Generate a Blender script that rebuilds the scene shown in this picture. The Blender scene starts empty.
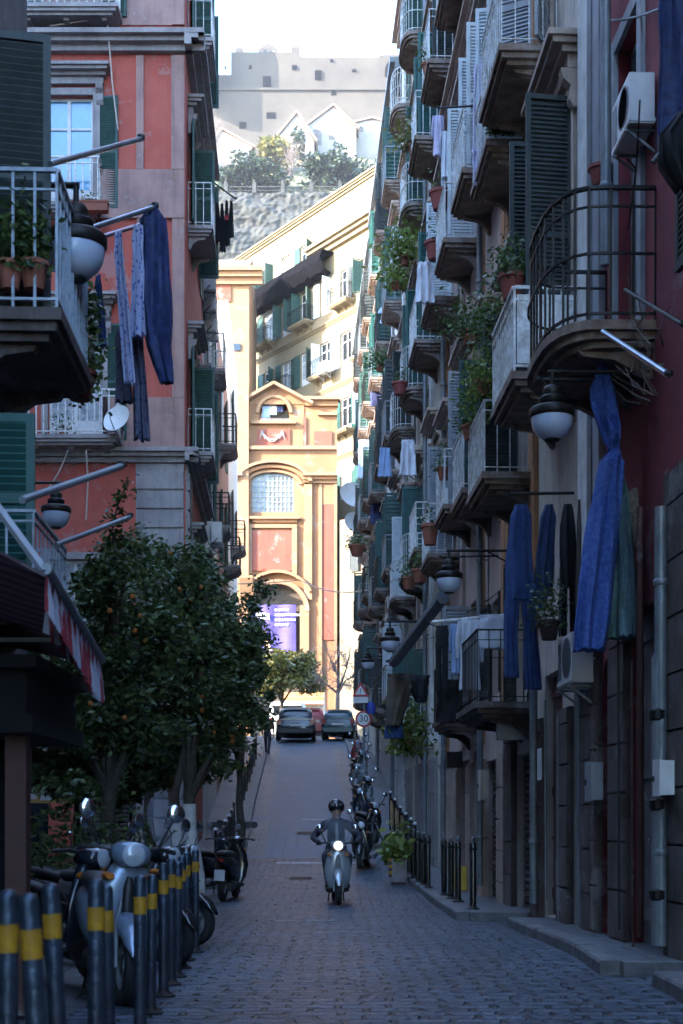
import bpy, bmesh, math, random
import numpy as np
from mathutils import Vector, Matrix, Euler
rnd = random.Random(7)
R = math.radians
SC = bpy.context.scene
COL = SC.collection
# ------------------------------------------------------------------ camera, world, sun, exposure
CAM_Z, HOR, F = 1.2, 822.0, 1400.0
cam_d = bpy.data.cameras.new('camera'); cam = bpy.data.objects.new('camera', cam_d); COL.objects.link(cam)
cam.location = (0, 0, CAM_Z); cam.rotation_euler = (R(90), 0, 0)
cam_d.sensor_fit = 'VERTICAL'; cam_d.sensor_height = 36.0; cam_d.lens = 36.0 * F / 1024
cam_d.shift_y = (HOR - 512) / 1024.0
cam_d.clip_start = 0.05; cam_d.clip_end = 8000
cam_d.dof.use_dof = True; cam_d.dof.focus_distance = 24.5; cam_d.dof.aperture_fstop = 3.2
SC.camera = cam
SUN_A, SUN_E = 61.0, 21.0          # sun behind the camera, to the left, low winter sun
w = bpy.data.worlds.new('World'); SC.world = w; w.use_nodes = True
nt = w.node_tree; bg = nt.nodes['Background']
sky = nt.nodes.new('ShaderNodeTexSky'); sky.sky_type = 'NISHITA'; sky.sun_disc = False
sky.sun_elevation = R(SUN_E); sky.sun_rotation = R(180 + SUN_A); sky.dust_density = .4; sky.air_density = 1.0; sky.ozone_density = 3.0
nt.links.new(sky.outputs[0], bg.inputs[0]); bg.inputs[1].default_value = 0.15
sl = bpy.data.lights.new('sun', 'SUN'); sl.energy = 2.0; sl.angle = R(0.5); sl.color = (1.0, .89, .77)
so = bpy.data.objects.new('sun', sl); COL.objects.link(so)
so.rotation_euler = Vector((-math.sin(R(SUN_A)) * math.cos(R(SUN_E)), -math.cos(R(SUN_A)) * math.cos(R(SUN_E)), math.sin(R(SUN_E)))).to_track_quat('Z', 'Y').to_euler()
SC.view_settings.view_transform = 'Standard'; SC.view_settings.look = 'None'
SC.view_settings.exposure = 3.85; SC.view_settings.gamma = 1.0
SC.render.engine = 'CYCLES'
SC.cycles.max_bounces = 6; SC.cycles.diffuse_bounces = 3; SC.cycles.glossy_bounces = 3; SC.cycles.use_denoising = True
SC.cycles.caustics_reflective = False; SC.cycles.caustics_refractive = False

def P(px, py, Y):                                  # a pixel at a distance becomes a point
    return Vector(((px - 341.5) / F * Y, Y, CAM_Z + (HOR - py) / F * Y))
GP = [(-80, .7), (0, 0), (25, -.23), (30, -.14), (35, .25), (45, 1.75), (61.7, 4.72), (66, 5.15), (80, 5.7), (120, 7.5), (160, 9), (400, 9)]
GYS = [g[0] for g in GP]; GZS = [g[1] for g in GP]
def gz(y):
    return sum(float(np.interp(y + d, GYS, GZS)) for d in (-1.5, -.75, 0, .75, 1.5)) / 5
def XR(y): return 3.45 - .038 * y
def XL(y): return -2.35 - .038 * y

# ------------------------------------------------------------------ materials
MATS = {}
def mat(name, c, rough=.7, metal=0., c2=None, sc=3., bump=0., bsc=30., streak=0., spec=None, stain=None):
    """procedural material: base colour blended by noise with c2, vertical streaks, dark stains, bump"""
    if name in MATS: return MATS[name]
    m = bpy.data.materials.new(name); m.use_nodes = True; n = m.node_tree; b = n.nodes['Principled BSDF']
    b.inputs['Roughness'].default_value = rough; b.inputs['Metallic'].default_value = metal
    if spec is not None: b.inputs['Specular IOR Level'].default_value = spec
    tc = n.nodes.new('ShaderNodeTexCoord'); L = n.links.new
    c2 = c2 or tuple(x * .82 for x in c)
    no = n.nodes.new('ShaderNodeTexNoise'); no.inputs['Scale'].default_value = sc; no.inputs['Detail'].default_value = 6; no.inputs['Roughness'].default_value = .65
    L(tc.outputs['Object'], no.inputs['Vector'])
    rp = n.nodes.new('ShaderNodeValToRGB'); rp.color_ramp.elements[0].position = .4; rp.color_ramp.elements[1].position = .62
    rp.color_ramp.elements[0].color = (*c, 1); rp.color_ramp.elements[1].color = (*c2, 1)
    L(no.outputs['Fac'], rp.inputs['Fac']); out = rp.outputs['Color']
    if streak:
        mp = n.nodes.new('ShaderNodeMapping'); mp.inputs['Scale'].default_value = (5, 5, .35); L(tc.outputs['Object'], mp.inputs['Vector'])
        n2 = n.nodes.new('ShaderNodeTexNoise'); n2.inputs['Scale'].default_value = 1.3; n2.inputs['Detail'].default_value = 8; n2.inputs['Roughness'].default_value = .7
        L(mp.outputs[0], n2.inputs['Vector'])
        r2 = n.nodes.new('ShaderNodeValToRGB'); r2.color_ramp.elements[0].position = .45; r2.color_ramp.elements[1].position = .68
        r2.color_ramp.elements[0].color = (0, 0, 0, 1); r2.color_ramp.elements[1].color = (streak, streak, streak, 1); L(n2.outputs['Fac'], r2.inputs['Fac'])
        mx = n.nodes.new('ShaderNodeMixRGB'); L(r2.outputs[0], mx.inputs[0]); L(out, mx.inputs[1]); mx.inputs[2].default_value = (*(stain or tuple(x * .45 for x in c)), 1); out = mx.outputs[0]
        n3 = n.nodes.new('ShaderNodeTexNoise'); n3.inputs['Scale'].default_value = .9; n3.inputs['Detail'].default_value = 10; n3.inputs['Roughness'].default_value = .75
        L(tc.outputs['Object'], n3.inputs['Vector'])
        r3 = n.nodes.new('ShaderNodeValToRGB'); r3.color_ramp.elements[0].position = .56; r3.color_ramp.elements[1].position = .6
        r3.color_ramp.elements[0].color = (0, 0, 0, 1); r3.color_ramp.elements[1].color = (streak * .8,) * 3 + (1,); L(n3.outputs['Fac'], r3.inputs['Fac'])
        m2 = n.nodes.new('ShaderNodeMixRGB'); L(r3.outputs[0], m2.inputs[0]); L(out, m2.inputs[1]); m2.inputs[2].default_value = (.36, .33, .31, 1) if max(c) < .5 else (*[x * .7 for x in c], 1); out = m2.outputs[0]
    L(out, b.inputs['Base Color'])
    if bump:
        nb = n.nodes.new('ShaderNodeTexNoise'); nb.inputs['Scale'].default_value = bsc; nb.inputs['Detail'].default_value = 5; L(tc.outputs['Object'], nb.inputs['Vector'])
        bu = n.nodes.new('ShaderNodeBump'); bu.inputs['Strength'].default_value = bump; bu.inputs['Distance'].default_value = .02
        L(nb.outputs['Fac'], bu.inputs['Height']); L(bu.outputs[0], b.inputs['Normal'])
    MATS[name] = m; return m
def brickmat(name, c, c2, mortar, bw, bh, rough, dist=.012, msize=.012, offx=.5, vec='Object', rot=0., rn=.0, hull=1., warp=.03):
    m = bpy.data.materials.new(name); m.use_nodes = True; n = m.node_tree; b = n.nodes['Principled BSDF']; L = n.links.new
    tc = n.nodes.new('ShaderNodeTexCoord'); mp = n.nodes.new('ShaderNodeMapping'); L(tc.outputs[vec], mp.inputs['Vector']); mp.inputs['Rotation'].default_value = rot if isinstance(rot, tuple) else (0, 0, rot)
    dn = n.nodes.new('ShaderNodeTexNoise'); dn.inputs['Scale'].default_value = 2.2; L(tc.outputs[vec], dn.inputs['Vector'])
    dm = n.nodes.new('ShaderNodeMixRGB'); dm.blend_type = 'LINEAR_LIGHT'; dm.inputs[0].default_value = warp; L(mp.outputs[0], dm.inputs[1]); L(dn.outputs['Color'], dm.inputs[2])
    br = n.nodes.new('ShaderNodeTexBrick'); L(dm.outputs[0], br.inputs['Vector']); br.inputs['Scale'].default_value = 1
    br.inputs['Brick Width'].default_value = bw; br.inputs['Row Height'].default_value = bh; br.inputs['Mortar Size'].default_value = msize; br.inputs['Mortar Smooth'].default_value = .5
    br.inputs['Color1'].default_value = (*c, 1); br.inputs['Color2'].default_value = (*c2, 1); br.inputs['Mortar'].default_value = (*mortar, 1); br.offset = offx
    no = n.nodes.new('ShaderNodeTexNoise'); no.inputs['Scale'].default_value = 1.1; no.inputs['Detail'].default_value = 9; no.inputs['Roughness'].default_value = .7; L(tc.outputs[vec], no.inputs['Vector'])
    mx = n.nodes.new('ShaderNodeMixRGB'); mx.blend_type = 'MULTIPLY'; mx.inputs[0].default_value = .8; L(br.outputs['Color'], mx.inputs[1])
    rp = n.nodes.new('ShaderNodeValToRGB'); rp.color_ramp.elements[0].position = .3; rp.color_ramp.elements[1].position = .7; rp.color_ramp.elements[0].color = (.45, .45, .45, 1); rp.color_ramp.elements[1].color = (1.3, 1.3, 1.3, 1)
    L(no.outputs['Fac'], rp.inputs['Fac']); L(rp.outputs[0], mx.inputs[2]); L(mx.outputs[0], b.inputs['Base Color'])
    ro = n.nodes.new('ShaderNodeMapRange'); ro.inputs[3].default_value = max(.05, rough - .18); ro.inputs[4].default_value = min(1, rough + .2); L(no.outputs['Fac'], ro.inputs[0]); L(ro.outputs[0], b.inputs['Roughness'])
    n2 = n.nodes.new('ShaderNodeTexNoise'); n2.inputs['Scale'].default_value = 14; n2.inputs['Detail'].default_value = 4; L(tc.outputs[vec], n2.inputs['Vector'])
    sub = n.nodes.new('ShaderNodeMath'); sub.operation = 'MULTIPLY_ADD'; L(br.outputs['Fac'], sub.inputs[0]); sub.inputs[1].default_value = -1.; L(n2.outputs['Fac'], sub.inputs[2])
    bu = n.nodes.new('ShaderNodeBump'); bu.inputs['Strength'].default_value = hull; bu.inputs['Distance'].default_value = dist; L(sub.outputs[0], bu.inputs['Height']); L(bu.outputs[0], b.inputs['Normal'])
    MATS[name] = m; return m
def emis(name, c, s):
    m = bpy.data.materials.new(name); m.use_nodes = True; b = m.node_tree.nodes['Principled BSDF']
    b.inputs['Base Color'].default_value = (*c, 1); b.inputs['Emission Color'].default_value = (*c, 1); b.inputs['Emission Strength'].default_value = s; MATS[name] = m; return m
def foliage(name, c, c2, tr=.25):
    m = bpy.data.materials.new(name); m.use_nodes = True; n = m.node_tree; b = n.nodes['Principled BSDF']; L = n.links.new
    g = n.nodes.new('ShaderNodeNewGeometry'); rp = n.nodes.new('ShaderNodeValToRGB'); rp.color_ramp.elements[0].color = (*c, 1); rp.color_ramp.elements[1].color = (*c2, 1)
    L(g.outputs['Random Per Island'], rp.inputs['Fac']); L(rp.outputs[0], b.inputs['Base Color']); b.inputs['Roughness'].default_value = .45
    t = n.nodes.new('ShaderNodeBsdfTranslucent'); L(rp.outputs[0], t.inputs['Color']); ad = n.nodes.new('ShaderNodeMixShader'); ad.inputs[0].default_value = tr
    L(b.outputs[0], ad.inputs[1]); L(t.outputs[0], ad.inputs[2]); L(ad.outputs[0], n.nodes['Material Output'].inputs['Surface']); MATS[name] = m; return m
def dots(name, c, c2, sc, kind='VORONOI'):
    m = bpy.data.materials.new(name); m.use_nodes = True; n = m.node_tree; b = n.nodes['Principled BSDF']; L = n.links.new; b.inputs['Roughness'].default_value = .85
    tc = n.nodes.new('ShaderNodeTexCoord')
    if kind == 'VORONOI':
        v = n.nodes.new('ShaderNodeTexVoronoi'); v.inputs['Scale'].default_value = sc; L(tc.outputs['Object'], v.inputs['Vector']); o = v.outputs['Distance']; a, z = .25, .34
    else:
        v = n.nodes.new('ShaderNodeTexWave'); v.inputs['Scale'].default_value = sc; v.bands_direction = kind; L(tc.outputs['Object'], v.inputs['Vector']); o = v.outputs['Fac']; a, z = .48, .52
    rp = n.nodes.new('ShaderNodeValToRGB'); rp.color_ramp.elements[0].position = a; rp.color_ramp.elements[1].position = z; rp.color_ramp.elements[0].color = (*c, 1); rp.color_ramp.elements[1].color = (*c2, 1)
    L(o, rp.inputs['Fac']); L(rp.outputs[0], b.inputs['Base Color']); MATS[name] = m; return m

M = MATS
mat('crimson', (.27, .04, .05), .85, c2=(.19, .03, .04), streak=.4, bump=.3, stain=(.07, .03, .035))
mat('coral', (.47, .108, .072), .85, c2=(.42, .075, .05), sc=.9, streak=.45, bump=.3, stain=(.24, .08, .06))
mat('pinkstone', (.4, .235, .2), .85, c2=(.3, .18, .16), sc=1.5, streak=.6, bump=.4)
mat('cream', (.6, .52, .44), .85, c2=(.5, .42, .35), streak=.6, bump=.25)
mat('pinkish', (.6, .46, .4), .85, c2=(.5, .4, .36), streak=.6, bump=.25)
mat('paleyellow', (.66, .61, .48), .85, c2=(.58, .54, .44), streak=.6, bump=.25)
mat('palegrey', (.66, .66, .64), .85, c2=(.56, .56, .54), streak=.7, bump=.25)
mat('whiteplaster', (.74, .73, .7), .85, c2=(.55, .53, .48), streak=.5, bump=.2)
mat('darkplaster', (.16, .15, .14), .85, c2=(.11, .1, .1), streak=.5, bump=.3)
mat('ochrepil', (.5, .25, .12), .8, c2=(.42, .22, .11), streak=.5, bump=.2)
mat('stone', (.3, .28, .26), .85, c2=(.22, .2, .19), sc=2, streak=.6, bump=.5)
mat('greystone', (.34, .31, .3), .85, c2=(.25, .22, .22), sc=1.5, streak=.6, bump=.4)
mat('darkstone', (.085, .06, .05), .85, c2=(.15, .12, .11), sc=2, streak=.5, bump=.7, bsc=12)
mat('slab', (.27, .19, .145), .9, c2=(.14, .095, .07), sc=4, streak=.6, bump=.4)
mat('moulding', (.5, .39, .32), .85, c2=(.36, .27, .22), sc=2, streak=.6, bump=.3)
mat('greenshut', (.03, .085, .07), .6, c2=(.02, .06, .05), sc=5)
mat('darkshut', (.018, .026, .026), .6, c2=(.03, .04, .036), sc=5)
mat('tealshut', (.012, .085, .075), .55, c2=(.01, .065, .056), sc=4)
mat('whiteshut', (.55, .6, .62), .55, c2=(.45, .5, .52), sc=4)
mat('greypaint', (.3, .33, .36), .5, c2=(.24, .26, .28), sc=4, streak=.4)
mat('whiteframe', (.68, .68, .66), .5, c2=(.55, .55, .54))
mat('brownframe', (.12, .06, .035), .6)
mat('pane_dark', (.015, .02, .025), .06, spec=.8, c2=(.012, .015, .018))
mat('pane_curtain', (.42, .44, .45), .35, c2=(.2, .22, .24), sc=6)
mat('iron', (.015, .016, .018), .5, metal=.6, c2=(.03, .025, .02))
mat('whiterail', (.74, .75, .74), .5, c2=(.45, .42, .38), sc=9)
mat('greyrail', (.22, .25, .28), .45, metal=.3, c2=(.15, .15, .16))
mat('steel', (.35, .38, .42), .3, metal=.85, c2=(.25, .26, .28))
mat('zinc', (.22, .25, .27), .5, metal=.4, c2=(.16, .17, .18), streak=.4)
mat('terracotta', (.3, .1, .06), .8, c2=(.24, .08, .05), bump=.2)
mat('redpot', (.25, .06, .05), .8)
mat('rooftile', (.3, .2, .15), .85, c2=(.2, .15, .12), sc=6, bump=.6)
mat('orange', (.26, .13, .06), .85, c2=(.22, .105, .046), sc=.5, streak=.3, bump=.2, stain=(.17, .09, .05))
mat('orangelight', (.27, .155, .08), .85, c2=(.235, .13, .065), sc=.7, streak=.25, bump=.2, stain=(.2, .12, .07))
mat('terrapanel', (.22, .06, .036), .85, c2=(.18, .048, .03), sc=.8, streak=.3, stain=(.3, .09, .05))
mat('yellowwall', (.215, .175, .105), .85, c2=(.19, .15, .088), sc=.4, streak=.2, bump=.1, stain=(.45, .36, .24))
mat('pinkwall', (.27, .15, .12), .85, c2=(.24, .13, .1), sc=.4, streak=.2)
mat('castlestone', (.07, .06, .048), .9, c2=(.048, .042, .035), sc=.09, bump=.5, bsc=.6)
mat('rock', (.05, .053, .048), .95, c2=(.022, .024, .024), sc=.6, bump=.8, bsc=3)
mat('farwhite', (.27, .26, .24), .85, c2=(.22, .205, .19), sc=.2)
mat('hillsoil', (.1, .12, .06), .95, c2=(.18, .16, .11), sc=.05)
mat('rubber', (.012, .012, .013), .8, c2=(.02, .02, .02))
mat('blackplastic', (.015, .015, .017), .45, c2=(.022, .022, .024))
mat('blackpaint', (.012, .013, .016), .18, c2=(.016, .017, .02), spec=.7)
mat('navypaint', (.015, .02, .035), .2, c2=(.02, .026, .04), spec=.7)
mat('tealpaint', (.02, .06, .075), .25, c2=(.026, .07, .08), spec=.7)
mat('redpaint', (.25, .02, .02), .3)
mat('silverpaint', (.42, .46, .5), .25, metal=.5, c2=(.36, .4, .44))
mat('silverblue', (.25, .32, .42), .28, metal=.4, c2=(.2, .27, .36))
mat('chrome', (.6, .62, .65), .12, metal=1., c2=(.5, .52, .55))
mat('whitepaint', (.72, .72, .7), .4, c2=(.6, .6, .58))
mat('platewhite', (.65, .66, .66), .5)
mat('redlamp', (.3, .01, .01), .25)
mat('amber', (.5, .16, .02), .3)
mat('leatherseat', (.02, .018, .018), .55)
mat('skin', (.4, .22, .16), .6)
mat('jacket', (.014, .015, .026), .75, c2=(.026, .027, .04), sc=14, bump=1., bsc=14)
mat('trousers', (.025, .028, .045), .85)
mat('denim', (.016, .042, .14), .9, c2=(.03, .068, .2), sc=9, bump=.8, bsc=22)
mat('denimdark', (.02, .04, .11), .9, c2=(.03, .055, .14), sc=5)
mat('bluecloth', (.035, .08, .3), .85, c2=(.08, .15, .42), sc=22, bump=.9, bsc=18)
mat('navycloth', (.01, .018, .07), .7, c2=(.02, .035, .12), sc=14, bump=1., bsc=12)
mat('tealcloth', (.1, .17, .19), .9, c2=(.14, .22, .24), sc=18, bump=.8, bsc=18)
mat('greencloth', (.06, .11, .1), .9, c2=(.1, .17, .15), sc=6)
mat('blackcloth', (.01, .01, .013), .9)
mat('whitecloth', (.62, .63, .68), .9, c2=(.5, .52, .58), sc=3)
mat('lavender', (.5, .46, .6), .9, c2=(.4, .38, .52), sc=9)
mat('pinkcloth', (.6, .42, .46), .9)
mat('paleblue', (.32, .45, .7), .9)
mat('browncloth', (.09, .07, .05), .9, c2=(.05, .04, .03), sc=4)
mat('redcloth', (.35, .03, .03), .9)
mat('bluebag', (.02, .05, .35), .5)
mat('wicker', (.22, .17, .12), .8, c2=(.1, .08, .06), sc=30, bump=.8)
mat('bark', (.08, .06, .045), .95, c2=(.05, .04, .03), sc=8, bump=.8)
mat('barkpale', (.2, .16, .14), .95, c2=(.13, .1, .1), sc=6, bump=.5)
mat('limewash', (.6, .58, .54), .9, c2=(.45, .43, .4), sc=8)
mat('fruitorange', (.42, .12, .015), .5)
mat('greenplastic', (.02, .28, .12), .4)
mat('bollard_steel', (.06, .09, .13), .36, metal=.55, c2=(.04, .058, .08), sc=9, streak=.55, bump=.35, bsc=40, stain=(.09, .05, .03))
mat('bandyellow', (.55, .27, .012), .6, c2=(.33, .16, .012), sc=14)
mat('signwhite', (.75, .75, .75), .4)
mat('signred', (.5, .02, .03), .4)
mat('signblack', (.01, .01, .01), .5)
mat('banner', (.07, .05, .22), .7, c2=(.09, .065, .26), sc=.6)
mat('purplewhite', (.6, .58, .7), .7)
mat('wood_red', (.1, .035, .025), .6, c2=(.07, .025, .02), sc=2, streak=.5)
mat('woodgrey', (.19, .165, .17), .8, c2=(.13, .11, .115), sc=3, streak=.7)
mat('greywood', (.25, .26, .3), .7, c2=(.19, .2, .23), sc=3, streak=.6)
mat('rollgate', (.1, .085, .075), .6, c2=(.07, .06, .055), sc=3, streak=.5)
mat('posteryellow', (.55, .33, .08), .7, c2=(.5, .26, .05))
mat('net', (.008, .008, .01), 1., spec=0.)
mat('void', (.004, .004, .005), 1., spec=0.)  # near-black colour standing for shade inside the castle openings
mat('glassclear', (.5, .55, .6), .1)
mat('lampglass', (.5, .56, .68), .25, c2=(.44, .5, .62), sc=2)
mat('yellowcase', (.6, .42, .05), .5)
mat('kerbstone', (.17, .165, .165), .7, c2=(.1, .1, .1), sc=5, bump=.5)
dots('scarf', (.05, .07, .3), (.42, .45, .62), 22)
dots('scarfdark', (.02, .025, .07), (.1, .1, .16), 20)
dots('awnstripe', (.3, .04, .05), (.45, .45, .52), 2.4, 'Y')
dots('awningdark', (.16, .11, .12), (.24, .19, .2), 1.6, 'Y')
dots('redwhite', (.5, .03, .03), (.7, .7, .7), 7, 'Z')
foliage('leaf_dark', (.012, .032, .012), (.1, .14, .035))
foliage('leaf_mid', (.025, .06, .018), (.12, .17, .045))
foliage('leaf_light', (.1, .16, .03), (.22, .26, .05))
foliage('leaf_far', (.018, .035, .02), (.045, .07, .035), .1)
foliage('leaf_yellow', (.1, .1, .025), (.2, .18, .04))
mat('railblue', (.34, .39, .45), .45, metal=.2, c2=(.22, .25, .28), sc=9)
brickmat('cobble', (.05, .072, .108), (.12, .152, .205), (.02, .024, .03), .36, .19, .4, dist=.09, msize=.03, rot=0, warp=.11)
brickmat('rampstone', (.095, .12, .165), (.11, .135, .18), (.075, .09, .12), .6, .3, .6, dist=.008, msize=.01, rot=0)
brickmat('flag', (.1, .105, .12), (.135, .14, .15), (.04, .04, .04), .9, .45, .55, dist=.012, msize=.015)
brickmat('piazzapave', (.07, .072, .078), (.1, .1, .105), (.02, .02, .02), .5, .5, .55, dist=.015, msize=.015)
brickmat('fortblocks', (.14, .134, .125), (.125, .12, .112), (.1, .096, .09), 3, 1.2, .9, dist=.05, msize=.08, rot=(R(90), 0, 0))
_m = M['awningdark']; _n = _m.node_tree; _t = _n.nodes.new('ShaderNodeBsdfTranslucent'); _x = _n.nodes.new('ShaderNodeMixShader'); _x.inputs[0].default_value = .55
_b = _n.nodes['Principled BSDF']; _n.links.new(_b.inputs['Base Color'].links[0].from_socket, _t.inputs['Color']); _n.links.new(_b.outputs[0], _x.inputs[1]); _n.links.new(_t.outputs[0], _x.inputs[2]); _n.links.new(_x.outputs[0], _n.nodes['Material Output'].inputs['Surface'])
# lamp glass lets a little light through
_b = M['lampglass'].node_tree.nodes['Principled BSDF']; _b.inputs['Subsurface Weight'].default_value = .3
_b = M['glassclear'].node_tree.nodes['Principled BSDF']; _b.inputs['Transmission Weight'].default_value = .85; _b.inputs['IOR'].default_value = 1.1
def alpha(name, a):
    m = M[name]; m.node_tree.nodes['Principled BSDF'].inputs['Alpha'].default_value = a

# ------------------------------------------------------------------ mesh helpers
class MB:
    def __init__(s): s.v = []; s.f = []
    def add(s, vs, fs):
        o = len(s.v); s.v += [tuple(p) for p in vs]; s.f += [tuple(i + o for i in f) for f in fs]; return s
    def box(s, x0, x1, y0, y1, z0, z1):
        return s.add([(x0, y0, z0), (x1, y0, z0), (x1, y1, z0), (x0, y1, z0), (x0, y0, z1), (x1, y0, z1), (x1, y1, z1), (x0, y1, z1)],
                     [(0, 3, 2, 1), (4, 5, 6, 7), (0, 1, 5, 4), (1, 2, 6, 5), (2, 3, 7, 6), (3, 0, 4, 7)])
    def bar(s, p, q, a, b=None, up=(0, 0, 1)):
        p = Vector(p); q = Vector(q); b = b or a; d = (q - p).normalized(); u = Vector(up)
        if abs(d.dot(u)) > .98: u = Vector((0, 1, 0))
        x = d.cross(u).normalized() * a / 2; y = x.cross(d).normalized() * b / 2
        return s.add([p - x - y, p + x - y, p + x + y, p - x + y, q - x - y, q + x - y, q + x + y, q - x + y],
                     [(0, 3, 2, 1), (4, 5, 6, 7), (0, 1, 5, 4), (1, 2, 6, 5), (2, 3, 7, 6), (3, 0, 4, 7)])
    def tube(s, pts, r, n=8):
        pts = [Vector(p) for p in pts]; rs = r if isinstance(r, (list, tuple)) else [r] * len(pts); vs = []; px = None
        for i, p in enumerate(pts):
            d = (pts[min(i + 1, len(pts) - 1)] - pts[max(i - 1, 0)]).normalized()
            if px is None or abs(px.dot(d)) > .95: px = d.cross(Vector((.3, .2, 1)) if abs(d.z) < .9 else Vector((0, 1, 0))).normalized()
            px = (px - d * px.dot(d)).normalized(); py = d.cross(px)
            for k in range(n):
                a = 2 * math.pi * k / n; vs.append(p + (px * math.cos(a) + py * math.sin(a)) * rs[i])
        fs = [(i * n + k, i * n + (k + 1) % n, (i + 1) * n + (k + 1) % n, (i + 1) * n + k) for i in range(len(pts) - 1) for k in range(n)]
        fs += [tuple(range(n - 1, -1, -1)), tuple((len(pts) - 1) * n + k for k in range(n))]
        return s.add(vs, fs)
    def lathe(s, prof, c=(0, 0, 0), n=20, axis='Z'):
        vs = []; m = len(prof)
        for k in range(n):
            a = 2 * math.pi * k / n
            for r, z in prof:
                x, y = r * math.cos(a), r * math.sin(a)
                v = (x, y, z) if axis == 'Z' else ((z, x, y) if axis == 'X' else (x, z, y)); vs.append((v[0] + c[0], v[1] + c[1], v[2] + c[2]))
        fs = [(k * m + i, ((k + 1) % n) * m + i, ((k + 1) % n) * m + i + 1, k * m + i + 1) for k in range(n) for i in range(m - 1)]
        ring = tuple(prof[0]) == tuple(prof[-1])
        if prof[0][0] > 1e-5 and not ring: fs.append(tuple(k * m for k in range(n - 1, -1, -1)))
        if prof[-1][0] > 1e-5 and not ring: fs.append(tuple(k * m + m - 1 for k in range(n)))
        return s.add(vs, fs)
    def prism(s, poly, z0, z1):                       # polygon in xy, extruded along z
        n = len(poly); vs = [(x, y, z0) for x, y in poly] + [(x, y, z1) for x, y in poly]
        return s.add(vs, [tuple(range(n - 1, -1, -1)), tuple(range(n, 2 * n))] + [(i, (i + 1) % n, n + (i + 1) % n, n + i) for i in range(n)])
    def prismy(s, poly, y0, y1):                      # polygon in xz, extruded along y
        n = len(poly); vs = [(x, y0, z) for x, z in poly] + [(x, y1, z) for x, z in poly]
        return s.add(vs, [tuple(range(n)), tuple(range(2 * n - 1, n - 1, -1))] + [(i, n + i, n + (i + 1) % n, (i + 1) % n) for i in range(n)])
    def prismx(s, poly, x0, x1):                      # polygon in yz, extruded along x
        n = len(poly); vs = [(x0, y, z) for y, z in poly] + [(x1, y, z) for y, z in poly]
        return s.add(vs, [tuple(range(n)), tuple(range(2 * n - 1, n - 1, -1))] + [(i, n + i, n + (i + 1) % n, (i + 1) % n) for i in range(n)])
    def loft(s, rings, n=16, cap=True, ax='Y', pw=2.):
        """rings: (pos, cx, cz, hx, hz) superellipses stacked along an axis"""
        vs = []
        for q in rings:
            p, cx, cz, hx, hz = q[:5]; e = q[5] if len(q) > 5 else pw
            for k in range(n):
                t = 2 * math.pi * k / n; c, d = math.cos(t), math.sin(t)
                a = cx + hx * math.copysign(abs(c) ** (2 / e), c); b = cz + hz * math.copysign(abs(d) ** (2 / e), d)
                vs.append((a, p, b) if ax == 'Y' else ((a, b, p) if ax == 'Z' else (p, a, b)))
        m = len(rings); fs = [(i * n + k, i * n + (k + 1) % n, (i + 1) * n + (k + 1) % n, (i + 1) * n + k) for i in range(m - 1) for k in range(n)]
        if cap: fs += [tuple(range(n - 1, -1, -1)), tuple((m - 1) * n + k for k in range(n))]
        return s.add(vs, fs)
    def cloth(s, levels, n=36, amp=.02, k=5, seed=0):
        """soft hanging tube of cloth: levels (z, cx, cy, halfwidth, halfthick)"""
        r_ = random.Random(seed); ph = r_.random() * 6; vs = []; m = len(levels)
        for i, (z, cx, cy, hw, ht) in enumerate(levels):
            f = min(1, .25 + i / max(1, m * .5)); q1, q2 = .5 * math.sin(i * .37 + ph * 3), .5 * math.sin(i * .23 + ph * 5)
            for j in range(n):
                t = 2 * math.pi * j / n; c, d = math.cos(t), math.sin(t)
                w_ = amp * f * (math.sin(k * c * 1.5 + ph + q1 * 2 + i * .05) * (1 + q2) + .35 * math.sin(k * 2.3 * c * (1 + .2 * q1) + 2 * ph + i * .3) + .45 * math.sin(i * .9 + c * 3 + ph) + .3 * math.sin(i * 1.7 - c * 5))
                vs.append((cx + hw * c * (1 + .04 * math.sin(i * 1.3 + ph)), cy + ht * d + w_, z + .012 * math.sin(j * 1.7 + i) * (1 if i in (0, m - 1) else 0)))
        fs = [(i * n + q, (i + 1) * n + q, (i + 1) * n + (q + 1) % n, i * n + (q + 1) % n) for i in range(m - 1) for q in range(n)]
        fs += [tuple(range(n)), tuple((m - 1) * n + q for q in range(n - 1, -1, -1))]
        return s.add(vs, fs)
    def mesh(s, name, m, smooth=False):
        me = bpy.data.meshes.new(name); me.from_pydata(s.v, [], s.f); me.update()
        bm = bmesh.new(); bm.from_mesh(me); bmesh.ops.recalc_face_normals(bm, faces=bm.faces); bm.to_mesh(me); bm.free()
        if m: me.materials.append(m if not isinstance(m, str) else MATS[m])
        if smooth:
            me.polygons.foreach_set('use_smooth', [True] * len(me.polygons))
            try: me.set_sharp_from_angle(angle=R(45))
            except Exception: pass
        return me
    def build(s, name, m, parent=None, smooth=False, loc=(0, 0, 0), rz=0):
        return put(name, s.mesh(name, m, smooth), parent, loc, rz)
def put(name, me, parent=None, loc=(0, 0, 0), rz=0):
    o = bpy.data.objects.new(name, me); COL.objects.link(o); o.location = loc; o.rotation_euler = (0, 0, rz)
    if parent: o.parent = parent
    return o
CACHE = {}
def cached(key, fn):
    if key not in CACHE: CACHE[key] = fn()
    return CACHE[key]
def remat(key, me, m):
    k = ('rm', key, m)
    if k not in CACHE:
        c = me.copy(); c.materials.clear(); c.materials.append(MATS[m]); CACHE[k] = c
    return CACHE[k]
def thing(name, label, cat, loc=(0, 0, 0), rz=0, group=None):
    o = bpy.data.objects.new(name, None); COL.objects.link(o); o.location = loc; o.rotation_euler = (0, 0, rz); o.empty_display_size = .2
    return tag(o, label, cat, group)
def tag(o, label, cat, group=None, kind=None):
    o['label'] = label; o['category'] = cat
    if group: o['group'] = group
    if kind: o['kind'] = kind
    return o
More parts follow.
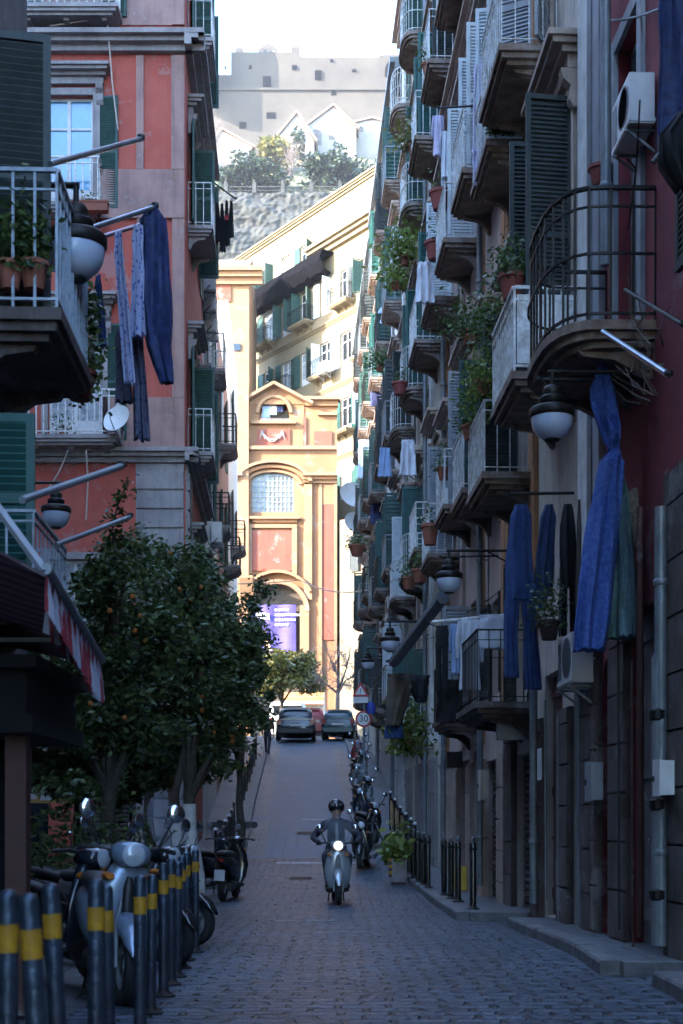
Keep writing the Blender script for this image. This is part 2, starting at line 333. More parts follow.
def structure(o, label=None):
    o['kind'] = 'structure'
    if label: o['label'] = label
    return o
KIDS = {}
def dup(root, loc, rz, label, group=None, name=None):
    r = root.copy(); COL.objects.link(r); r.location = loc; r.rotation_euler = (root.rotation_euler.x, root.rotation_euler.y, rz); r['label'] = label
    if group: r['group'] = group
    ch = list(root.children)
    for c0 in ch:
        c = c0.copy(); COL.objects.link(c); c.parent = r
        for g in c0.children:
            d = g.copy(); COL.objects.link(d); d.parent = c
    return r
def leaves(mb, n, fn, size, seed=0, droop=0.):
    """n leaf faces; fn(rand)->point; each leaf a folded two-triangle blade"""
    r_ = random.Random(seed)
    for _ in range(n):
        p = Vector(fn(r_)); s = size * r_.uniform(.6, 1.3)
        a = r_.uniform(0, 6.283); e = r_.uniform(-1.1, .5) - droop
        d = Vector((math.cos(a) * math.cos(e), math.sin(a) * math.cos(e), math.sin(e))); q = d.cross(Vector((r_.uniform(-1, 1), r_.uniform(-1, 1), r_.uniform(-1, 1)))).normalized()
        mb.add([p, p + d * s * .5 + q * s * .24, p + d * s, p + d * s * .5 - q * s * .24], [(0, 1, 2, 3)])
def quickmesh(mb, name, m):
    me = bpy.data.meshes.new(name); me.from_pydata(mb.v, [], mb.f); me.update(); me.materials.append(MATS[m]); return me
# ------------------------------------------------------------------ building kit
def win_mesh(w, h, kind):
    m = MB(); f = .07 if kind != 'door2' else .09
    m.box(-w/2, -w/2+f, 0, .07, 0, h); m.box(w/2-f, w/2, 0, .07, 0, h); m.box(-w/2+f, w/2-f, 0, .07, h-f, h); m.box(-w/2+f, w/2-f, 0, .07, 0, f if kind == 'win' else .5)
    m.box(-.04, .04, .004, .075, f, h-f); m.box(-w/2+f, w/2-f, .008, .066, h*.72, h*.72+.05)
    return m
def shutter_mesh(w, h, far):
    m = MB(); f = .06; m.box(0, f, 0, .045, 0, h); m.box(w-f, w, 0, .045, 0, h); m.box(f, w-f, 0, .045, 0, f*1.3); m.box(f, w-f, 0, .045, h-f, h); m.box(f, w-f, 0, .045, h*.5-.04, h*.5+.04)
    st = .12 if far else .055; z = f*1.3 + st*.3
    while z < h - f - st*.5:
        m.add([(f, .04, z), (w-f, .04, z), (w-f, .006, z+st*1.15), (f, .006, z+st*1.15), (f, .032, z-.01), (w-f, .032, z-.01), (w-f, -.002, z+st*1.15-.01), (f, -.002, z+st*1.15-.01)],
              [(0, 1, 2, 3), (7, 6, 5, 4), (0, 4, 5, 1), (2, 6, 7, 3)]); z += st
    return m
def bal_path(w, p, rnd_):
    if not rnd_: return [(-w/2, 0), (-w/2, p), (w/2, p), (w/2, 0)]
    pts = [(-w/2, 0)]
    for k in range(13):
        t = math.pi * (1 - k / 12); c, s_ = math.cos(t), math.sin(t)
        pts.append((w/2 * math.copysign(abs(c) ** .7, c), p * .45 + p * .55 * abs(s_) ** .7))
    return pts + [(w/2, 0)]
def slab_mesh(w, p, rnd_):
    m = MB(); a = bal_path(w, p, rnd_); m.prism(a[::-1], -.09, 0)
    b = [(x * .95, y * .94) for x, y in a]; m.prism(b[::-1], -.16, -.092); c = [(x * .88, y * .84) for x, y in a]; m.prism(c[::-1], -.22, -.162)
    nb = 2 if w < 2 else 3
    for i in range(nb):
        x = -w * .36 + w * .72 * i / (nb - 1)
        m.prismx([(0, -.222), (p * .7, -.222), (p * .66, -.27), (p * .35, -.3), (p * .15, -.4), (.05, -.5), (0, -.52)], x - .06, x + .06)
    return m
def rail_mesh(w, p, rnd_, h, step, r_, panel=False, lattice=False):
    m = MB(); a = [(x * (1 - .08 / w), y * (1 - .04 / p) if y else .0) for x, y in bal_path(w, p, rnd_)]
    pts = []
    for (x0, y0), (x1, y1) in zip(a, a[1:]):
        L_ = math.hypot(x1 - x0, y1 - y0); k = max(1, int(L_ / step))
        pts += [(x0 + (x1 - x0) * i / k, y0 + (y1 - y0) * i / k) for i in range(k)]
    pts.append(a[-1])
    for i, (x, y) in enumerate(pts):
        m.box(x - r_, x + r_, y - r_, y + r_, 0, h)
    for z, q in ((h, 1.8), (.07, 1.2), (h * .86, 1.)):
        for (x0, y0), (x1, y1) in zip(a, a[1:]): m.bar((x0, y0, z), (x1, y1, z), r_ * 2.2 * q, r_ * 1.6 * q)
    if rnd_:                                      # bowed belly ring
        for (x0, y0), (x1, y1) in zip(a, a[1:]): m.bar((x0 * 1.02, y0 * 1.03, h * .5), (x1 * 1.02, y1 * 1.03, h * .5), r_ * 2, r_ * 2)
    if panel:
        m.box(a[0][0], a[-1][0], p - .06, p - .052, .1, h - .08); m.box(a[0][0] - .008, a[0][0], .02, p - .07, .1, h - .08)
    return m
def hood_mesh(w, con=True):
    m = MB(); m.box(-w/2, w/2, 0, .12, 0, .16); m.box(-w/2-.06, w/2+.06, 0, .2, .16, .24); m.box(-w/2-.12, w/2+.12, 0, .32, .24, .31); m.box(-w/2-.16, w/2+.16, 0, .38, .31, .38)
    if con:
        for x in (-w/2 + .09, w/2 - .09): m.prismx([(0, 0), (.13, 0), (.2, -.0), (.17, -.12), (.08, -.2), (.1, -.36), (.05, -.46), (0, -.46)], x - .08, x + .08)
    return m
def surround_mesh(w, h, t=.16, d=.05):
    m = MB(); m.box(-w/2-t, -w/2-.003, 0, d, 0, h); m.box(w/2+.003, w/2+t, 0, d, 0, h); m.box(-w/2-t, w/2+t, 0, d, h+.003, h+t); return m
def inset(poly, d):
    n = len(poly); out = []
    for i in range(n):
        p0, p1, p2 = (Vector(poly[(i + k) % n]) for k in (-1, 0, 1))
        a = (p1 - p0).normalized(); b = (p2 - p1).normalized(); na = Vector((a.y, -a.x)); nb = Vector((b.y, -b.x))
        bis = (na + nb); out.append(tuple(p1 + bis * (d / max(.2, bis.dot(na)))))
    return out
class Building:
    """clockwise footprint; edge i runs from point i to i+1 with its outward side on its left"""
    def __init__(s, name, label, cat, poly, z0, H, wall, roof='slab', group=None, far=False, plain=()):
        s.poly = poly; s.z0 = z0; s.H = H; s.wall = wall; s.far = far; s.o = thing(name, label, cat, (poly[0][0], poly[0][1], z0), 0, group); s.p0 = Vector(poly[0])
        L_ = [(x - poly[0][0], y - poly[0][1]) for x, y in poly]
        MB().prism([q for q in inset(L_, .36)][::-1], -1.5, H - z0 - .02).build('wall', 'darkplaster', s.o)  # unseen dark inner core, added to block light behind the openings
        MB().prism(L_[::-1], H - z0, H - z0 + .12).build('roof', roof, s.o)
        s.fac = {}
    def frame(s, i):
        a = Vector(s.poly[i]); b = Vector(s.poly[(i + 1) % len(s.poly)]); d = b - a
        return a - s.p0, math.atan2(d.y, d.x), d.length
    def facade(s, i, ops=(), wall=None, zb=None):
        a, ang, W = s.frame(i); zb = -1.5; Ht = s.H - s.z0; m = MB(); rev = .2
        ops = [dict(o, z=o['z'] - s.z0) for o in ops]
        xs = sorted({0., W} | {round(o['x'] - o['w']/2, 4) for o in ops} | {round(o['x'] + o['w']/2, 4) for o in ops}); zs = sorted({zb, Ht} | {round(o['z'], 4) for o in ops} | {round(o['z'] + o['h'], 4) for o in ops})
        for x0, x1 in zip(xs, xs[1:]):
            for q0, q1 in zip(zs, zs[1:]):
                cx, cz = (x0 + x1)/2, (q0 + q1)/2
                if any(abs(cx - o['x']) < o['w']/2 and o['z'] < cz < o['z'] + o['h'] for o in ops): continue
                m.add([(x0, 0, q0), (x1, 0, q0), (x1, 0, q1), (x0, 0, q1)], [(0, 1, 2, 3)])
        for o in ops:
            x0, x1, q0, q1 = o['x'] - o['w']/2, o['x'] + o['w']/2, o['z'], o['z'] + o['h']; rv = o.get('rev', rev)
            if o.get('arch'):
                r_ = o['w']/2; zc = q1 - r_; N = 14; arc = [(o['x'] - r_ * math.cos(math.pi * k / N), zc + r_ * math.sin(math.pi * k / N)) for k in range(N + 1)]
                for (xa, za), (xb, zb_) in zip(arc, arc[1:]):
                    m.add([(xa, 0, za), (xb, 0, zb_), (xb, 0, q1), (xa, 0, q1)], [(0, 1, 2, 3)]); m.add([(xa, 0, za), (xb, 0, zb_), (xb, -rv, zb_), (xa, -rv, za)], [(0, 1, 2, 3)])
                q1s = zc
            else: q1s = q1; m.add([(x0, 0, q1), (x1, 0, q1), (x1, -rv, q1), (x0, -rv, q1)], [(0, 1, 2, 3)])
            m.add([(x0, 0, q0), (x1, 0, q0), (x1, -rv, q0), (x0, -rv, q0)], [(0, 1, 2, 3)])
            m.add([(x0, 0, q0), (x0, 0, q1s), (x0, -rv, q1s), (x0, -rv, q0)], [(0, 1, 2, 3)]); m.add([(x1, 0, q0), (x1, 0, q1s), (x1, -rv, q1s), (x1, -rv, q0)], [(0, 1, 2, 3)])
        me = bpy.data.meshes.new('wall'); me.from_pydata(m.v, [], m.f); me.update(); me.materials.append(M[wall or s.wall])
        put('wall', me, s.o, (a.x, a.y, 0), ang); s.fac[i] = (a, ang, W)
        for o in ops: s.opening(i, o)
        return s
    def at(s, i, x, y, z, absz=False):
        a, ang, W = s.fac.get(i) or s.frame(i); c, q = math.cos(ang), math.sin(ang)
        return (a.x + x * c - y * q, a.y + x * q + y * c, z - s.z0 if absz else z)
    def part(s, i, mb, name, m, x, y, z, dr=0., smooth=False, parent=None):
        """place a part in facade coordinates: x along, y out of the wall, z absolute"""
        ang = (s.fac.get(i) or s.frame(i))[1]; me = mb if not isinstance(mb, MB) else mb.mesh(name, m, smooth)
        return put(name, me, s.o, s.at(i, x, y, z, True), ang + dr)
    def world(s, i, x, y, z):
        p = s.at(i, x, y, 0); return (p[0] + s.p0.x, p[1] + s.p0.y, z)
    def opening(s, i, o):
        w, h, k = o['w'], o['h'], o.get('kind', 'door'); far = s.far or o.get('far'); za = o['z'] + s.z0
        fm = o.get('frame', 'whiteframe'); pm = o.get('pane', 'pane_dark')
        if k in ('door', 'win', 'door2'):
            me = cached(('win', round(w, 2), round(h, 2), k, fm), lambda: win_mesh(w, h, k).mesh('window', fm))
            q = s.part(i, me, 'window', fm, o['x'], -.2, za)
            pe = cached(('pane', round(w, 2), round(h, 2), pm), lambda: MB().box(-w/2+.05, w/2-.05, .02, .035, .05, h-.05).mesh('pane', pm)); put('pane', pe, q)
        elif k == 'gate':
            m = MB(); z = 0
            while z < h - .05: m.prismx([(0, z), (.05, z + .02), (.05, z + .07), (0, z + .095)], -w/2 + .01, w/2 - .01); z += .1
            s.part(i, m, 'rolling_shutter', o.get('m', 'rollgate'), o['x'], -.15, za)
        elif k == 'wood':
            m = MB(); n_ = max(2, int(w / .32)); st = w / n_
            for j in range(n_): m.box(-w/2 + j*st + .012, -w/2 + (j+1)*st - .012, 0, .05, .02, h - .02)
            m.box(-w/2 + .03, w/2 - .03, -.03, -.004, .03, h - .03)
            for z in (.25, h*.5, h - .3): m.box(-w/2 + .05, w/2 - .05, .052, .075, z, z + .12)
            q = s.part(i, m, 'door', o.get('m', 'woodgrey'), o['x'], -.16, za)
            MB().lathe([(.0, .0), (.035, .01), (.03, .05), (.0, .06)], (.12, .1, 1.05), 8, 'Y').build('handle', 'chrome', q)
        elif k == 'void':
            m = MB().box(-w/2, w/2, -.05, 0, 0, h); s.part(i, m, 'doorway', 'pane_dark', o['x'], -.25, za)  # flat dark panel paints in the shade inside the open doorway
        if o.get('sur'): s.part(i, cached(('sur', round(w, 2), round(h, 2), o['sur']), lambda: surround_mesh(w, h).mesh('window_surround', o['sur'])), 'window_surround', 0, o['x'], .002, za)
        if o.get('hood'): s.part(i, cached(('hood', round(w, 2), o['hood']), lambda: hood_mesh(w + .5).mesh('window_hood', o['hood'])), 'window_hood', 0, o['x'], .003, za + h + .22)
        if o.get('sh'):
            al, ar, sm = o['sh']; sw = w/2; me = cached(('sh', round(w, 2), round(h, 2), far, sm), lambda: shutter_mesh(sw, h - .04, far).mesh('shutter', sm))
            if al is not None: s.part(i, me, 'shutter', sm, o['x'] - w/2 + .0, .03, za + .02, R(al))
            if ar is not None: s.part(i, me, 'shutter', sm, o['x'] + w/2, .03 + .045 * 0, za + .02, R(180 - ar))
        if o.get('bal'): s.balcony(i, o['x'], za, **o['bal'])
    def balcony(s, i, x, za, w=1.8, p=.8, style='rect', m='whiterail', sm='slab', h=1.0, step=None, panel=False, r_=None):
        rd = style == 'round'; step = step or (.155 if not s.far else .22); r_ = r_ or (.0075 if not s.far else .012)
        q = s.part(i, cached(('slab', w, p, rd, sm), lambda: slab_mesh(w, p, rd).mesh('balcony', sm)), 'balcony', sm, x, .004, za - .02)
        put('railing', cached(('rail', w, p, rd, h, step, r_, panel, m), lambda: rail_mesh(w, p, rd, h, step, r_, panel).mesh('railing', m)), q); return q
    def cornice(s, i, z, d=.3, h=.35, m='moulding', x0=None, x1=None):
        W = s.frame(i)[2]; x0 = -d if x0 is None else x0; x1 = W + d if x1 is None else x1
        b = MB(); b.box(x0, x1, 0, d*.35, 0, h*.4); b.box(x0, x1, 0, d*.7, h*.4, h*.7); b.box(x0, x1, 0, d, h*.7, h)
        return s.part(i, b, 'cornice', m, 0, .003, z)
    def pilaster(s, i, x, w, z0, z1, m='ochrepil', d=.07):
        b = MB().box(-w/2, w/2, 0, d, 0, z1 - z0); b.box(-w/2-.05, w/2+.05, 0, d+.05, z1-z0-.3, z1-z0-.12); return s.part(i, b, 'pilaster', m, x, .002, z0)
    def pipe(s, i, x, z0, z1, m='zinc', r_=.055, y=.14):
        b = MB().tube([(0, 0, 0), (0, 0, z1 - z0)], r_, 10); z = .8
        while z < z1 - z0: b.lathe([(r_ + .005, 0), (r_ + .015, .01), (r_ + .015, .05), (r_ + .005, .06)], (0, 0, z), 10); b.box(-.015, .015, -y + .004, -r_*.9, z + .01, z + .04); z += 2.4
        return s.part(i, b, 'drainpipe', m, x, y, z0, smooth=True)

# ------------------------------------------------------------------ the ground, road, pavements
def strip(name, m, ys, xl, xr, dz, kerb=None, z_fn=gz):
    """a sheet along the street between two edge functions"""
    b = MB(); n = len(ys); vs = []
    for y in ys: z = z_fn(y) + dz; vs += [(xl(y), y, z), (xr(y), y, z)]
    b.add(vs, [(2*i, 2*i+1, 2*i+3, 2*i+2) for i in range(n - 1)])
    return b
def frange(a, b, s): 
    n = max(1, int(round((b - a) / s))); return [a + (b - a) * i / n for i in range(n + 1)]
gy = [-80, -40, -20] + frange(-10, 130, 1.0) + [160, 400, 6000]; gb = MB(); gx = [-6000, -400, -60, -20, -8, 0, 8, 20, 60, 400, 6000]
gb.add([(x, y, gz(y) - (.03)) for y in gy for x in gx], [(j*len(gx)+i, j*len(gx)+i+1, (j+1)*len(gx)+i+1, (j+1)*len(gx)+i) for j in range(len(gy)-1) for i in range(len(gx)-1)])
structure(gb.build('ground', 'piazzapave'))
def rdl(y): return float(np.interp(y, [-40, 12, 20, 29, 33, 45, 62, 130], [-3.2, -1.75, -1.95, -2.3, -2.35, -2.78, -3.15, -4.0]))
def rdr(y): return float(np.interp(y, [-40, 9, 20, 34, 45, 62, 130], [2.9, 2.9, 2.3, 1.28, .62, .05, -1.]))
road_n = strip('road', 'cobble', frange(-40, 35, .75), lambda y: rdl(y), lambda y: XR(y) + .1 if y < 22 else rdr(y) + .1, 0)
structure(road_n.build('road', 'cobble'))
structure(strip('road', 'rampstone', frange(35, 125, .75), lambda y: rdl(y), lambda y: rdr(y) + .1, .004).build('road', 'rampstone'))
for side in (0, 1):
    for a, e in ((35.6, 41.2), (42.4, 60.5)):
        f0 = (lambda y: rdl(y) + .01) if side == 0 else (lambda y: rdr(y) - .52); f1 = (lambda y: rdl(y) + .5) if side == 0 else (lambda y: rdr(y) - .01)
        structure(strip('road_edge', 'flag', frange(a, e, .75), f0, f1, .009).build('road_edge', 'flag'))
# white line and pale drain stones where the cobbles meet the ramp
def tread(y0, y1, dz, x0, x1, m, name): structure(strip(name, m, [y0, (y0+y1)/2, y1], lambda y: x0, lambda y: x1, dz).build(name, m))
mat('worn_white', (.42, .44, .46), .7, c2=(.16, .165, .17), sc=9)
tread(34.0, 34.35, .008, -1.6, .35, 'worn_white', 'road_marking'); tread(19.4, 19.62, .008, -1.0, -.1, 'worn_white', 'road_marking'); tread(17.1, 17.22, .008, -.35, .35, 'worn_white', 'road_marking'); tread(41.6, 41.9, .012, -1.2, .1, 'worn_white', 'road_marking')
def kerbed(name, pts, top=.12, m='flag'):
    """pavement: pts = kerb line (x, y) near to far, other edge is the right-hand house wall"""
    ys = sorted({p[1] for p in pts} | set(frange(pts[0][1], pts[-1][1], .75))); kx = lambda y: float(np.interp(y, [p[1] for p in pts], [p[0] for p in pts]))
    b = MB(); vs = []
    for y in ys: z = gz(y) + top; vs += [(kx(y) + .16, y, z), (XR(y) + .35, y, z)]
    b.add(vs, [(2*i, 2*i+1, 2*i+3, 2*i+2) for i in range(len(ys) - 1)])
    y = ys[0]; z = gz(y) + top; structure(b.build(name, m))
    k = MB(); st = 0
    yy = ys[0]
    while yy < ys[-1] - .05:                         # each kerb stone slightly off its neighbours
        y2 = min(ys[-1], yy + rnd.uniform(.7, 1.1)); j = rnd.uniform(-.008, .008)
        x0, x1 = kx(yy) + j, kx(y2 - .012) + j; z0, z1 = gz(yy), gz(y2); e = rnd.uniform(-.004, .004) + .006
        k.add([(x0, yy, z0 - .1), (x0 + .18, yy, z0 - .1), (x1 + .18, y2 - .012, z1 - .1), (x1, y2 - .012, z1 - .1), (x0 + .015, yy, z0 + top + e), (x0 + .18, yy, z0 + top + e), (x1 + .18, y2 - .012, z1 + top + e), (x1 + .015, y2 - .012, z1 + top + e),
               (x0, yy, z0 + top - .02), (x1, y2 - .012, z1 + top - .02)], [(0, 3, 2, 1), (4, 5, 6, 7), (0, 8, 9, 3), (8, 4, 7, 9), (1, 2, 6, 5), (0, 1, 5, 4, 8), (2, 3, 9, 7, 6)]); yy = y2
    structure(k.build('kerb', 'kerbstone'))
    y = ys[0]; e = MB(); e.box(kx(y) + .17, XR(y) + .3, y - .16, y + .01, gz(y) - .1, gz(y) + top + .003); structure(e.build('kerb', 'kerbstone'))
kerbed('pavement', [(2.42, 9.4), (2.46, 11.1)])
kerbed('pavement', [(2.22, 12.0), (2.30, 14), (2.17, 18.3)])
kerbed('pavement', [(1.62, 19.6), (1.54, 27), (1.3, 34), (.72, 45), (.15, 62), (-.5, 82), (-1.2, 110)])
def kerbed_left(pts, top=.13):
    ys = sorted({p[1] for p in pts} | set(frange(pts[0][1], pts[-1][1], .75))); kx = lambda y: float(np.interp(y, [p[1] for p in pts], [p[0] for p in pts]))
    b = MB(); vs = []
    for y in ys: z = gz(y) + top; vs += [(XL(y) - .3, y, z), (kx(y) - .16, y, z)]
    b.add(vs, [(2*i, 2*i+1, 2*i+3, 2*i+2) for i in range(len(ys) - 1)]); structure(b.build('pavement', 'flag'))
    k = MB(); yy = ys[0]
    while yy < ys[-1] - .05:
        y2 = min(ys[-1], yy + rnd.uniform(.8, 1.2)); x0, x1, z0, z1 = kx(yy), kx(y2), gz(yy), gz(y2) 
        k.add([(x0 - .18, yy, z0 - .1), (x0, yy, z0 - .1), (x1, y2 - .012, z1 - .1), (x1 - .18, y2 - .012, z1 - .1), (x0 - .18, yy, z0 + top + .006), (x0 - .01, yy, z0 + top + .006), (x1 - .01, y2 - .012, z1 + top + .006), (x1 - .18, y2 - .012, z1 + top + .006)],
              [(0, 3, 2, 1), (4, 5, 6, 7), (0, 1, 5, 4), (1, 2, 6, 5), (2, 3, 7, 6), (3, 0, 4, 7)]); yy = y2
    structure(k.build('kerb', 'kerbstone'))
    y = ys[0]; structure(MB().box(XL(y) - .3, kx(y), y - .16, y + .01, gz(y) - .1, gz(y) + top + .003).build('kerb', 'kerbstone'))
kerbed_left([(-2.3, 29), (-2.36, 33), (-2.5, 37.5)]); kerbed_left([(-2.62, 40.5), (-2.78, 45), (-3.15, 62), (-3.6, 80)])

# ------------------------------------------------------------------ houses of the right-hand row
EXT = 12.
def right_house(label, y0, y1, z0, H, wall, plan, far=False, pil=(), base=None, corn=(), pipes=(), gap=.0):
    B = Building('apartment_house', label, 'apartment house', [(XR(y0), y0), (XR(y1), y1), (XR(y1) + EXT, y1), (XR(y0) + EXT, y0)], z0, H, wall, far=far)
    k = math.hypot(1, .038); L_ = (y1 - y0) * k
    ops = [dict(o, x=(o['Y'] - y0) * k) for o in plan]
    B.facade(0, ops); B.facade(1); B.facade(2); B.facade(3)
    for (Y, w_, a, b, m) in pil: B.pilaster(0, (Y - y0) * k, w_, a, b, m)
    if base:
        zt, bm = base; b = MB(); lo = sorted([o for o in ops if o['z'] < zt - .3], key=lambda o: o['x']); x = .0
        segs = []
        for o in lo + [dict(x=L_, w=0)]:
            e = o['x'] - o['w']/2
            if e > x + .05: segs.append((x, e))
            x = o['x'] + o['w']/2
        for a, e in segs:
            z = z0 - 1.
            while z < zt - .05:
                z2 = min(zt, z + .5); b.box(a + .01, e - .01, 0, .09, z - z0 + .012, z2 - z0 - .012); z = z2
            b.box(a + .003, e - .003, 0, .06, -1 , zt - z0)
        B.part(0, b, 'stone_base', bm, 0, .003, z0)
    for z, d, h, m in corn: B.cornice(0, z, d, h, m, x0=.02, x1=L_ - .02)
    for Y, a, b_, m in pipes: B.pipe(0, (Y - y0) * k, a, b_, m)
    return B
def col(Y, zs, w=1.1, h=2.5, **kw):
    out = []
    for z in zs:
        out.append(dict(Y=Y, z=z, w=w, h=h, **kw))
    return out
SHS = ['greenshut', 'darkshut', 'tealshut', 'greypaint', 'whiteshut', 'greenshut']
def auto(Y, z, bal, w=1.05, h=2.45, hood='moulding', sh=None, ang=None, **kw):
    r_ = random.Random(int(Y * 100 + z * 7)); ang = ang or r_.choice([(88, 88), (175, 100), (95, 170), (172, 174), (80, 100), (175, 85)])
    if abs(z - 11.75) < .4 and 23 < Y < 27: ang, sh = (90, 92), 'whiteshut'
    if abs(Y - 35.1) < .1 and abs(z - 11.9) < .1: ang, sh = (90, 90), 'tealshut'
    if 42 < Y < 52 and z > 8: ang, sh = (90, 90), r_.choice(['greenshut', 'tealshut', 'darkshut'])
    return dict(Y=Y, z=z, w=w, h=h, bal=bal, hood=hood, sur='moulding', sh=(ang[0], ang[1], sh or r_.choice(SHS)), pane=r_.choice(['pane_dark', 'pane_dark', 'pane_curtain']), frame=r_.choice(['whiteframe', 'brownframe', 'whiteframe']), **kw)
WR = dict(w=1.7, p=.66, m='whiterail'); IR = dict(w=1.6, p=.6, m='iron'); GR = dict(w=1.6, p=.58, m='greyrail')
# R1: crimson house, nearest on the right
right_house('crimson plastered corner house nearest on the right, with the black bowed iron balcony', 6, 15.6, 0, 27, 'crimson',
    [dict(Y=14.15, z=5.92, w=.95, h=3.3, bal=dict(w=2.1, p=.98, style='round', m='iron', h=1.25, r_=.011, step=.17), sh=None, frame='greypaint', pane='pane_curtain', sur='greypaint'),
     dict(Y=14.15, z=10.9, w=.95, h=3.2, sh=(None, None, 'darkshut'), frame='greypaint', pane='pane_curtain', sur='greypaint'),
     dict(Y=11.0, z=5.92, w=1.1, h=2.8, sh=(176, 176, 'darkshut')), dict(Y=11.0, z=10.9, w=1.1, h=2.8, sh=(176, 176, 'darkshut')),
     dict(Y=13.3, z=-.02, w=1.5, h=3.3, kind='wood', m='woodgrey'), dict(Y=15.05, z=-.02, w=.62, h=3.0, kind='void', arch=True), dict(Y=10.2, z=.02, w=1.6, h=3.0, kind='wood')],
    base=(4.3, 'darkstone'), pil=((15.4, .3, 4.4, 26.5, 'greypaint'),), pipes=((12.45, .1, 4.0, 'zinc'), (14.6, 7, 26, 'zinc')))
# R2: cream house with brown-orange pilasters
right_house('cream house with ochre pilasters and tall black louvred shutters beside the crimson house', 15.6, 21.9, -.1, 27, 'cream',
    [dict(Y=17.5, z=6.57, w=1.15, h=3.4, bal=dict(w=1.75, p=.8, m='whiterail', panel=True, r_=.014), sh=(97, 88, 'darkshut'), hood='moulding', sur='moulding', frame='greypaint'),
     dict(Y=18.9, z=11.2, w=1.15, h=2.8, bal=dict(w=1.9, p=.75, m='whiterail'), sh=(150, 120, 'greypaint'), hood='moulding', sur='moulding'),
     dict(Y=17.3, z=15.9, w=1.1, h=2.6, bal=WR, sh=(90, 90, 'darkshut'), hood='moulding', sur='moulding'),
     dict(Y=20.4, z=6.1, w=1.1, h=2.7, bal=dict(w=1.8, p=.75, m='whiterail', panel=False), sh=(175, 90, 'darkshut'), hood='moulding', sur='moulding'),
     dict(Y=20.9, z=11.0, w=1.1, h=2.7, bal=dict(w=1.7, p=.62, m='whiterail'), sh=(95, 100, 'whiteshut'), hood='moulding', sur='moulding'),
     dict(Y=20.4, z=15.9, w=1.1, h=2.6, bal=WR, sh=(170, 170, 'greypaint'), hood='moulding', sur='moulding'),
     dict(Y=20.6, z=2.9, w=1.1, h=2.3, bal=dict(w=2.2, p=.85, m='iron', sm='darkstone'), sh=(175, 175, 'darkshut')),
     dict(Y=16.5, z=-.05, w=.8, h=3.4, kind='wood', m='greywood'), dict(Y=18.2, z=-.05, w=1.2, h=3.2, kind='wood', m='wood_red'), dict(Y=20.3, z=-.1, w=1.6, h=2.3, kind='gate')],
    base=(2.6, 'darkstone'), pil=((19.5, .42, 3.6, 26.5, 'ochrepil'), (16.1, .5, 3.6, 26.5, 'whiteplaster'), (15.75, .2, 3.6, 26.5, 'zinc'), (21.7, .3, 3.6, 26.5, 'ochrepil')), pipes=((18.9, .1, 3.2, 'zinc'),))
# R3
zs3 = (6.6, 11.75, 16.5, 20.9)
pl = []
for Y, st in ((23.3, WR), (26.0, dict(WR, panel=False)), (28.8, WR)):
    for z in zs3: pl.append(auto(Y, z + (.35 if (Y == 26. and z < 7) else 0), dict(st, w=1.55, sm='slab')))
pl += [dict(Y=23.5, z=-.15, w=1.7, h=2.4, kind='gate'), dict(Y=25.4, z=-.1, w=1.1, h=2.6, kind='wood', m='wood_red'), dict(Y=27.3, z=-.1, w=1.4, h=2.5, kind='void'), dict(Y=29.2, z=-.1, w=1.2, h=2.5, kind='gate', m='greypaint')]
pl += [dict(Y=26.0, z=3.1, w=1.0, h=2.2, bal=dict(w=1.6, p=.7, m='iron'), sh=(175, 90, 'greypaint')), dict(Y=23.2, z=3.3, w=.9, h=1.6, kind='win', sh=(170, 170, 'darkshut'))]
right_house('pinkish beige house with rows of white railed balconies above brown rolling shutters', 21.9, 30.3, -.25, 27, 'pinkish', pl, base=(2.3, 'moulding'),
    pil=((22.1, .35, 2.6, 26.5, 'ochrepil'), (24.7, .4, 2.6, 26.5, 'ochrepil'), (27.4, .35, 2.6, 26.5, 'moulding'), (30.1, .3, 2.6, 26.5, 'ochrepil')), corn=((15.7, .3, .3, 'moulding'),), pipes=((24.2, .1, 26, 'zinc'), (29.9, .1, 26, 'zinc')))
# R4
pl = []
for Y, st in ((31.8, WR), (35.1, dict(WR, style='round')), (38.6, dict(WR, style='round'))):
    for z in (7.3, 11.9, 16.4, 20.6): pl.append(auto(Y, z, dict(st, w=1.7)))
pl += [dict(Y=31.6, z=-.1, w=1.3, h=2.6, kind='wood', m='greywood'), dict(Y=34.4, z=.2, w=1.4, h=2.4, kind='gate', m='greypaint'), dict(Y=38, z=.7, w=1.4, h=2.4, kind='wood', m='greenshut'), dict(Y=35.2, z=3.3, w=1., h=2.2, bal=dict(w=1.5, p=.6, m='whiterail'), sh=(90, 90, 'greenshut')), dict(Y=38.8, z=3.9, w=1., h=2.2, bal=GR, sh=(90, 95, 'tealshut'))]
right_house('pale yellow house with rounded stone balconies halfway up the row', 30.3, 40.6, -.15, 24.2, 'paleyellow', pl, base=(2.7, 'greystone'), pil=((30.5, .3, 3, 23.5, 'whiteplaster'), (33.4, .4, 3, 23.5, 'whiteplaster'), (36.8, .35, 3, 23.5, 'moulding'), (40.4, .3, 3, 23.5, 'whiteplaster')),
    corn=((23.4, .45, .5, 'moulding'),), pipes=((33.9, .1, 24, 'zinc'), (40.1, .5, 24, 'whiterail')))
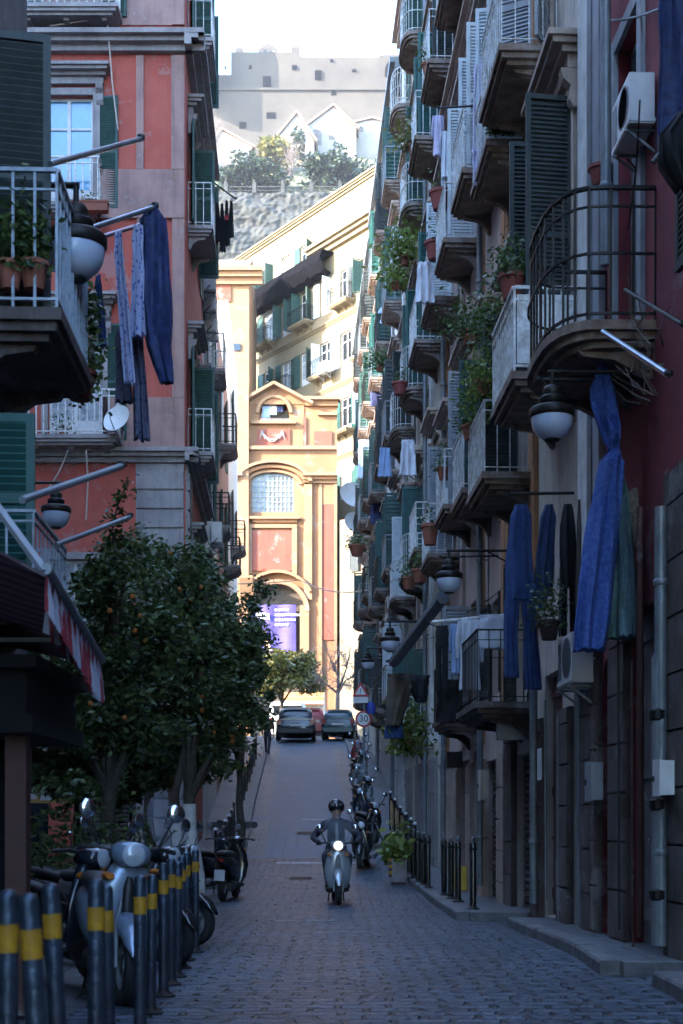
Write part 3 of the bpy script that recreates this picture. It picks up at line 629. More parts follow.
# R5
pl = []
for Y, st in ((42.6, GR), (46.2, dict(IR, w=1.7)), (49.8, GR)):
    for z in (4.9, 8.8, 12.8, 16.8, 20.4): pl.append(auto(Y, z, st, h=2.3, sh=rnd.choice(['greenshut', 'tealshut', 'darkshut', 'whiteshut'])))
pl += [dict(Y=43, z=1.5, w=1.3, h=2.3, kind='gate', m='greenshut'), dict(Y=47, z=2.2, w=1.3, h=2.3, kind='void')]
right_house('pale grey house with dark green shutters on the steep part of the street', 40.6, 52, 1, 23.6, 'palegrey', pl, far=True, corn=((22.9, .5, .5, 'zinc'),), pipes=((44.4, 2, 23, 'zinc'), (51.7, 3, 23, 'zinc')))
pl = []
for Y in (54, 57.6, 61.2):
    for z in (6.4, 9.9, 13.5, 17.2, 20.4): pl.append(auto(Y, z, IR if Y != 57.6 else GR, h=2.3, sh=rnd.choice(['greenshut', 'darkshut'])))
pl += [dict(Y=55, z=3.7, w=1.3, h=2.3, kind='wood', m='greenshut'), dict(Y=60, z=4.5, w=1.3, h=2.3, kind='gate', m='greenshut')]
right_house('off white house with black balconies at the top of the slope', 52, 65, 2.5, 23.2, 'whiteplaster', pl, far=True, corn=((22.5, .5, .5, 'zinc'),))
# houses behind the camera on the right (added unseen, kept low to let sky light in)
# ------------------------------------------------------------------ left-hand row
def left_house(name, label, y0, y1, z0, H, wall, plan, back=11, front=None, frontops=(), **kw):
    B = Building(name, label, 'apartment house', [(XL(y1), y1), (XL(y0), y0), (XL(y0) - back, y0), (XL(y1) - back, y1)], z0, H, wall, **kw)
    k = math.hypot(1, .038)
    B.facade(0, [dict(o, x=(y1 - o['Y']) * k) for o in plan]); B.facade(1, [dict(o, x=XL(y0) - o['X']) for o in frontops], wall=front); B.facade(2); B.facade(3)
    return B
# L2: the coral red house, its front turned to the camera at Y = 32
fo = []
for z in (6.55 + .0, 11.2, 15.9, 20.6, 25.75):
    for X in (-7.0, -9.9):
        o = dict(X=X + (.55 if z > 15 and X == -7. and z < 16 else 0), z=z, w=1.15, h=2.75)
        fo.append(o)
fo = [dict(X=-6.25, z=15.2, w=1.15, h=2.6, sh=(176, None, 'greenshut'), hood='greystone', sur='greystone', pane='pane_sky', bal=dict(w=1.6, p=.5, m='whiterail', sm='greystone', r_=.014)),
      dict(X=-6.1, z=9.9, w=1.2, h=2.7, sh=(176, None, 'greenshut'), pane='pane_curtain', hood='greystone', sur='greystone', bal=dict(w=2.2, p=.7, m='whiterail', sm='greystone', r_=.014)),
      dict(X=-6.2, z=19.55, w=1.3, h=2.6, sh=(175, 175, 'greenshut'), bal=dict(w=2.4, p=.7, m='whiterail', sm='greystone', r_=.014)),
      dict(X=-9.6, z=15.2, w=1.2, h=2.6, sh=(175, 175, 'tealshut'), hood='greystone', sur='greystone', bal=dict(w=1.8, p=.6, m='whiterail', sm='greystone')),
      dict(X=-9.6, z=9.9, w=1.2, h=2.7, sh=(175, 175, 'tealshut'), hood='greystone', sur='greystone', bal=dict(w=2., p=.7, m='whiterail', sm='greystone')),
      dict(X=-6.1, z=4.9, w=1.2, h=2.3, pane='pane_curtain', sh=(175, None, 'greenshut'), sur='greystone'), dict(X=-9.4, z=4.9, w=1.2, h=2.3, sh=(175, 175, 'tealshut'), sur='greystone'),
      dict(X=-5.2, z=-.1, w=1.5, h=2.6, kind='gate'), dict(X=-8., z=-.1, w=2.6, h=2.6, kind='void')]
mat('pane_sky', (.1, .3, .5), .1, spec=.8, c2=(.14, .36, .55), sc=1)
sp = []
for z in (5.2, 9.9, 15.2, 19.6):
    sp += [dict(Y=33.6, z=z, w=1.05, h=2.4, bal=dict(w=1.7, p=.58, m='whiterail', sm='greystone'), hood='greystone', sh=(90, 170, 'greenshut')), dict(Y=36.6, z=z, w=1.05, h=2.4, hood='greystone', sh=(175, 90, 'greenshut'))]
RED = left_house('apartment_house', 'coral red corner house with grey stone trim, its front facing down the street', 32, 38.4, -.2, 26, 'coral', sp, frontops=fo)
for z, d, h in ((25.0 - .0, .5, .5), (9.4, .3, .3), (18.75, .45, .36)):
    for i in (0, 1): RED.cornice(i, z, d, h, 'greystone')
# plinth bands, corner strips and quoins of the red house (front = edge 1, side = edge 0)
def rect(B, i, x0, x1, z0, z1, d, m, name='stone_band'): return B.part(i, MB().box(x0, x1, 0, d, 0, z1 - z0), name, m, 0, .002, z0)
rect(RED, 1, .02, 2.0, 15.08, 16.1, .05, 'pinkstone'); rect(RED, 1, .02, 1.9, 9.75, 10.9, .05, 'pinkstone'); rect(RED, 1, 3.4, 11, 9.7, 9.9, .04, 'pinkstone')
rect(RED, 1, .02, .32, 16.1, 18.7, .06, 'pinkstone'); rect(RED, 1, .95, 1.12, 16.1, 18.7, .06, 'pinkstone'); rect(RED, 1, .02, .3, 10.9, 15.0, .06, 'pinkstone'); rect(RED, 1, .95, 1.1, 10.9, 15.0, .06, 'pinkstone')
rect(RED, 1, .02, .3, 19.4, 24.9, .06, 'pinkstone'); rect(RED, 1, .02, 12, 14.98, 15.07, .08, 'pinkstone', 'string_course'); rect(RED, 1, .02, 4.6, 19.4, 21.2, .03, 'pinkstone')
q = MB(); z = 0
for j in range(21):
    q.box(.04, 1.12, 0, .09, z, z + .385); z += .44
rect(RED, 1, .03, 1.13, -.2, 9.38, .045, 'greystone'); RED.part(1, q, 'quoins', 'greystone', .0, .003, .0)
q = MB(); z = 0
for j in range(21): q.box(5.4, 6.36, 0, .09, z, z + .385); z += .44
rect(RED, 0, 5.35, 6.38, -.2, 9.38, .045, 'greystone'); RED.part(0, q, 'quoins', 'greystone', .0, .003, .0)
pl = [dict(Y=Y, z=z, w=1., h=2.2, bal=dict(w=1.6, p=.55, m=m_, sm='greystone') if b_ else None, sh=(174, 172, s_)) for Y, z, m_, b_, s_ in
      ((40.2, 6.2, 'iron', 1, 'greenshut'), (43.6, 6.4, 'greyrail', 1, 'darkshut'), (40.2, 10.2, 'whiterail', 0, 'greenshut'), (43.6, 10.3, 'iron', 1, 'greenshut'), (40.2, 14, 'whiterail', 1, 'whiteshut'), (43.8, 14, 'whiterail', 0, 'greenshut'))]
left_house('apartment_house', 'narrow grey plaster house just beyond the coral red house', 38.4, 46, .6, 17.3, 'palegrey', pl, far=True, roof='rooftile')
pl = [dict(Y=Y, z=z, w=1., h=2.2, bal=dict(w=1.6, p=.6, m='iron', sm='greystone') if b_ else None, sh=(174, 172, s_)) for Y, z, b_, s_ in
      ((48, 6.2, 1, 'greenshut'), (51.8, 6.4, 0, 'darkshut'), (48, 10.2, 0, 'greenshut'), (51.8, 10.6, 1, 'greenshut'), (48, 14, 1, 'whiteshut'), (51.8, 14.3, 0, 'greenshut'))]
left_house('apartment_house', 'pink plastered house with banded white stonework on the left side of the slope', 46, 55, 1.9, 17.6, 'pinkwall', pl, far=True, roof='rooftile')
pl = [dict(Y=Y, z=z, w=1., h=2.2, bal=dict(w=1.7, p=.6, m='iron', sm='greystone') if b_ else None, sh=(174, 172, s_)) for Y, z, b_, s_ in
      ((57.4, 8., 1, 'greenshut'), (61.6, 8, 0, 'darkshut'), (57.4, 12.4, 1, 'darkshut'), (61.6, 12.5, 0, 'greenshut'), (58, 16.6, 0, 'darkshut'))]
left_house('apartment_house', 'white plastered house with a sloping roof line on the left, below the church', 55, 64.6, 3.4, 21.6, 'whiteplaster', pl, far=True, roof='rooftile')
# L1: near left house (only its balconies reach the frame)
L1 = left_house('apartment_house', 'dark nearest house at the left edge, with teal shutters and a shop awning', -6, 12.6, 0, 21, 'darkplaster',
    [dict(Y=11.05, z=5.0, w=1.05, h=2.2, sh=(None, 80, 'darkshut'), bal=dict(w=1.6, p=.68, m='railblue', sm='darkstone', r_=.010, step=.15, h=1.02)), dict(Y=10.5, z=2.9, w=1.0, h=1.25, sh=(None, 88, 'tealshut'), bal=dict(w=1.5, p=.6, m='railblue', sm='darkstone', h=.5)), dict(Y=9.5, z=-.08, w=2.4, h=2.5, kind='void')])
# unseen houses added out of frame to block the sun and shape sky light
def plainhouse(label, poly, z0, H, wall):
    B = Building('apartment_house', label, 'apartment house', poly, z0, H, wall)
    for i in range(len(poly)): B.facade(i)
plainhouse('unseen plain house added left of the little square to block the sun', [(-14, 32), (-14, 4), (-26, 4), (-26, 32)], -.3, 35, 'palegrey')
plainhouse('unseen plain house added behind the camera on the left to shade the street', [(-2, -6.1), (-1.2, -60), (-14, -60), (-14, -6.1)], 0, 24, 'paleyellow')
plainhouse('unseen plain house added behind the camera on the right, low to let sky light in', [(5.9, -60), (3.4, 5.9), (16, 5.9), (16, -60)], 0, 10, 'cream')
# ------------------------------------------------------------------ church gateway (front at Y = 85, facing the camera)
CY = 85.0; cs = CY / F
def cX(px): return (px - 341.5) * cs
def cZ(py): return CAM_Z + (HOR - py) * cs
x1c = cX(337); x0c = cX(233)
CH = Building('church', 'orange baroque church front with terracotta panels and a tall arched gateway', 'church', [(x1c, CY), (x0c, CY), (x0c, CY + 9), (x1c, CY + 9)], 5.5, cZ(452), 'orange', roof='rooftile')
def fx(px): return x1c - cX(px)
aw = (305 - 250) * cs
CH.facade(0, [dict(x=fx(277.5), w=aw, z=6.0, h=cZ(584) - 6.0, arch=True, kind='', rev=.34), dict(x=fx(273), w=42*cs, z=cZ(512), h=cZ(470) - cZ(512), arch=False, kind='', rev=.34)])
for i in (1, 2, 3): CH.facade(i)
def cbox(px0, px1, py0, py1, d, m, name, y=.004): return CH.part(0, MB().box(fx(px1), fx(px0), 0, d, 0, cZ(py0) - cZ(py1)), name, m, 0, y, cZ(py1))
# gateway interior: flat dark brown panel, the vault's shade put into its colour
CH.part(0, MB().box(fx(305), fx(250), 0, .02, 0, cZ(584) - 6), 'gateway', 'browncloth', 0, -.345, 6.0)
# arched great window with leaded grid
b = MB(); x0, x1, za, zb = fx(294), fx(252), 0, cZ(470) - cZ(512)
MBp = CH.part(0, MB().box(x0, x1, 0, .02, za, zb), 'window', 'pane_gold' if 'pane_gold' in M else mat('pane_gold', (.3, .29, .24), .2, c2=(.12, .1, .06), sc=.9).name, 0, -.2, cZ(512))
g = MB(); n_ = 10
for k in range(n_ + 1): x = x0 + (x1 - x0) * k / n_; g.box(x - .03, x + .03, 0, .05, za, zb)
for k in range(9): z = za + (zb - za) * k / 8; g.box(x0, x1, .006, .044, z - .03, z + .03)
g.build('glazing_bars', 'zinc', MBp, loc=(0, .03, 0))
def archband(cx, zc, r0, r1, d, flat=1., a0=0, a1=180, n=20):
    b = MB(); q = []
    for k in range(n + 1):
        t = R(a0 + (a1 - a0) * k / n); q.append((math.cos(t), math.sin(t)))
    for (c0, s0), (c1, s1) in zip(q, q[1:]):
        pts = [(cx + r0*c0, 0, zc + r0*s0*flat), (cx + r1*c0, 0, zc + r1*s0*flat), (cx + r1*c1, 0, zc + r1*s1*flat), (cx + r0*c1, 0, zc + r0*s1*flat)]
        b.add(pts + [(x, d, z) for x, y, z in pts], [(0, 1, 2, 3), (7, 6, 5, 4), (0, 4, 5, 1), (2, 6, 7, 3), (1, 5, 6, 2), (3, 7, 4, 0)])
    return b
# window head: segmental fill and pediment
xc = fx(273)
CH.part(0, archband(xc, 0, 0, 1, .1), 'x', 'orange', 0, -50, 0) if False else None
hw = 22*cs
# segmental arch top: two corner fills
seg = MB(); zt = cZ(470); zsp = cZ(482)
for sx in (-1, 1):
    N = 8
    for k in range(N):
        t0, t1 = k / N, (k + 1) / N; xa, xb = hw * t0, hw * t1; z0_ = zsp + (zt - zsp) * math.sqrt(1 - t0**2); z1_ = zsp + (zt - zsp) * math.sqrt(max(0, 1 - t1**2))
        seg.prismy([(xc + sx*xa, z0_), (xc + sx*xb, z1_), (xc + sx*xb, zt + .02), (xc + sx*xa, zt + .02)], -.1, .004)
CH.part(0, seg, 'window_head', 'orange', 0, 0, 5.5).location.z = -5.5 + .0
CH.part(0, archband(xc, cZ(486), 36*cs, 40*cs, .55, .6, 8, 172), 'arched_pediment', 'orangelight', 0, .004, 5.5).location.z = -5.5
CH.part(0, archband(xc, cZ(486), 31*cs, 36.2*cs, .32, .56, 8, 172), 'arched_pediment', 'orange', 0, .004, 5.5).location.z = -5.5
CH.part(0, archband(xc, cZ(486), 26*cs, 30*cs, .14, .52, 5, 175), 'arched_pediment', 'orangelight', 0, .004, 5.5).location.z = -5.5
# cornice either side of the pediment
for a, e in ((303, 337), (235, 243)):
    cbox(a, e, 475, 478, .7, 'orangelight', 'cornice'); cbox(a, e, 478, 481, .45, 'orange', 'cornice'); cbox(a, e, 481, 484, .25, 'orangelight', 'cornice')
cbox(233, 337, 447, 450.5, .3, 'orangelight', 'cornice', .006)
# pilasters
cbox(235, 249, 388, 720, .42, 'orangelight', 'pilaster'); cbox(319, 322, 485, 720, .18, 'orangelight', 'pilaster'); cbox(334, 337, 485, 720, .2, 'orangelight', 'pilaster'); cbox(304, 312, 485, 600, .2, 'orangelight', 'pilaster')
cbox(322, 334, 505, 640, .1, 'terrapanel', 'panel'); cbox(322, 334, 485, 505, .12, 'orange', 'panel')
cbox(252, 292, 531, 571, .12, 'terrapanel', 'panel')
cbox(247, 252, 528, 575, .2, 'orangelight', 'moulding'); cbox(292, 297, 528, 575, .2, 'orangelight', 'moulding'); cbox(247, 297, 525, 528.5, .22, 'orangelight', 'moulding')
cbox(250, 300, 517.5, 520, .4, 'orangelight', 'window_sill'); cbox(253, 297, 520, 523, .2, 'orange', 'window_sill')
xa = fx(277.5)
CH.part(0, archband(xa, cZ(612), 27.6*cs, 32*cs, .3, 1., 0, 180), 'gateway_moulding', 'orangelight', 0, .004, 5.5).location.z = -5.5
CH.part(0, archband(xa, cZ(607), 35*cs, 38*cs, .45, .95, 25, 155), 'gateway_moulding', 'orangelight', 0, .004, 5.5).location.z = -5.5
cbox(300, 309, 606, 720, .26, 'orangelight', 'pilaster'); cbox(246, 250, 606, 720, .26, 'orangelight', 'pilaster')
# console with its ledge on the left of the arch
cb = CH.part(0, MB().prismx([(0, 0), (.3, 0), (.55, .4), (.75, .75), (.9, 1.0), (.9, 1.15), (0, 1.15)], fx(254), fx(241)), 'console', 'orangelight', 0, .42, cZ(598))
# upper storey over the gateway: arched loggia under a gable
pass; TOP = Building  # the loggia shares the church's Empty
def up_front(px0, px1, py0, py1, op=None, y=0.0, m='orange'):
    x0, x1, z0, z1 = fx(px1), fx(px0), cZ(py1) - 5.5, cZ(py0) - 5.5; b = MB(); dep = 1.2
    if not op: b.box(x0, x1, -dep, 0, z0, z1); return b
    ox0, ox1, oz0, ozs, r_ = op; b.box(x0, ox0, -dep, 0, z0, z1); b.box(ox1, x1, -dep, 0, z0, z1); b.box(ox0, ox1, -dep, 0, z0, oz0)
    N = 14; c = (ox0 + ox1)/2
    for k in range(N):
        t0, t1 = math.pi*k/N, math.pi*(k+1)/N; xa_, xb_ = c - r_*math.cos(t0), c - r_*math.cos(t1)
        b.prismy([(xa_, ozs + r_*math.sin(t0)), (xb_, ozs + r_*math.sin(t1)), (xb_, z1), (xa_, z1)], -dep, 0)
    return b
r_ = (289 - 259)/2*cs
b = up_front(247, 304, 403, 450, (fx(289), fx(259), cZ(420) - 5.5, cZ(412) - 5.5, r_)); CH.part(0, b, 'loggia_wall', 'orange', 0, -.3, 5.5)
gp = [(fx(304), cZ(403) - 5.5), (fx(304) - .2, cZ(403) - 5.5), (fx(274), cZ(384) - 5.5), (fx(247) + .2, cZ(403) - 5.5)]
CH.part(0, MB().prismy([(fx(306), cZ(403) - 5.5), (fx(274), cZ(385) - 5.5), (fx(245), cZ(403) - 5.5)], -1.5, .0), 'gable', 'orange', 0, -.25, 5.5)
gm = MB(); A_, B_, C_ = (fx(313), .1, cZ(404) - 5.5), (fx(274), .1, cZ(383.5) - 5.5), (fx(243), .1, cZ(401) - 5.5)
gm.bar((A_[0], -.2, A_[2]), (B_[0], -.2, B_[2]), .9, .17); gm.bar((B_[0], -.2, B_[2]), (C_[0], -.2, C_[2]), .9, .17); CH.part(0, gm, 'gable_cornice', 'orangelight', 0, .05, 5.5)
CH.part(0, archband(fx(274), cZ(412), 15.2*cs, 18*cs, .2), 'loggia_moulding', 'orangelight', 0, -.295, 5.5).location.z = -5.5
cbox(251, 296, 420.5, 423.5, .35, 'orangelight', 'window_sill', -.29); cbox(257, 290, 428, 445, .1, 'terrapanel', 'panel', -.296)
# stucco festoon on the panel
fs_ = MB(); pts = [(fx(262) + (fx(284) - fx(264)) * k / 12, .16, cZ(432) - 5.5 - .45 * math.sin(math.pi * k / 12)) for k in range(13)]; fs_.tube(pts, [.03 + .03 * math.sin(math.pi * k / 12) for k in range(13)], 7)
fs_.tube([(x, y, z - .12 * math.sin(math.pi * k / 12)) for k, (x, y, z) in enumerate(pts)], .035, 5)
for p in (pts[0], pts[-1]):
    for dx in (-.16, 0, .14): fs_.tube([(p[0], .16, p[2] + .12), (p[0] + dx * .6, .16, p[2] - .12), (p[0] + dx, .16, p[2] - .26 - abs(dx))], [.035, .03, .015], 5)
CH.part(0, fs_, 'festoon', 'farwhite', 0, -.25, 5.5)
# right attic blocks
CH.part(0, up_front(304, 337, 405, 450), 'attic_wall', 'orange', 0, -.35, 5.5)
cbox(303, 340, 397, 400, .8, 'orangelight', 'cornice', -.6); cbox(305, 338, 400, 405, .5, 'orange', 'cornice', -.6); cbox(314, 332, 430, 447, .1, 'terrapanel', 'panel', -.346); cbox(303, 306, 416, 447, .12, 'terrapanel', 'panel', -.346); cbox(318, 337, 412, 414.5, .3, 'orangelight', 'cornice', -.346)
# bell-cote seen behind the loggia: a rear wall
CH.part(0, MB().box(fx(304), fx(247), -.3, 0, 0, cZ(403) - cZ(450)), 'rear_wall', 'darkplaster', 0, -3.2, cZ(450))
# orange block standing behind, left of the church, with a tiled roof
bx0, bx1 = P(203, 0, 93).x, P(249, 0, 93).x; zt_ = P(0, 272, 93).z
OB = Building('apartment_house', 'tall orange house with a tiled roof just behind the church on its left', 'apartment house', [(bx1, 93), (bx0, 93), (bx0, 101), (bx1, 101)], 5.8, zt_, 'orangelight', roof='rooftile')
s93 = 93 / F
OB.facade(0, [dict(x=bx1 - P(226, 0, 93).x - .2, z=P(0, 302, 93).z - 2, w=.01, h=.01, kind='')] if False else []); [OB.facade(i) for i in (1, 2, 3)]
OB.part(0, MB().box((249-231)*s93, (249-214)*s93, 0, .1, 0, 26*s93), 'panel', 'terrapanel', 0, .004, P(0, 302, 93).z); OB.cornice(0, zt_ - .9, .9, 1.0, 'orangelight'); 
OB.part(0, MB().box((249-236)*s93 - .3, (249-229)*s93 - .3, 0, .1, 0, 7*s93), 'window', 'pane_dark', 0, .004, P(0, 351, 93).z)
rf = MB(); 
rf.prismx([(0, 0), (-9.5, 0), (-4.7, 2.3)], .0, bx1 - bx0)
OB.part(0, rf, 'roof', 'rooftile', 0, .6, zt_ + .14)
# ------------------------------------------------------------------ yellow apartment block, turned 34 degrees
A0 = Vector((2.55, 90.)); dv = Vector((-.68, 1)).normalized(); Lb = 25.0; A1 = A0 + dv * Lb; nb = Vector((dv.y, -dv.x)); zr = P(0, 166, 90).z
YB = Building('apartment_block', 'sunlit yellow and pink apartment block rising behind the church, with a black netted cornice', 'apartment block', [tuple(A0), tuple(A1), tuple(A1 + nb * 14), tuple(A0 + nb * 14)], 6, zr, 'yellowwall', roof='yellowwall', far=True)
def ypos(px):                       # distance along the facade for a pixel column
    k = (px - 341.5) / F; t = (A0.y * k - A0.x) / (dv.x - dv.y * k); return t, A0.y + dv.y * t
def yz(px, py): t, Y = ypos(px); return CAM_Z + (HOR - py) / F * Y
ys_ops = []
def yo(pxc, pyt, pyb, wm, sh='tealshut', bal=None, ang=(175, 175)):
    t, Y = ypos(pxc); z0 = yz(pxc, pyb); ys_ops.append(dict(x=t, z=z0, w=wm*1.35, h=yz(pxc, pyt) - z0, sh=(ang[0], ang[1], sh) if sh else None, bal=bal, frame='whiteframe'))
YBAL = dict(w=2.3, p=.8, m='iron', sm='yellowwall')
yr = random.Random(5)
for k in range(9):
    t = 1.5 + 2.5 * k
    for j, (za_, hh) in enumerate(((yz(305, 273), 2.0), (yz(350, 301), 2.3), (yz(350, 364), 2.3), (yz(350, 430), 2.3), (yz(350, 497), 2.3), (yz(350, 562), 2.3))):
        if j == 0 and k < 3: continue
        bl = j in (1, 2, 3) and (k + j) % 2 == 0
        ys_ops.append(dict(x=t, z=za_, w=1.3, h=hh, sh=(yr.choice([176, 120, 90]), yr.choice([176, 100, 176]), yr.choice(['tealshut', 'greenshut', 'greenshut', 'whiteshut'])), bal=YBAL if bl else None, frame='whiteframe', pane=yr.choice(['pane_dark', 'pane_curtain'])))
YB.facade(0, ys_ops); [YB.facade(i) for i in (1, 2)]; YB.facade(3, wall='pinkwall')
YB.cornice(0, zr - .3, .4, .33, 'yellowwall'); YB.cornice(3, zr - .3, .4, .33, 'yellowwall')
t1, _ = ypos(300)
zc = yz(340, 246); YB.cornice(0, zc, .8, .7, 'yellowwall', x0=-.5, x1=8.0); YB.cornice(3, zc, .8, .7, 'yellowwall')
# pink bays between yellow strips
for pa, pb in ((382, 370), (352, 345), (316, 309), (284, 279)):
    ta, tb = ypos(pa)[0], ypos(pb)[0]; ta = max(ta, .02)
    lo = 8; YB.part(0, MB().box(ta, tb, 0, .06, 0, zc - .1 - lo), 'pink_bay' if pa != 382 else 'corner_pilaster', 'pinkwall' if pa != 382 else 'orangelight', 0, .002, lo) if pa in (382,) else None
for za_ in (yz(360, 378), yz(360, 310), yz(360, 452), yz(360, 520)): YB.cornice(0, za_, .22, .25, 'yellowwall', x0=-.2, x1=24)
# netting slung under the upper cornice
nm = MB(); ta, tb = ypos(334)[0], ypos(259)[0]; N = 24; vs = []
for k in range(N + 1):
    x = ta + (tb - ta) * k / N; sg = .25 * abs(math.sin(k * 1.9)); 
    vs += [(x, .05, .3), (x, 1.0, .35), (x, 1.15, -.1 - sg), (x, .8, -.75 - sg), (x, .2, -1.0 - sg * .5)]
nm.add(vs, [(k*5+j, k*5+j+1, k*5+j+6, k*5+j+5) for k in range(N) for j in range(4)]); nm.add([(ta, .05, .28), (tb, .05, .28), (tb, .98, .3), (ta, .98, .3)], [(0, 1, 2, 3)])
nm.box(ta, tb, 0, .95, .36, .46)
YB.part(0, nm, 'netted_cornice', 'net', 0, .01, yz(300, 279))
# lower stone house right of the church
B_ = Building('apartment_house', 'pale rusticated house wall squeezed between the church and the right-hand row', 'apartment house', [(2.6, 83.), (-.1, 84.6), (-.1, 89), (2.6, 89)], 5.6, P(0, 520, 84).z, 'yellowwall', far=True)
B_.facade(0, [dict(x=1.3, z=P(0, 632, 84).z, w=1.1, h=2.6, sh=(90, None, 'darkshut'), frame='brownframe'), dict(x=1.3, z=P(0, 572, 84).z, w=1.1, h=2.2, sh=(170, 170, 'darkshut'), frame='brownframe')]); [B_.facade(i) for i in (1, 2, 3)]
q = MB(); z = 0
while z < 13: q.box(.02, .7, 0, .05, z, z + .5); z += .62
q.box(.1, .6, 0, .03, 0, 13)
B_.part(0, q, 'stone_courses', 'yellowwall', 0, .003, 5.6)
# left flank behind the white house: cream block, partly sunlit
pl_ = [(P(247, 0, 104).x, 104), (P(188, 0, 104).x - 6, 104), (P(188, 0, 104).x - 6, 118), (P(247, 0, 104).x, 118)]
# ------------------------------------------------------------------ castle hill
def slope_z(y): return float(np.interp(y, [118, 150, 258.5, 262, 290, 330, 385, 470, 700], [7, 20, 104, 117.5, 139, 150, 168, 200, 205]))
hb = MB(); hy = frange(118, 258.5, 9) + [262, 275, 290, 310, 330, 360, 385, 430, 470, 700]; hx = frange(-420, 420, 20)
hr = random.Random(3)
hb.add([(x, y, slope_z(y) - abs(x) * .06 + hr.uniform(-1.2, 1.2) * (1 if y < 256 else .2) - (2 if y == 118 else 0)) for y in hy for x in hx], [(j*len(hx)+i, j*len(hx)+i+1, (j+1)*len(hx)+i+1, (j+1)*len(hx)+i) for j in range(len(hy)-1) for i in range(len(hx)-1)])
structure(hb.build('hill', 'hillsoil'))
# rocky retaining wall with parapet posts
tz = P(0, 192, 260).z; rw = MB(); NX, NZ = 220, 60; X0, X1 = P(140, 0, 260).x, P(430, 0, 260).x; vs = []
from mathutils import noise as mn
for j in range(NZ + 1):
    for i in range(NX + 1):
        px_, pz_ = X0 + (X1 - X0) * i / NX, tz - 24 + 24 * j / NZ
        dy = 1.6 * mn.noise((px_ * .12, pz_ * .3, 0)) + .9 * mn.noise((px_ * .4, pz_ * .7, 3)) + .5 * mn.noise((px_ * 1.1, pz_ * 1.4, 9)); vs.append((px_, 260 + dy - (NZ - j) * .1, pz_))
rw.add(vs, [(j*(NX+1)+i, j*(NX+1)+i+1, (j+1)*(NX+1)+i+1, (j+1)*(NX+1)+i) for j in range(NZ) for i in range(NX)]); rw.box(X0, X1, 260.6, 266, tz - 24, tz + .02)
RWt = thing('retaining_wall', 'long rough grey rock retaining wall below the hillside garden', 'wall', (0, 0, 0)); rw.build('wall', 'rock', RWt)
rl = MB(); xx = X0
while xx < X1: rl.box(xx - .35, xx + .35, 260.2, 260.9, tz, tz + 1.9); rl.lathe([(.0, 2.6), (.3, 2.3), (.2, 2.0), (.4, 1.9)], (xx, 260.55, tz), 8); xx += 5.3
rl.box(X0, X1, 260.4, 260.6, tz + 1.1, tz + 1.25); rl.box(X0, X1, 260.4, 260.6, tz + .4, tz + .5); rl.build('parapet', 'rock', RWt)
# white houses on the hill
def gable_house(label, pxa, pxb, pxapex, pyeave, pyapex, pybot, Y, dep, wins=()):
    s_ = Y / F; xa, xb, xp = P(pxa, 0, Y).x, P(pxb, 0, Y).x, P(pxapex, 0, Y).x; z0, ze, zp = P(0, pybot, Y).z, P(0, pyeave, Y).z, P(0, pyapex, Y).z
    t = thing('hill_house', label, 'house', (xa, Y, z0)); W = xb - xa
    poly = [(0, 0), (W, 0), (W, ze - z0), (xp - xa, zp - z0), (0, ze - z0)]; MB().prismy(poly, 0, dep).build('wall', 'farwhite', t)
    r2 = MB(); g = .6
    for (x0, z0_), (x1_, z1_) in (((-g, ze - z0 - .3), (xp - xa, zp - z0 + .2)), ((xp - xa, zp - z0 + .2), (W + g, ze - z0 - .3))): r2.bar((x0, dep/2 - .2, z0_ + .2), (x1_, dep/2 - .2, z1_ + .2), dep + .6, .35)
    r2.build('roof', 'rooftile', t)
    for (px, py, w_, h_) in wins: MB().box(-w_/2, w_/2, -.05, .1, 0, h_).build('window', 'darkplaster', t, loc=(P(px, 0, Y).x - xa, 0, P(0, py, Y).z - z0))
    return t
gable_house('white gabled house with a tall window, left of the other gables under the castle', 275, 314, 297, 141, 114, 165, 292, 12, ((306, 142, 1.2, 2.4),))
gable_house('largest white gabled house under the castle, brown tiled side roof', 305, 356, 333.5, 128, 107, 165, 296, 20, ((318, 145, 1.6, 3.4), (332, 140, 1.3, 3)))
gable_house('small white house with a low roof at the left end of the hill', 210, 252, 222, 147, 131, 175, 288, 12, ((226, 168, 2.2, 5),))
gable_house('long white wing stretching right of the gabled houses', 340, 399, 372, 126, 120, 165, 300, 14, ((360, 132, 1.5, 1.2), (375, 130, 1.5, 1.2)))
# castle
KY = 400.; ks = KY / F
CT = thing('castle', 'huge pale stone fortress with small dark windows crowning the hill', 'castle', (P(300, 0, KY).x, KY, P(0, 175, KY).z)); cx0 = P(300, 0, KY).x; cz0 = P(0, 175, KY).z
def kx(px): return P(px, 0, KY).x - cx0
def kz(py): return P(0, py, KY).z - cz0
b = MB(); b.prismy([(kx(231), 0), (kx(450), 0), (kx(450), kz(54)), (kx(403), kz(54)), (kx(379), kz(55)), (kx(379), kz(57)), (kx(303), kz(57)), (kx(290), kz(52)), (kx(231), kz(52))], 0, 40); b.build('wall', 'castlestone', CT)
MB().prismy([(kx(150), 0), (kx(231), 0), (kx(231), kz(72)), (kx(150), kz(72))], 1.5, 40).build('wall', 'castlestone', CT)
MB().prismy([(kx(150), 0), (kx(450), 0), (kx(450), kz(96)), (kx(150), kz(96))], -2.5, .0).build('sloping_base', 'castlestone', CT)
MB().box(kx(150), kx(450), -3.2, .0, kz(95.5), kz(93.5)).build('string_course', 'castlestone', CT)
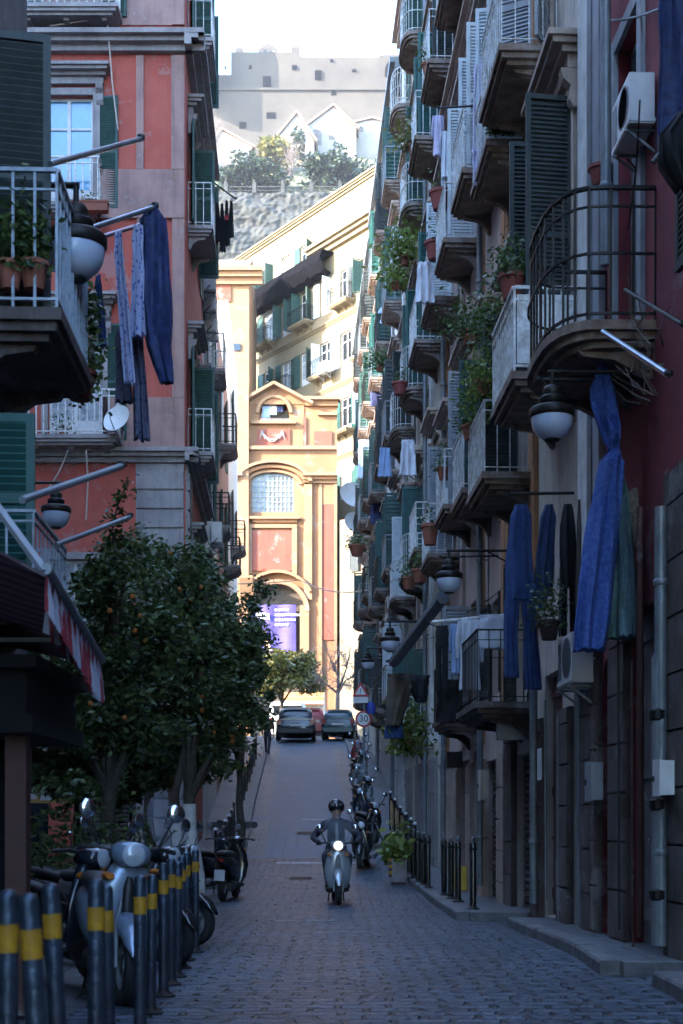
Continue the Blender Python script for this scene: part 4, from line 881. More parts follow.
for (a, e, t_, bt, y) in ((263, 271, 77, 87, -.4), (315, 321.5, 71, 80, -.4), (267, 276, 117, 123, -3), (240, 247, 126.5, 133, -3), (200, 208, 110, 118, -3), (224, 226, 64, 67, 1), (249, 252, 66, 69, -.4), (292, 297, 66, 70, -.4), (330, 333, 60, 62, -.4), (352, 356, 70, 72, -.4)):
    MB().box(kx(a), kx(e), y - .12 if y > -1 else -2.56, y + .3, kz(bt), kz(t_)).build('window', 'void', CT)  # flush black boxes: the shade of window recesses painted as colour
def archpoly(x0, x1, z0, z1):
    r_ = (x1 - x0)/2; c = (x0 + x1)/2; return [(x0, z0), (x1, z0)] + [(c + r_*math.cos(math.pi*k/12), z1 - r_ + r_*math.sin(math.pi*k/12)) for k in range(13)]
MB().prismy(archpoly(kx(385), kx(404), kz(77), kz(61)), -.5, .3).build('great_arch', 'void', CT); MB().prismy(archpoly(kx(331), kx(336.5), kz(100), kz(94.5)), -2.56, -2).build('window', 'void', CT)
for (a, e, t_) in ((234.5, 242, 40), (291, 299, 39), (403, 412, 42)): MB().box(kx(a), kx(e), 4, 9, kz(53), kz(t_)).build('turret', 'castlestone', CT)
bt = MB(); bt.box(kx(254), kx(279), 6, 14, kz(53), kz(45)); bt.box(kx(257), kx(276), 7, 13, kz(45), kz(35)); 
q = bt.build('belfry', 'castlestone', CT)
MB().prismy([(kx(258), kz(35)), (kx(276), kz(35)), (kx(270), kz(31)), (kx(267), kz(29.5)), (kx(264), kz(31))], 7, 13).build('spire', 'castlestone', q)
for a in (259.5, 265.5, 271.5): MB().prismy(archpoly(kx(a), kx(a + 3), kz(44), kz(37)), 6.8, 7.2).build('belfry_opening', 'darkplaster', q)
MB().tube([(kx(267), 10, kz(30)), (kx(267), 10, kz(22))], .15, 6).build('mast', 'zinc', q)
t = MB(); t.prismy([(kx(191), kz(110)), (kx(203), kz(110)), (kx(203), kz(30)), (kx(194), kz(5)), (kx(191), kz(5))], -12, -4); t.build('tower', 'castlestone', CT)
MB().box(kx(203), kx(216), -8, 0, kz(90), kz(42)).build('tower', 'castlestone', CT)
# ------------------------------------------------------------------ trees and plants
def tree(label, x, y, h, crown, n, leafm, size, seed, name='orange_tree', fruit=0, trunkm='bark', lime=0., lean=0., group=None, cat='tree', bare=False, branch=1., tz=None):
    """crown: list of clumps (dx, dy, z, rx, ry, rz)"""
    r_ = random.Random(seed); z0 = gz(y) if tz is None else tz; t = thing(name, label, cat, (x, y, z0), 0, group)
    b = MB(); top = Vector((lean, 0, h * .42)); tr = .05 + h * .012
    pts = [Vector((0, 0, -.1)), Vector((lean * .2 + .03, .02, h * .14)), Vector((lean * .6 - .03, -.02, h * .28)), top]
    b.tube(pts, [tr * 1.3, tr, tr * .85, tr * .75], 8)
    for c in crown:
        tgt = Vector(c[:3]); mid = top.lerp(tgt, .5) + Vector((r_.uniform(-.2, .2), r_.uniform(-.2, .2), r_.uniform(-.1, .2))) * branch
        b.tube([top - Vector((0, 0, .2)), mid, tgt], [tr * .6, tr * .35, tr * .12], 6)
        for _ in range(3 if not bare else 16):
            e = tgt + Vector((r_.gauss(0, .55) * c[3], r_.gauss(0, .55) * c[4], r_.gauss(0, .55) * c[5])); q = mid.lerp(tgt, r_.uniform(.1, 1))
            mm = q.lerp(e, .5) + Vector((r_.uniform(-.1, .1), r_.uniform(-.1, .1), r_.uniform(0, .15))) * c[5]
            b.tube([q, mm, e], [tr * .2, tr * .12, tr * .05], 4)
            if bare:
                for _k in range(5): b.tube([mm.lerp(e, r_.random()), e + Vector((r_.gauss(0, .3), r_.gauss(0, .3), r_.gauss(.1, .3))) * c[5]], [tr * .07, tr * .03], 3)
    b.build('trunk', trunkm, t, smooth=True)
    if lime: MB().tube([Vector((0, 0, -.05)), pts[1], pts[2], pts[2].lerp(top, lime)], [tr * 1.3 + .012, tr + .012, tr * .85 + .012, tr * .82 + .012], 10).build('painted_trunk', 'limewash', t, smooth=True)
    if n:
        b = MB(); tot = sum(c[3] * c[4] * c[5] for c in crown)
        for ci, c in enumerate(crown):
            k = int(n * c[3] * c[4] * c[5] / tot)
            cl = [(r_.gauss(0, .55), r_.gauss(0, .55), r_.gauss(0, .5)) for _ in range(15)]
            def fn(q, c=c, cl=cl):
                a = q.choice(cl); v = Vector((a[0] + q.gauss(0, .17), a[1] + q.gauss(0, .17), a[2] + q.gauss(0, .17)))
                if v.length > 1.7: v *= 1.3 / v.length
                return (c[0] + v.x * c[3], c[1] + v.y * c[4], c[2] + v.z * c[5])
            leaves(b, k, fn, size, seed * 31 + ci)
        put('crown', quickmesh(b, 'crown', leafm), t)
    if fruit:
        fm = cached('fruit', lambda: MB().lathe([(0, -.034), (.026, -.024), (.034, 0), (.026, .024), (0, .034)], n=8).mesh('fruit', 'fruitorange', True))
        for _ in range(fruit):
            c = r_.choice(crown[::2]); a = r_.gauss(4.9, .5); e = r_.uniform(-.6, .6); put('fruit', fm, t, (c[0] + c[3] * .85 * math.cos(a) * math.cos(e), c[1] + c[4] * .85 * math.sin(a) * math.cos(e), c[2] + c[5] * .85 * math.sin(e)))
    return t
G_OR = 'orange trees in the little square'
def T(px, py, Y, rx, rz, ry=None):                 # a clump centre
    p = P(px, py, Y); return (p.x, p.y, p.z, rx, ry or rx, rz)
def rel(cl, x, y): z = gz(y); return [(c[0] - x, c[1] - y, c[2] - z, c[3], c[4], c[5]) for c in cl]
def crown_tree(label, x, y, cl, **kw): return tree(label, x, y, kw.pop('h', 4.5), rel(cl, x, y), kw.pop('n', 9000), kw.pop('leafm', 'leaf_dark'), kw.pop('size', .1), kw.pop('seed', 1), **kw)
crown_tree('orange tree with two lime painted trunks standing behind the bollard row', P(196, 0, 20).x, 20, [T(170, 590, 20, .7, .55), T(205, 640, 20, .75, .6), T(150, 650, 20, .8, .7), T(190, 700, 20, .8, .6), T(232, 640, 20.5, .45, .5), T(240, 690, 20.5, .35, .5), T(222, 740, 20, .35, .3), T(175, 745, 20.5, .5, .4)], n=17000, fruit=13, lime=.6, seed=11, group=G_OR, lean=-.1)
tree('thin second lime painted trunk leaning beside the orange tree', P(184, 0, 19.8).x, 19.8, 4.4, [(.1, .1, 3.0, .5, .5, .4)], 900, 'leaf_dark', .1, 5, fruit=2, lime=.6, lean=-.15, group=G_OR)
crown_tree('orange tree nearest the awning, its crown in front of the coral house', P(110, 0, 17).x, 17, [T(110, 600, 17, .6, .45), T(90, 660, 17, .7, .5), T(140, 640, 17, .55, .6), T(70, 720, 17, .55, .4), T(120, 715, 17, .65, .45), T(128, 560, 17, .35, .35)], n=13000, fruit=8, seed=12, group=G_OR)
crown_tree('orange tree farther back with the highest crown, in front of the quoins', P(150, 0, 25).x, 25, [T(150, 560, 25, .8, .5), T(195, 585, 25, .8, .55), T(225, 615, 25, .7, .7), T(120, 590, 25, .8, .6), T(245, 650, 26, .4, .8), T(180, 640, 25, 1.0, .9)], n=14000, fruit=10, seed=13, h=5.2, group=G_OR)
crown_tree('small drooping tree with pale narrow leaves behind the parked scooters', P(80, 0, 22).x, 22, [T(70, 700, 22, .9, .6), T(120, 735, 22, .9, .5), T(45, 740, 22, .7, .5), T(165, 750, 22, .6, .5), T(60, 765, 22, .6, .45), T(110, 775, 22, .6, .4), T(150, 778, 21.5, .5, .35), T(200, 765, 21.5, .45, .35), T(85, 790, 21, .5, .3)], n=19000, leafm='leaf_mid', seed=14, size=.13, name='small_tree')
crown_tree('slim dark tree on the left pavement where the slope begins', P(250, 0, 36).x - .25, 36, [T(238, 655, 36, .5, .8), T(248, 700, 36, .5, .7), T(232, 740, 36, .4, .5), T(254, 670, 37, .35, .6)], n=9000, leafm='leaf_dark', seed=15, size=.13, name='street_tree', h=4.6)
# climbing branch on the coral house
def sprig(b, pts, n, size, spread, seed):
    r_ = random.Random(seed)
    for _ in range(n):
        i = r_.randrange(len(pts) - 1); p = Vector(pts[i]).lerp(Vector(pts[i+1]), r_.random()); a = r_.uniform(0, 6.28); e = r_.uniform(-.9, .6); s_ = size * r_.uniform(.6, 1.3)
        d = Vector((math.cos(a)*math.cos(e), math.sin(a)*math.cos(e), math.sin(e))); q = d.cross(Vector((.3, .5, .8))).normalized(); p = p + Vector((r_.gauss(0, spread), r_.gauss(0, spread), r_.gauss(0, spread)))
        b.add([p, p + d*s_*.5 + q*s_*.22, p + d*s_, p + d*s_*.5 - q*s_*.22], [(0, 1, 2, 3)])
o = P(118, 560, 16.5); pts = [Vector((0, 0, 0)), P(112, 530, 16.5) - o, P(118, 505, 16.5) - o, P(128, 478, 16.5) - o]
t = thing('tall_shoot', 'leafy shoot rising above the orange trees against the coral wall', 'branch', o); MB().tube(pts, [.02, .015, .012, .006], 5).build('stem', 'bark', t); b = MB(); sprig(b, pts, 220, .09, .05, 3); put('foliage', quickmesh(b, 'foliage', 'leaf_mid'), t)
# far street trees
crown_tree('yellow green leafy tree in front of the church gateway', P(282, 0, 72).x, 72, [T(270, 670, 72, 1.0, .8), T(292, 668, 72, 1.1, .8), T(308, 682, 72, .7, .6), T(284, 685, 72, 1.2, .6)], n=5000, leafm='leaf_yellow', seed=21, size=.3, name='street_tree', h=5)
crown_tree('bare purple brown tree beyond the parked cars on the right', P(338, 0, 70).x, 70, [T(330, 660, 70, 1.2, 1.2), T(350, 655, 70, 1.2, 1.2), T(318, 680, 70, .8, .8), T(345, 685, 70, 1.3, .8), T(358, 675, 69, .8, .9)], n=0, seed=22, name='bare_tree', h=6, bare=True, trunkm='barkpale')
# hillside trees
def htree(label, px, py, rx, rz, n, m, seed, Y=268, name='hill_tree', bare=False):
    c = P(px, py, Y); s_ = Y / F; z0 = slope_z(Y) - 1; r_ = random.Random(seed)
    cl = [(r_.uniform(-.6, .6) * rx * s_, r_.uniform(-1, 1) * 3, c.z - z0 + r_.uniform(-.5, .5) * rz * s_, rx * s_ * .55, 3.5, rz * s_ * .6) for _ in range(6)]
    tree(label, c.x, Y, max(3., (c.z - z0)), cl, n, m, 1.0, seed, name=name, bare=bare, tz=z0, trunkm='barkpale' if bare else 'bark')
htree('round dark green tree on the hillside under the gabled houses', 257, 172, 22, 16, 3800, 'leaf_far', 31)
htree('wide dense green hedge tree on the hillside right of the bare tree', 336, 172, 27, 14, 4200, 'leaf_far', 32)
htree('bare reddish tree between the two green hillside trees', 290, 160, 16, 18, 0, 'leaf_far', 33, bare=True)
htree('bushy olive tree at the top of the hillside garden', 275, 150, 16, 12, 2200, 'leaf_yellow', 34, Y=278)
htree('low bush at the left end of the hillside parapet', 225, 180, 16, 9, 1600, 'leaf_far', 35)
htree('bare pale tree at the left edge of the hillside', 212, 140, 14, 26, 0, 'leaf_far', 36, Y=280, bare=True)
htree('slender cypress beside the gabled houses', 299, 145, 4, 14, 900, 'leaf_far', 37, Y=285)
htree('ragged shrub at the right end of the hillside parapet', 374, 180, 12, 9, 1200, 'leaf_far', 38)
b = MB(); leaves(b, 5000, lambda q: (lambda x, y: (x, y, slope_z(y) - abs(x)*.06 + q.uniform(0, 1.5)))(q.uniform(-75, 40), q.uniform(262, 288)), 1.1, 8)
o = put('undergrowth', quickmesh(b, 'undergrowth', 'leaf_far')); tag(o, 'scrubby green undergrowth covering the hillside garden', 'undergrowth', kind='stuff')

# potted plants
def pot_mesh(r_, h, m='terracotta'):
    return cached(('pot', r_, h, m), lambda: MB().lathe([(r_*.65, 0), (r_*.95, h*.82), (r_*1.08, h*.84), (r_*1.08, h), (r_*.92, h), (r_*.88, h*.9), (0, h*.9)], n=14).mesh('pot', m, True))
def plant(label, loc, r_=.13, h=.22, fr=.3, fh=.35, n=260, leafm='leaf_mid', pm='terracotta', size=.08, droop=0., seed=None, box=None, group='potted plants on the balconies', name='potted_plant'):
    t = thing(name, label, 'potted plant', loc, 0, group); seed = seed or int(abs(loc[0]*991 + loc[1]*77 + loc[2]*13))
    if box: bw, bd, bh = box; MB().box(-bw/2, bw/2, -bd/2, bd/2, 0, bh).box(-bw/2-.015, bw/2+.015, -bd/2-.015, bd/2+.015, bh-.04, bh+.004).build('trough', pm, t); h = bh
    else: put('pot', pot_mesh(r_, h, pm), t)
    b = MB(); leaves(b, n, lambda q: (q.gauss(0, .45)*fr, q.gauss(0, .45)*fr, h + max(-h*.2 - droop, q.gauss(.4 - droop, .5)*fh)), size, seed, droop*.5); put('foliage', quickmesh(b, 'foliage', leafm), t)
    return t
# ------------------------------------------------------------------ wall things
def onR(px, py, out): 
    """point on the right-hand wall seen at pixel px, standing 'out' metres into the street"""
    k = (px - 341.5) / F; Y = (3.45 - out) / (k + .038); return Vector((XR(Y) - out, Y, CAM_Z + (HOR - py) / F * Y))
def onL(px, py, out):
    k = (px - 341.5) / F; Y = (-2.35 + out) / (k + .038); return Vector((XL(Y) + out, Y, CAM_Z + (HOR - py) / F * Y))
def atY(px, py, Y): return P(px, py, Y)
RZR = math.atan2(1, -.038); RZL = math.atan2(-1, .038)
# air conditioners: local x along the wall, y out of it
def ac_unit():
    t = thing('air_conditioner', '', 'air conditioner', (0, 0, 0), 0, 'air conditioners on the house fronts')
    MB().box(-.4, .4, 0.03, .31, 0, .56).box(-.41, .41, .02, .32, .02, .06).build('casing', 'whitepaint', t)
    f = MB()
    for k in range(9): f.lathe([(.03 + .024*k, 0), (.038 + .024*k, .004)], (-.12, .315, .3), 20, 'Y')
    f.box(-.37, .13, .312, .316, .03, .05); f.box(.2, .36, .312, .318, .08, .5); f.build('fan_grille', 'zinc', t)
    k = MB()
    for x in (-.3, .3): k.bar((x, -.03, -.03), (x, .34, -.03), .03); k.bar((x, -.02, -.28), (x, .3, -.04), .025); k.bar((x, -.015, -.3), (x, -.015, -.02), .03)
    k.bar((-.3, .02, -.03), (.3, .02, -.03), .025)
    k.build('bracket', 'zinc', t); MB().tube([(.42, .2, .12), (.47, .15, .05), (.46, .02, -.1), (.46, .0, -.6)], .014, 6).build('hose', 'blackplastic', t)
    return t
AC = None
def ac(label, loc, rz, s=1.):
    global AC
    if AC is None: AC = ac_unit(); AC.location = loc; AC.rotation_euler = (0, 0, rz); AC['label'] = label; o = AC
    else: o = dup(AC, loc, rz, label)
    o.scale = (s, s, s); return o
ac('weathered white air conditioner high on the crimson wall, beside the pale downpipe', onR(648, 141, .0), RZR, .85)
ac('white air conditioner just under the lowest hem of the big blue cloth', onR(592, 686, .02), RZR, 1.0)
for lb, px, py in (('air conditioner beside the green shutters, above the checked grey house', 200, 186), ('uppermost of three stacked air conditioners on the narrow grey house', 208, 296), ('middle of three stacked air conditioners on the narrow grey house', 209, 316), ('lowest of three stacked air conditioners on the narrow grey house', 210, 336), ('air conditioner low on the pink house, just above the orange tree crown', 216, 545)):
    ac(lb, onL(px - 5, py, .0), RZL, 1.1)
ac('air conditioner standing on a white balcony of the pinkish beige house', onR(455, 520, .0), RZR)
ac('white air conditioner of the yellow house, above the crown of a thick diagonal pole', onR(420, 470, .0), RZR)
ac('air conditioner on the pale grey house above a black street lamp', onR(398, 620, .0), RZR, 1.2)
t_, Y_ = ypos(336); p = YB.world(0, t_, .75, yz(336, 376)); ac('air conditioner on a balcony of the sunlit yellow block', p, YB.frame(0)[1], 1.3)
# satellite dishes
def dish(label, loc, r_, rz, tilt=-.35, m='whitepaint'):
    t = thing('satellite_dish', label, 'satellite dish', loc, rz, 'satellite dishes'); t.rotation_euler = (tilt, 0, rz)
    b = MB().lathe([(0, .0), (r_*.4, -.02*r_/.4), (r_*.75, -.075*r_/.4), (r_, -.13*r_/.4), (r_, -.145*r_/.4), (r_*.75, -.09*r_/.4), (r_*.4, -.035*r_/.4), (0, -.016*r_/.4)], n=28, axis='Y'); b.build('reflector', m, t, smooth=True)
    MB().tube([(0, 0, -r_), (0, -r_*.9, -r_*.5), (0, -r_*1.1, -.05)], .012, 6).build('arm', 'zinc', t); MB().lathe([(.0, 0), (.035, .0), (.03, .09), (0, .09)], (0, -r_*1.15, -.05), 10, 'Y').build('receiver', 'blackplastic', t); MB().tube([(0, .02, 0), (0, .25, -.1), (0, .25, -.45)], .02, 6).build('mount', 'zinc', t)
    return t
d = dish('white satellite dish at the end of the lower balcony of the coral house', P(119, 421, 31.2), .33, R(-25)); 
# maker's lettering on that dish (illegible at this size): a thin grey bar of text strokes
lt = MB()
for k in range(7): lt.box(-.13 + k*.036, -.11 + k*.036, -.02, -.012, .05, .085 if k % 2 else .075)
lt.build('lettering', 'signblack', d)
dish('upper white satellite dish beside the pale blue towel', P(352, 497, 62), .62, R(20)); dish('lower of the two white satellite dishes at the end of the right-hand row', P(354, 524, 62), .5, R(20))
dish('grey satellite dish edge beyond the blue towel', P(347, 470, 80), .6, R(-30), m='zinc')

# street lamps on wall brackets
def street_lamp(label, globe, wall, s=1.):
    """globe: centre of the lamp head (world), wall: arm end on the wall"""
    g = Vector(globe); wv = Vector(wall); t = thing('street_lamp', label, 'street lamp', wv, 0, 'bracket street lamps'); o = g - wv
    a = MB(); a.tube([(0, 0, o.z + .42*s), (o.x * 1.04, o.y * 1.04, o.z + .42*s)], .022*s, 8); a.tube([(0, 0, o.z + .2*s), (o.x*.2, o.y*.2, o.z + .3*s), (o.x*.4, o.y*.4, o.z + .41*s)], .012*s, 6); a.lathe([(.06*s, -.02), (.06*s, .0), (.03*s, .05)], (0, 0, o.z + .42*s), 8); a.build('arm', 'iron', t, smooth=True)
    c = MB(); c.lathe([(.0, .42), (.02, .42), (.02, .3), (.07, .28), (.09, .24), (.08, .2), (.12, .17), (.12, .13), (.1, .11), (.2, .075), (.215, .06), (.215, .0), (.2, -.02), (.19, .0), (.0, .05)], n=28)
    c.v = [(x*s + o.x, y*s + o.y, z*s + o.z) for x, y, z in c.v]; c.build('cap', 'iron', t, smooth=True)
    q = MB(); q.lathe([(.195, -.005), (.198, -.04), (.185, -.11), (.155, -.17), (.1, -.215), (.07, -.225), (0, -.225)], n=28); q.v = [(x*s + o.x, y*s + o.y, z*s + o.z) for x, y, z in q.v]; q.build('lamp_glass', 'lampglass', t, smooth=True)
    r_ = MB(); r_.lathe([(.075, -.222), (.07, -.24), (0, -.245)], n=14); r_.v = [(x*s + o.x, y*s + o.y, z*s + o.z) for x, y, z in r_.v]; r_.build('finial', 'iron', t, smooth=True); return t
def lampR(label, px, py, dia_px, out, s=1.):
    Y = .43 * s * F / dia_px; g = P(px, py, Y); street_lamp(label, g, (XR(Y), Y, g.z), s)
def lampL(label, px, py, dia_px, s=1.):
    Y = .43 * s * F / dia_px; g = P(px, py, Y); street_lamp(label, g, (XL(Y) if Y < 12.5 else g.x - 1.2, Y, g.z), s)
lampL('largest bracket lamp with a frosted bowl, in front of the near left balcony', 76, 246, 62, 1.15)
lampR('bracket lamp with a frosted bowl beside the big blue cloth', 552, 416, 45, .9)
lampR('bracket lamp above the drying shirts, a thick pole beneath it', 449, 578, 28, .8)
lampR('bracket lamp with a white bowl near the road signs', 390, 641, 20, .8)
g = P(56, 512, 22); street_lamp('dark bracket lamp half hidden by the orange trees at the coral wall', g, (g.x - 2.2, 22, g.z), 1.1)
g = P(368, 662, 48); street_lamp('small far bracket lamp above the warning sign', g, (XR(48), 48, g.z), 1.1)

# poles and lines for the washing
def pole(label, a, b_, r_=.018, m='steel', name='drying_pole', extra=()):
    a = Vector(a); b_ = Vector(b_); t = thing(name, label, 'pole', a, 0, 'drying poles on the house fronts'); q = MB().tube([(0, 0, 0), b_ - a], r_, 8)
    q.build('rod', m, t, smooth=True); e = MB().lathe([(r_*1.5, 0), (r_*1.5, .03), (0, .035)], (0, 0, 0), 8); e.v = [tuple(Vector(v) + (b_ - a)) for v in e.v]; e.build('cap', 'blackplastic', t); return t
pole('upper metal pole reaching out in front of the green shutter of the coral house', P(50, 164, 10.5), P(141, 139, 12.5), .024)
pole('metal pole that carries the navy clothes on the left', P(68, 236, 11), P(155, 207, 12), .022); pole('second metal pole behind the patterned scarves on the left', P(98, 238, 12.2), P(150, 222, 12.6), .018)
pole('long pale pole above the awning', P(22, 500, 9.2), P(122, 466, 11), .026, 'greypaint'); pole('short rusty pole above the orange trees beside the awning', P(56, 545, 10.4), P(130, 517, 12), .02, 'zinc')
pole('pale blue pole slanting down under the black bowed balcony', P(603, 332, 12.6), P(669, 375, 11.3), .026, 'steel'); pole('thin dark pole slanting beside the bowed balcony', P(625, 290, 12.4), P(683, 325, 11.2), .018, 'iron')
pole('thick pale pole slanting up under the white balconies', P(443, 597, 22), P(394, 662, 27), .11, 'zinc', 'slanting_pole')
pole('iron bar that carries the blue jeans', (XR(16.9), 16.9, P(0, 493, 16.9).z), P(508, 494, 16.9), .02, 'iron'); pole('iron bar that carries the big blue cloth', (XR(13.4), 13.6, P(0, 379, 13.6).z), P(540, 380, 13.6), .024, 'iron')
pole('white rail that carries the drying shirts', (XR(21.3), 21.3, P(0, 614, 21.3).z), P(430, 622, 21.3), .02, 'whiterail'); pole('iron bar in front of the lavender sheet', (XR(22.), 22, P(0, 104, 22).z), P(438, 108, 22.6), .016, 'iron')
pole('iron bar above the lamp and shirts', (XR(23), 23, P(0, 556, 23).z), P(440, 557, 23), .016, 'iron')
# ------------------------------------------------------------------ washing
G_W = 'washing hung out to dry'
def gar(name, label, m, parts, seed, loc, cat, extra=None, amp=.02, group=G_W, rz=0):
    """parts: list of lists of levels (z, cx, cy, halfwidth, halfthick), relative to the peg point"""
    b = MB()
    for i, lv in enumerate(parts):
        lv2 = []
        for a, c in zip(lv, lv[1:]):
            for k in range(4): lv2.append(tuple(a[j] + (c[j] - a[j]) * k / 4 for j in range(5)))
        lv2.append(lv[-1]); b.cloth(lv2, 40, amp, 5 + i, seed + i)
    o = b.build(name, m, None, smooth=True, loc=loc, rz=rz); return tag(o, label, cat, group)
def pants(name, label, m, loc, w_, L_, seed, gap=.1, cat='trousers'):
    gar(name, label, m, [[(0, 0, 0, w_*.5, .03), (-L_*.12, 0, 0, w_*.55, .045), (-L_*.3, 0, 0, w_*.56, .05), (-L_*.34, 0, 0, w_*.5, .03)], [(-L_*.26, -w_*.28, 0, w_*.28, .045), (-L_*.6, -w_*.3, .01, w_*.24, .04), (-L_, -w_*.33, 0, w_*.24, .03)], [(-L_*.26, w_*.28, 0.01, w_*.28, .045), (-L_*.6, w_*.27, -.01, w_*.24, .04), (-L_*.97, w_*.3, 0, w_*.23, .03)]], seed, loc, cat, amp=.009)
def shirt(name, label, m, loc, w_, L_, seed, cat='shirt'):
    gar(name, label, m, [[(0, 0, 0, w_*.42, .03), (-L_*.1, 0, 0, w_*.5, .05), (-L_*.6, 0, .01, w_*.5, .06), (-L_, 0, 0, w_*.54, .06)], [(-L_*.02, -w_*.48, 0, w_*.14, .04), (-L_*.3, -w_*.62, 0, w_*.13, .035), (-L_*.55, -w_*.64, 0, w_*.1, .03)], [(-L_*.02, w_*.48, 0, w_*.14, .04), (-L_*.35, w_*.6, 0, w_*.13, .035), (-L_*.6, w_*.6, 0, w_*.1, .03)]], seed, loc, cat, amp=.014)
def sheet(name, label, m, loc, w0, w1, L_, seed, cat='sheet', dx=0., th=.03, amp=.03):
    gar(name, label, m, [[(0, 0, 0, w0, th*.6), (-L_*.15, dx*.1, 0, (w0*.8 + w1*.2), th), (-L_*.5, dx*.5, 0, (w0 + w1)/2, th*1.3), (-L_, dx, 0, w1, th*1.4)]], seed, loc, cat, amp=amp)
def S(px, Y): return px * Y / F                     # pixels to metres at a distance
# left group
gar('navy_garment', 'long navy quilted coat hanging from the left pole', 'navycloth', [[(0, .0, 0, S(4, 12), .03), (-S(12, 12), 0, 0, S(13, 12), .06), (-S(90, 12), S(3, 12), 0, S(17, 12), .07), (-S(140, 12), S(6, 12), 0, S(13, 12), .06), (-S(176, 12), S(14, 12), 0, S(7, 12), .04)], [(-S(20, 12), -S(11, 12), 0, S(4, 12), .04), (-S(100, 12), -S(13, 12), 0, S(4, 12), .04), (-S(122, 12), -S(9, 12), 0, S(5, 12), .03)]], 3, P(153, 207, 12), 'coat')
sheet('patterned_scarf', 'pale blue patterned scarf, leftmost and slanting, left of the navy coat', 'scarf', P(118, 232, 11.8), S(4, 12), S(6, 12), S(150, 12), 5, 'scarf', dx=S(12, 12))
sheet('patterned_scarf', 'pale blue patterned scarf hanging straight beside the navy coat', 'scarf', P(138, 226, 11.9), S(5, 12), S(8, 12), S(110, 12), 6, 'scarf', dx=0)
sheet('dark_scarf', 'dark patterned scarf, longest of the left washing, ending by the satellite dish', 'scarfdark', P(136, 300, 12.2), S(5, 12), S(9, 12), S(142, 12), 7, 'scarf', dx=S(6, 12))
sheet('dark_scarf', 'short dark patterned scarf behind the slanting pale one', 'scarfdark', P(121, 330, 12.3), S(5, 12), S(10, 12), S(74, 12), 8, 'scarf', dx=S(3, 12))
sheet('blue_rag', 'thin light blue rag hanging left of the scarves', 'denim', P(98, 275, 12.4), S(3, 12), S(5, 12), S(74, 12), 9, 'cloth', dx=S(5, 12))
# row of black trousers over the far part of the street
for i, lb in enumerate(('first of the black garments above the street beyond the coral house', 'second of the black garments above the street beyond the coral house, with a red patch', 'third of the black garments above the street beyond the coral house', 'last of the black garments above the street beyond the coral house')):
    sheet('black_garment', lb, 'blackcloth', P(217.5 + i*4.6, 203 - i*1.2 + (2 if i % 2 else 0), 36), S(1.2, 36), S(3.6, 36), S((38, 48, 45, 36)[i], 36), 20 + i, 'clothes', dx=S(.8 - i*.5, 36))
tag(MB().box(-.05, .05, -.12, -.09, -.08, .05).build('red_badge', 'redcloth', None, loc=P(227, 219, 35.9)), 'small red patch pinned on a black garment above the street', 'cloth')
pole('line arm that carries the black garments', (XL(34), 34, P(0, 203, 36).z), P(236, 199, 36), .02, 'iron')
# right group
def big_cloth():
    Y = 13.6; o = P(605, 366, Y); s_ = lambda v: v * Y / F
    gar('big_cloth', 'big royal blue cloth knotted in the middle, hanging under the black bowed balcony', 'bluecloth', [[(0, -s_(3), 0, s_(4), .05), (-s_(22), -s_(2), 0, s_(13), .1), (-s_(52), s_(2), 0, s_(14), .1), (-s_(74), s_(7), 0, s_(9), .07), (-s_(84), s_(9), 0, s_(6), .06), (-s_(96), s_(7), 0, s_(12), .1), (-s_(150), s_(0), 0, s_(17), .11), (-s_(220), -s_(9), 0, s_(19), .13), (-s_(284), -s_(15), 0, s_(17), .13)]], 31, o, 'cloth', amp=.045)
    gar('green_cloth', 'grey green cloth hanging behind the big blue cloth', 'greencloth', [[(0, 0, 0, s_(4), .05), (-s_(40), s_(3), 0, s_(11), .08), (-s_(120), s_(7), 0, s_(16), .1), (-s_(190), s_(8), 0, s_(20), .1)]], 33, P(613, 450, Y + .12), 'cloth', amp=.045)
    gar('teal_cloth', 'pale teal grey cloth hanging outermost beside the green one, shorter than the blue cloth', 'tealcloth', [[(0, 0, 0, s_(3), .04), (-s_(60), s_(3), 0, s_(7), .07), (-s_(140), s_(7), 0, s_(11), .09)]], 37, P(622, 496, Y - .02), 'cloth', amp=.04)
    gar('knot', 'x', 'bluecloth', [[(0, 0, 0, s_(8), .08), (-s_(8), 0, 0, s_(12), .1), (-s_(14), 0, 0, s_(9), .08)]], 35, P(612, 446, Y - .05), 'cloth') if False else None
big_cloth()
tag(MB().loft([(P(0, 549, 13.9).z, 0, 0, .08, .08), (P(0, 545, 13.9).z, 0, 0, .12, .11), (P(0, 510, 13.9).z, 0, 0, .13, .12), (P(0, 492, 13.9).z, 0, 0, .09, .08), (P(0, 488, 13.9).z, 0, 0, .02, .02)], 16, ax='Z').build('wicker_bundle', 'wicker', None, True, loc=(P(636, 0, 13.9).x, 13.9, 0)), 'small brown wicker peg bag hanging beside the green cloth', 'basket')
gar('jeans', 'longest pair of blue jeans, left of the other drying trousers', 'denim', [[(0, 0, 0, S(6, 17), .04), (-S(10, 17), 0, 0, S(10, 17), .06), (-S(50, 17), -S(2, 17), 0, S(13, 17), .07), (-S(95, 17), -S(1, 17), 0, S(15, 17), .07)], [(-S(80, 17), -S(8, 17), 0, S(8, 17), .06), (-S(130, 17), -S(10, 17), .02, S(7, 17), .05), (-S(172, 17), -S(9, 17), 0, S(7.5, 17), .06)], [(-S(80, 17), S(7, 17), 0, S(8, 17), .06), (-S(130, 17), S(9, 17), -.02, S(7, 17), .05), (-S(184, 17), S(12, 17), 0, S(9, 17), .06)]], 41, P(521, 505, 17), 'trousers', amp=.02)
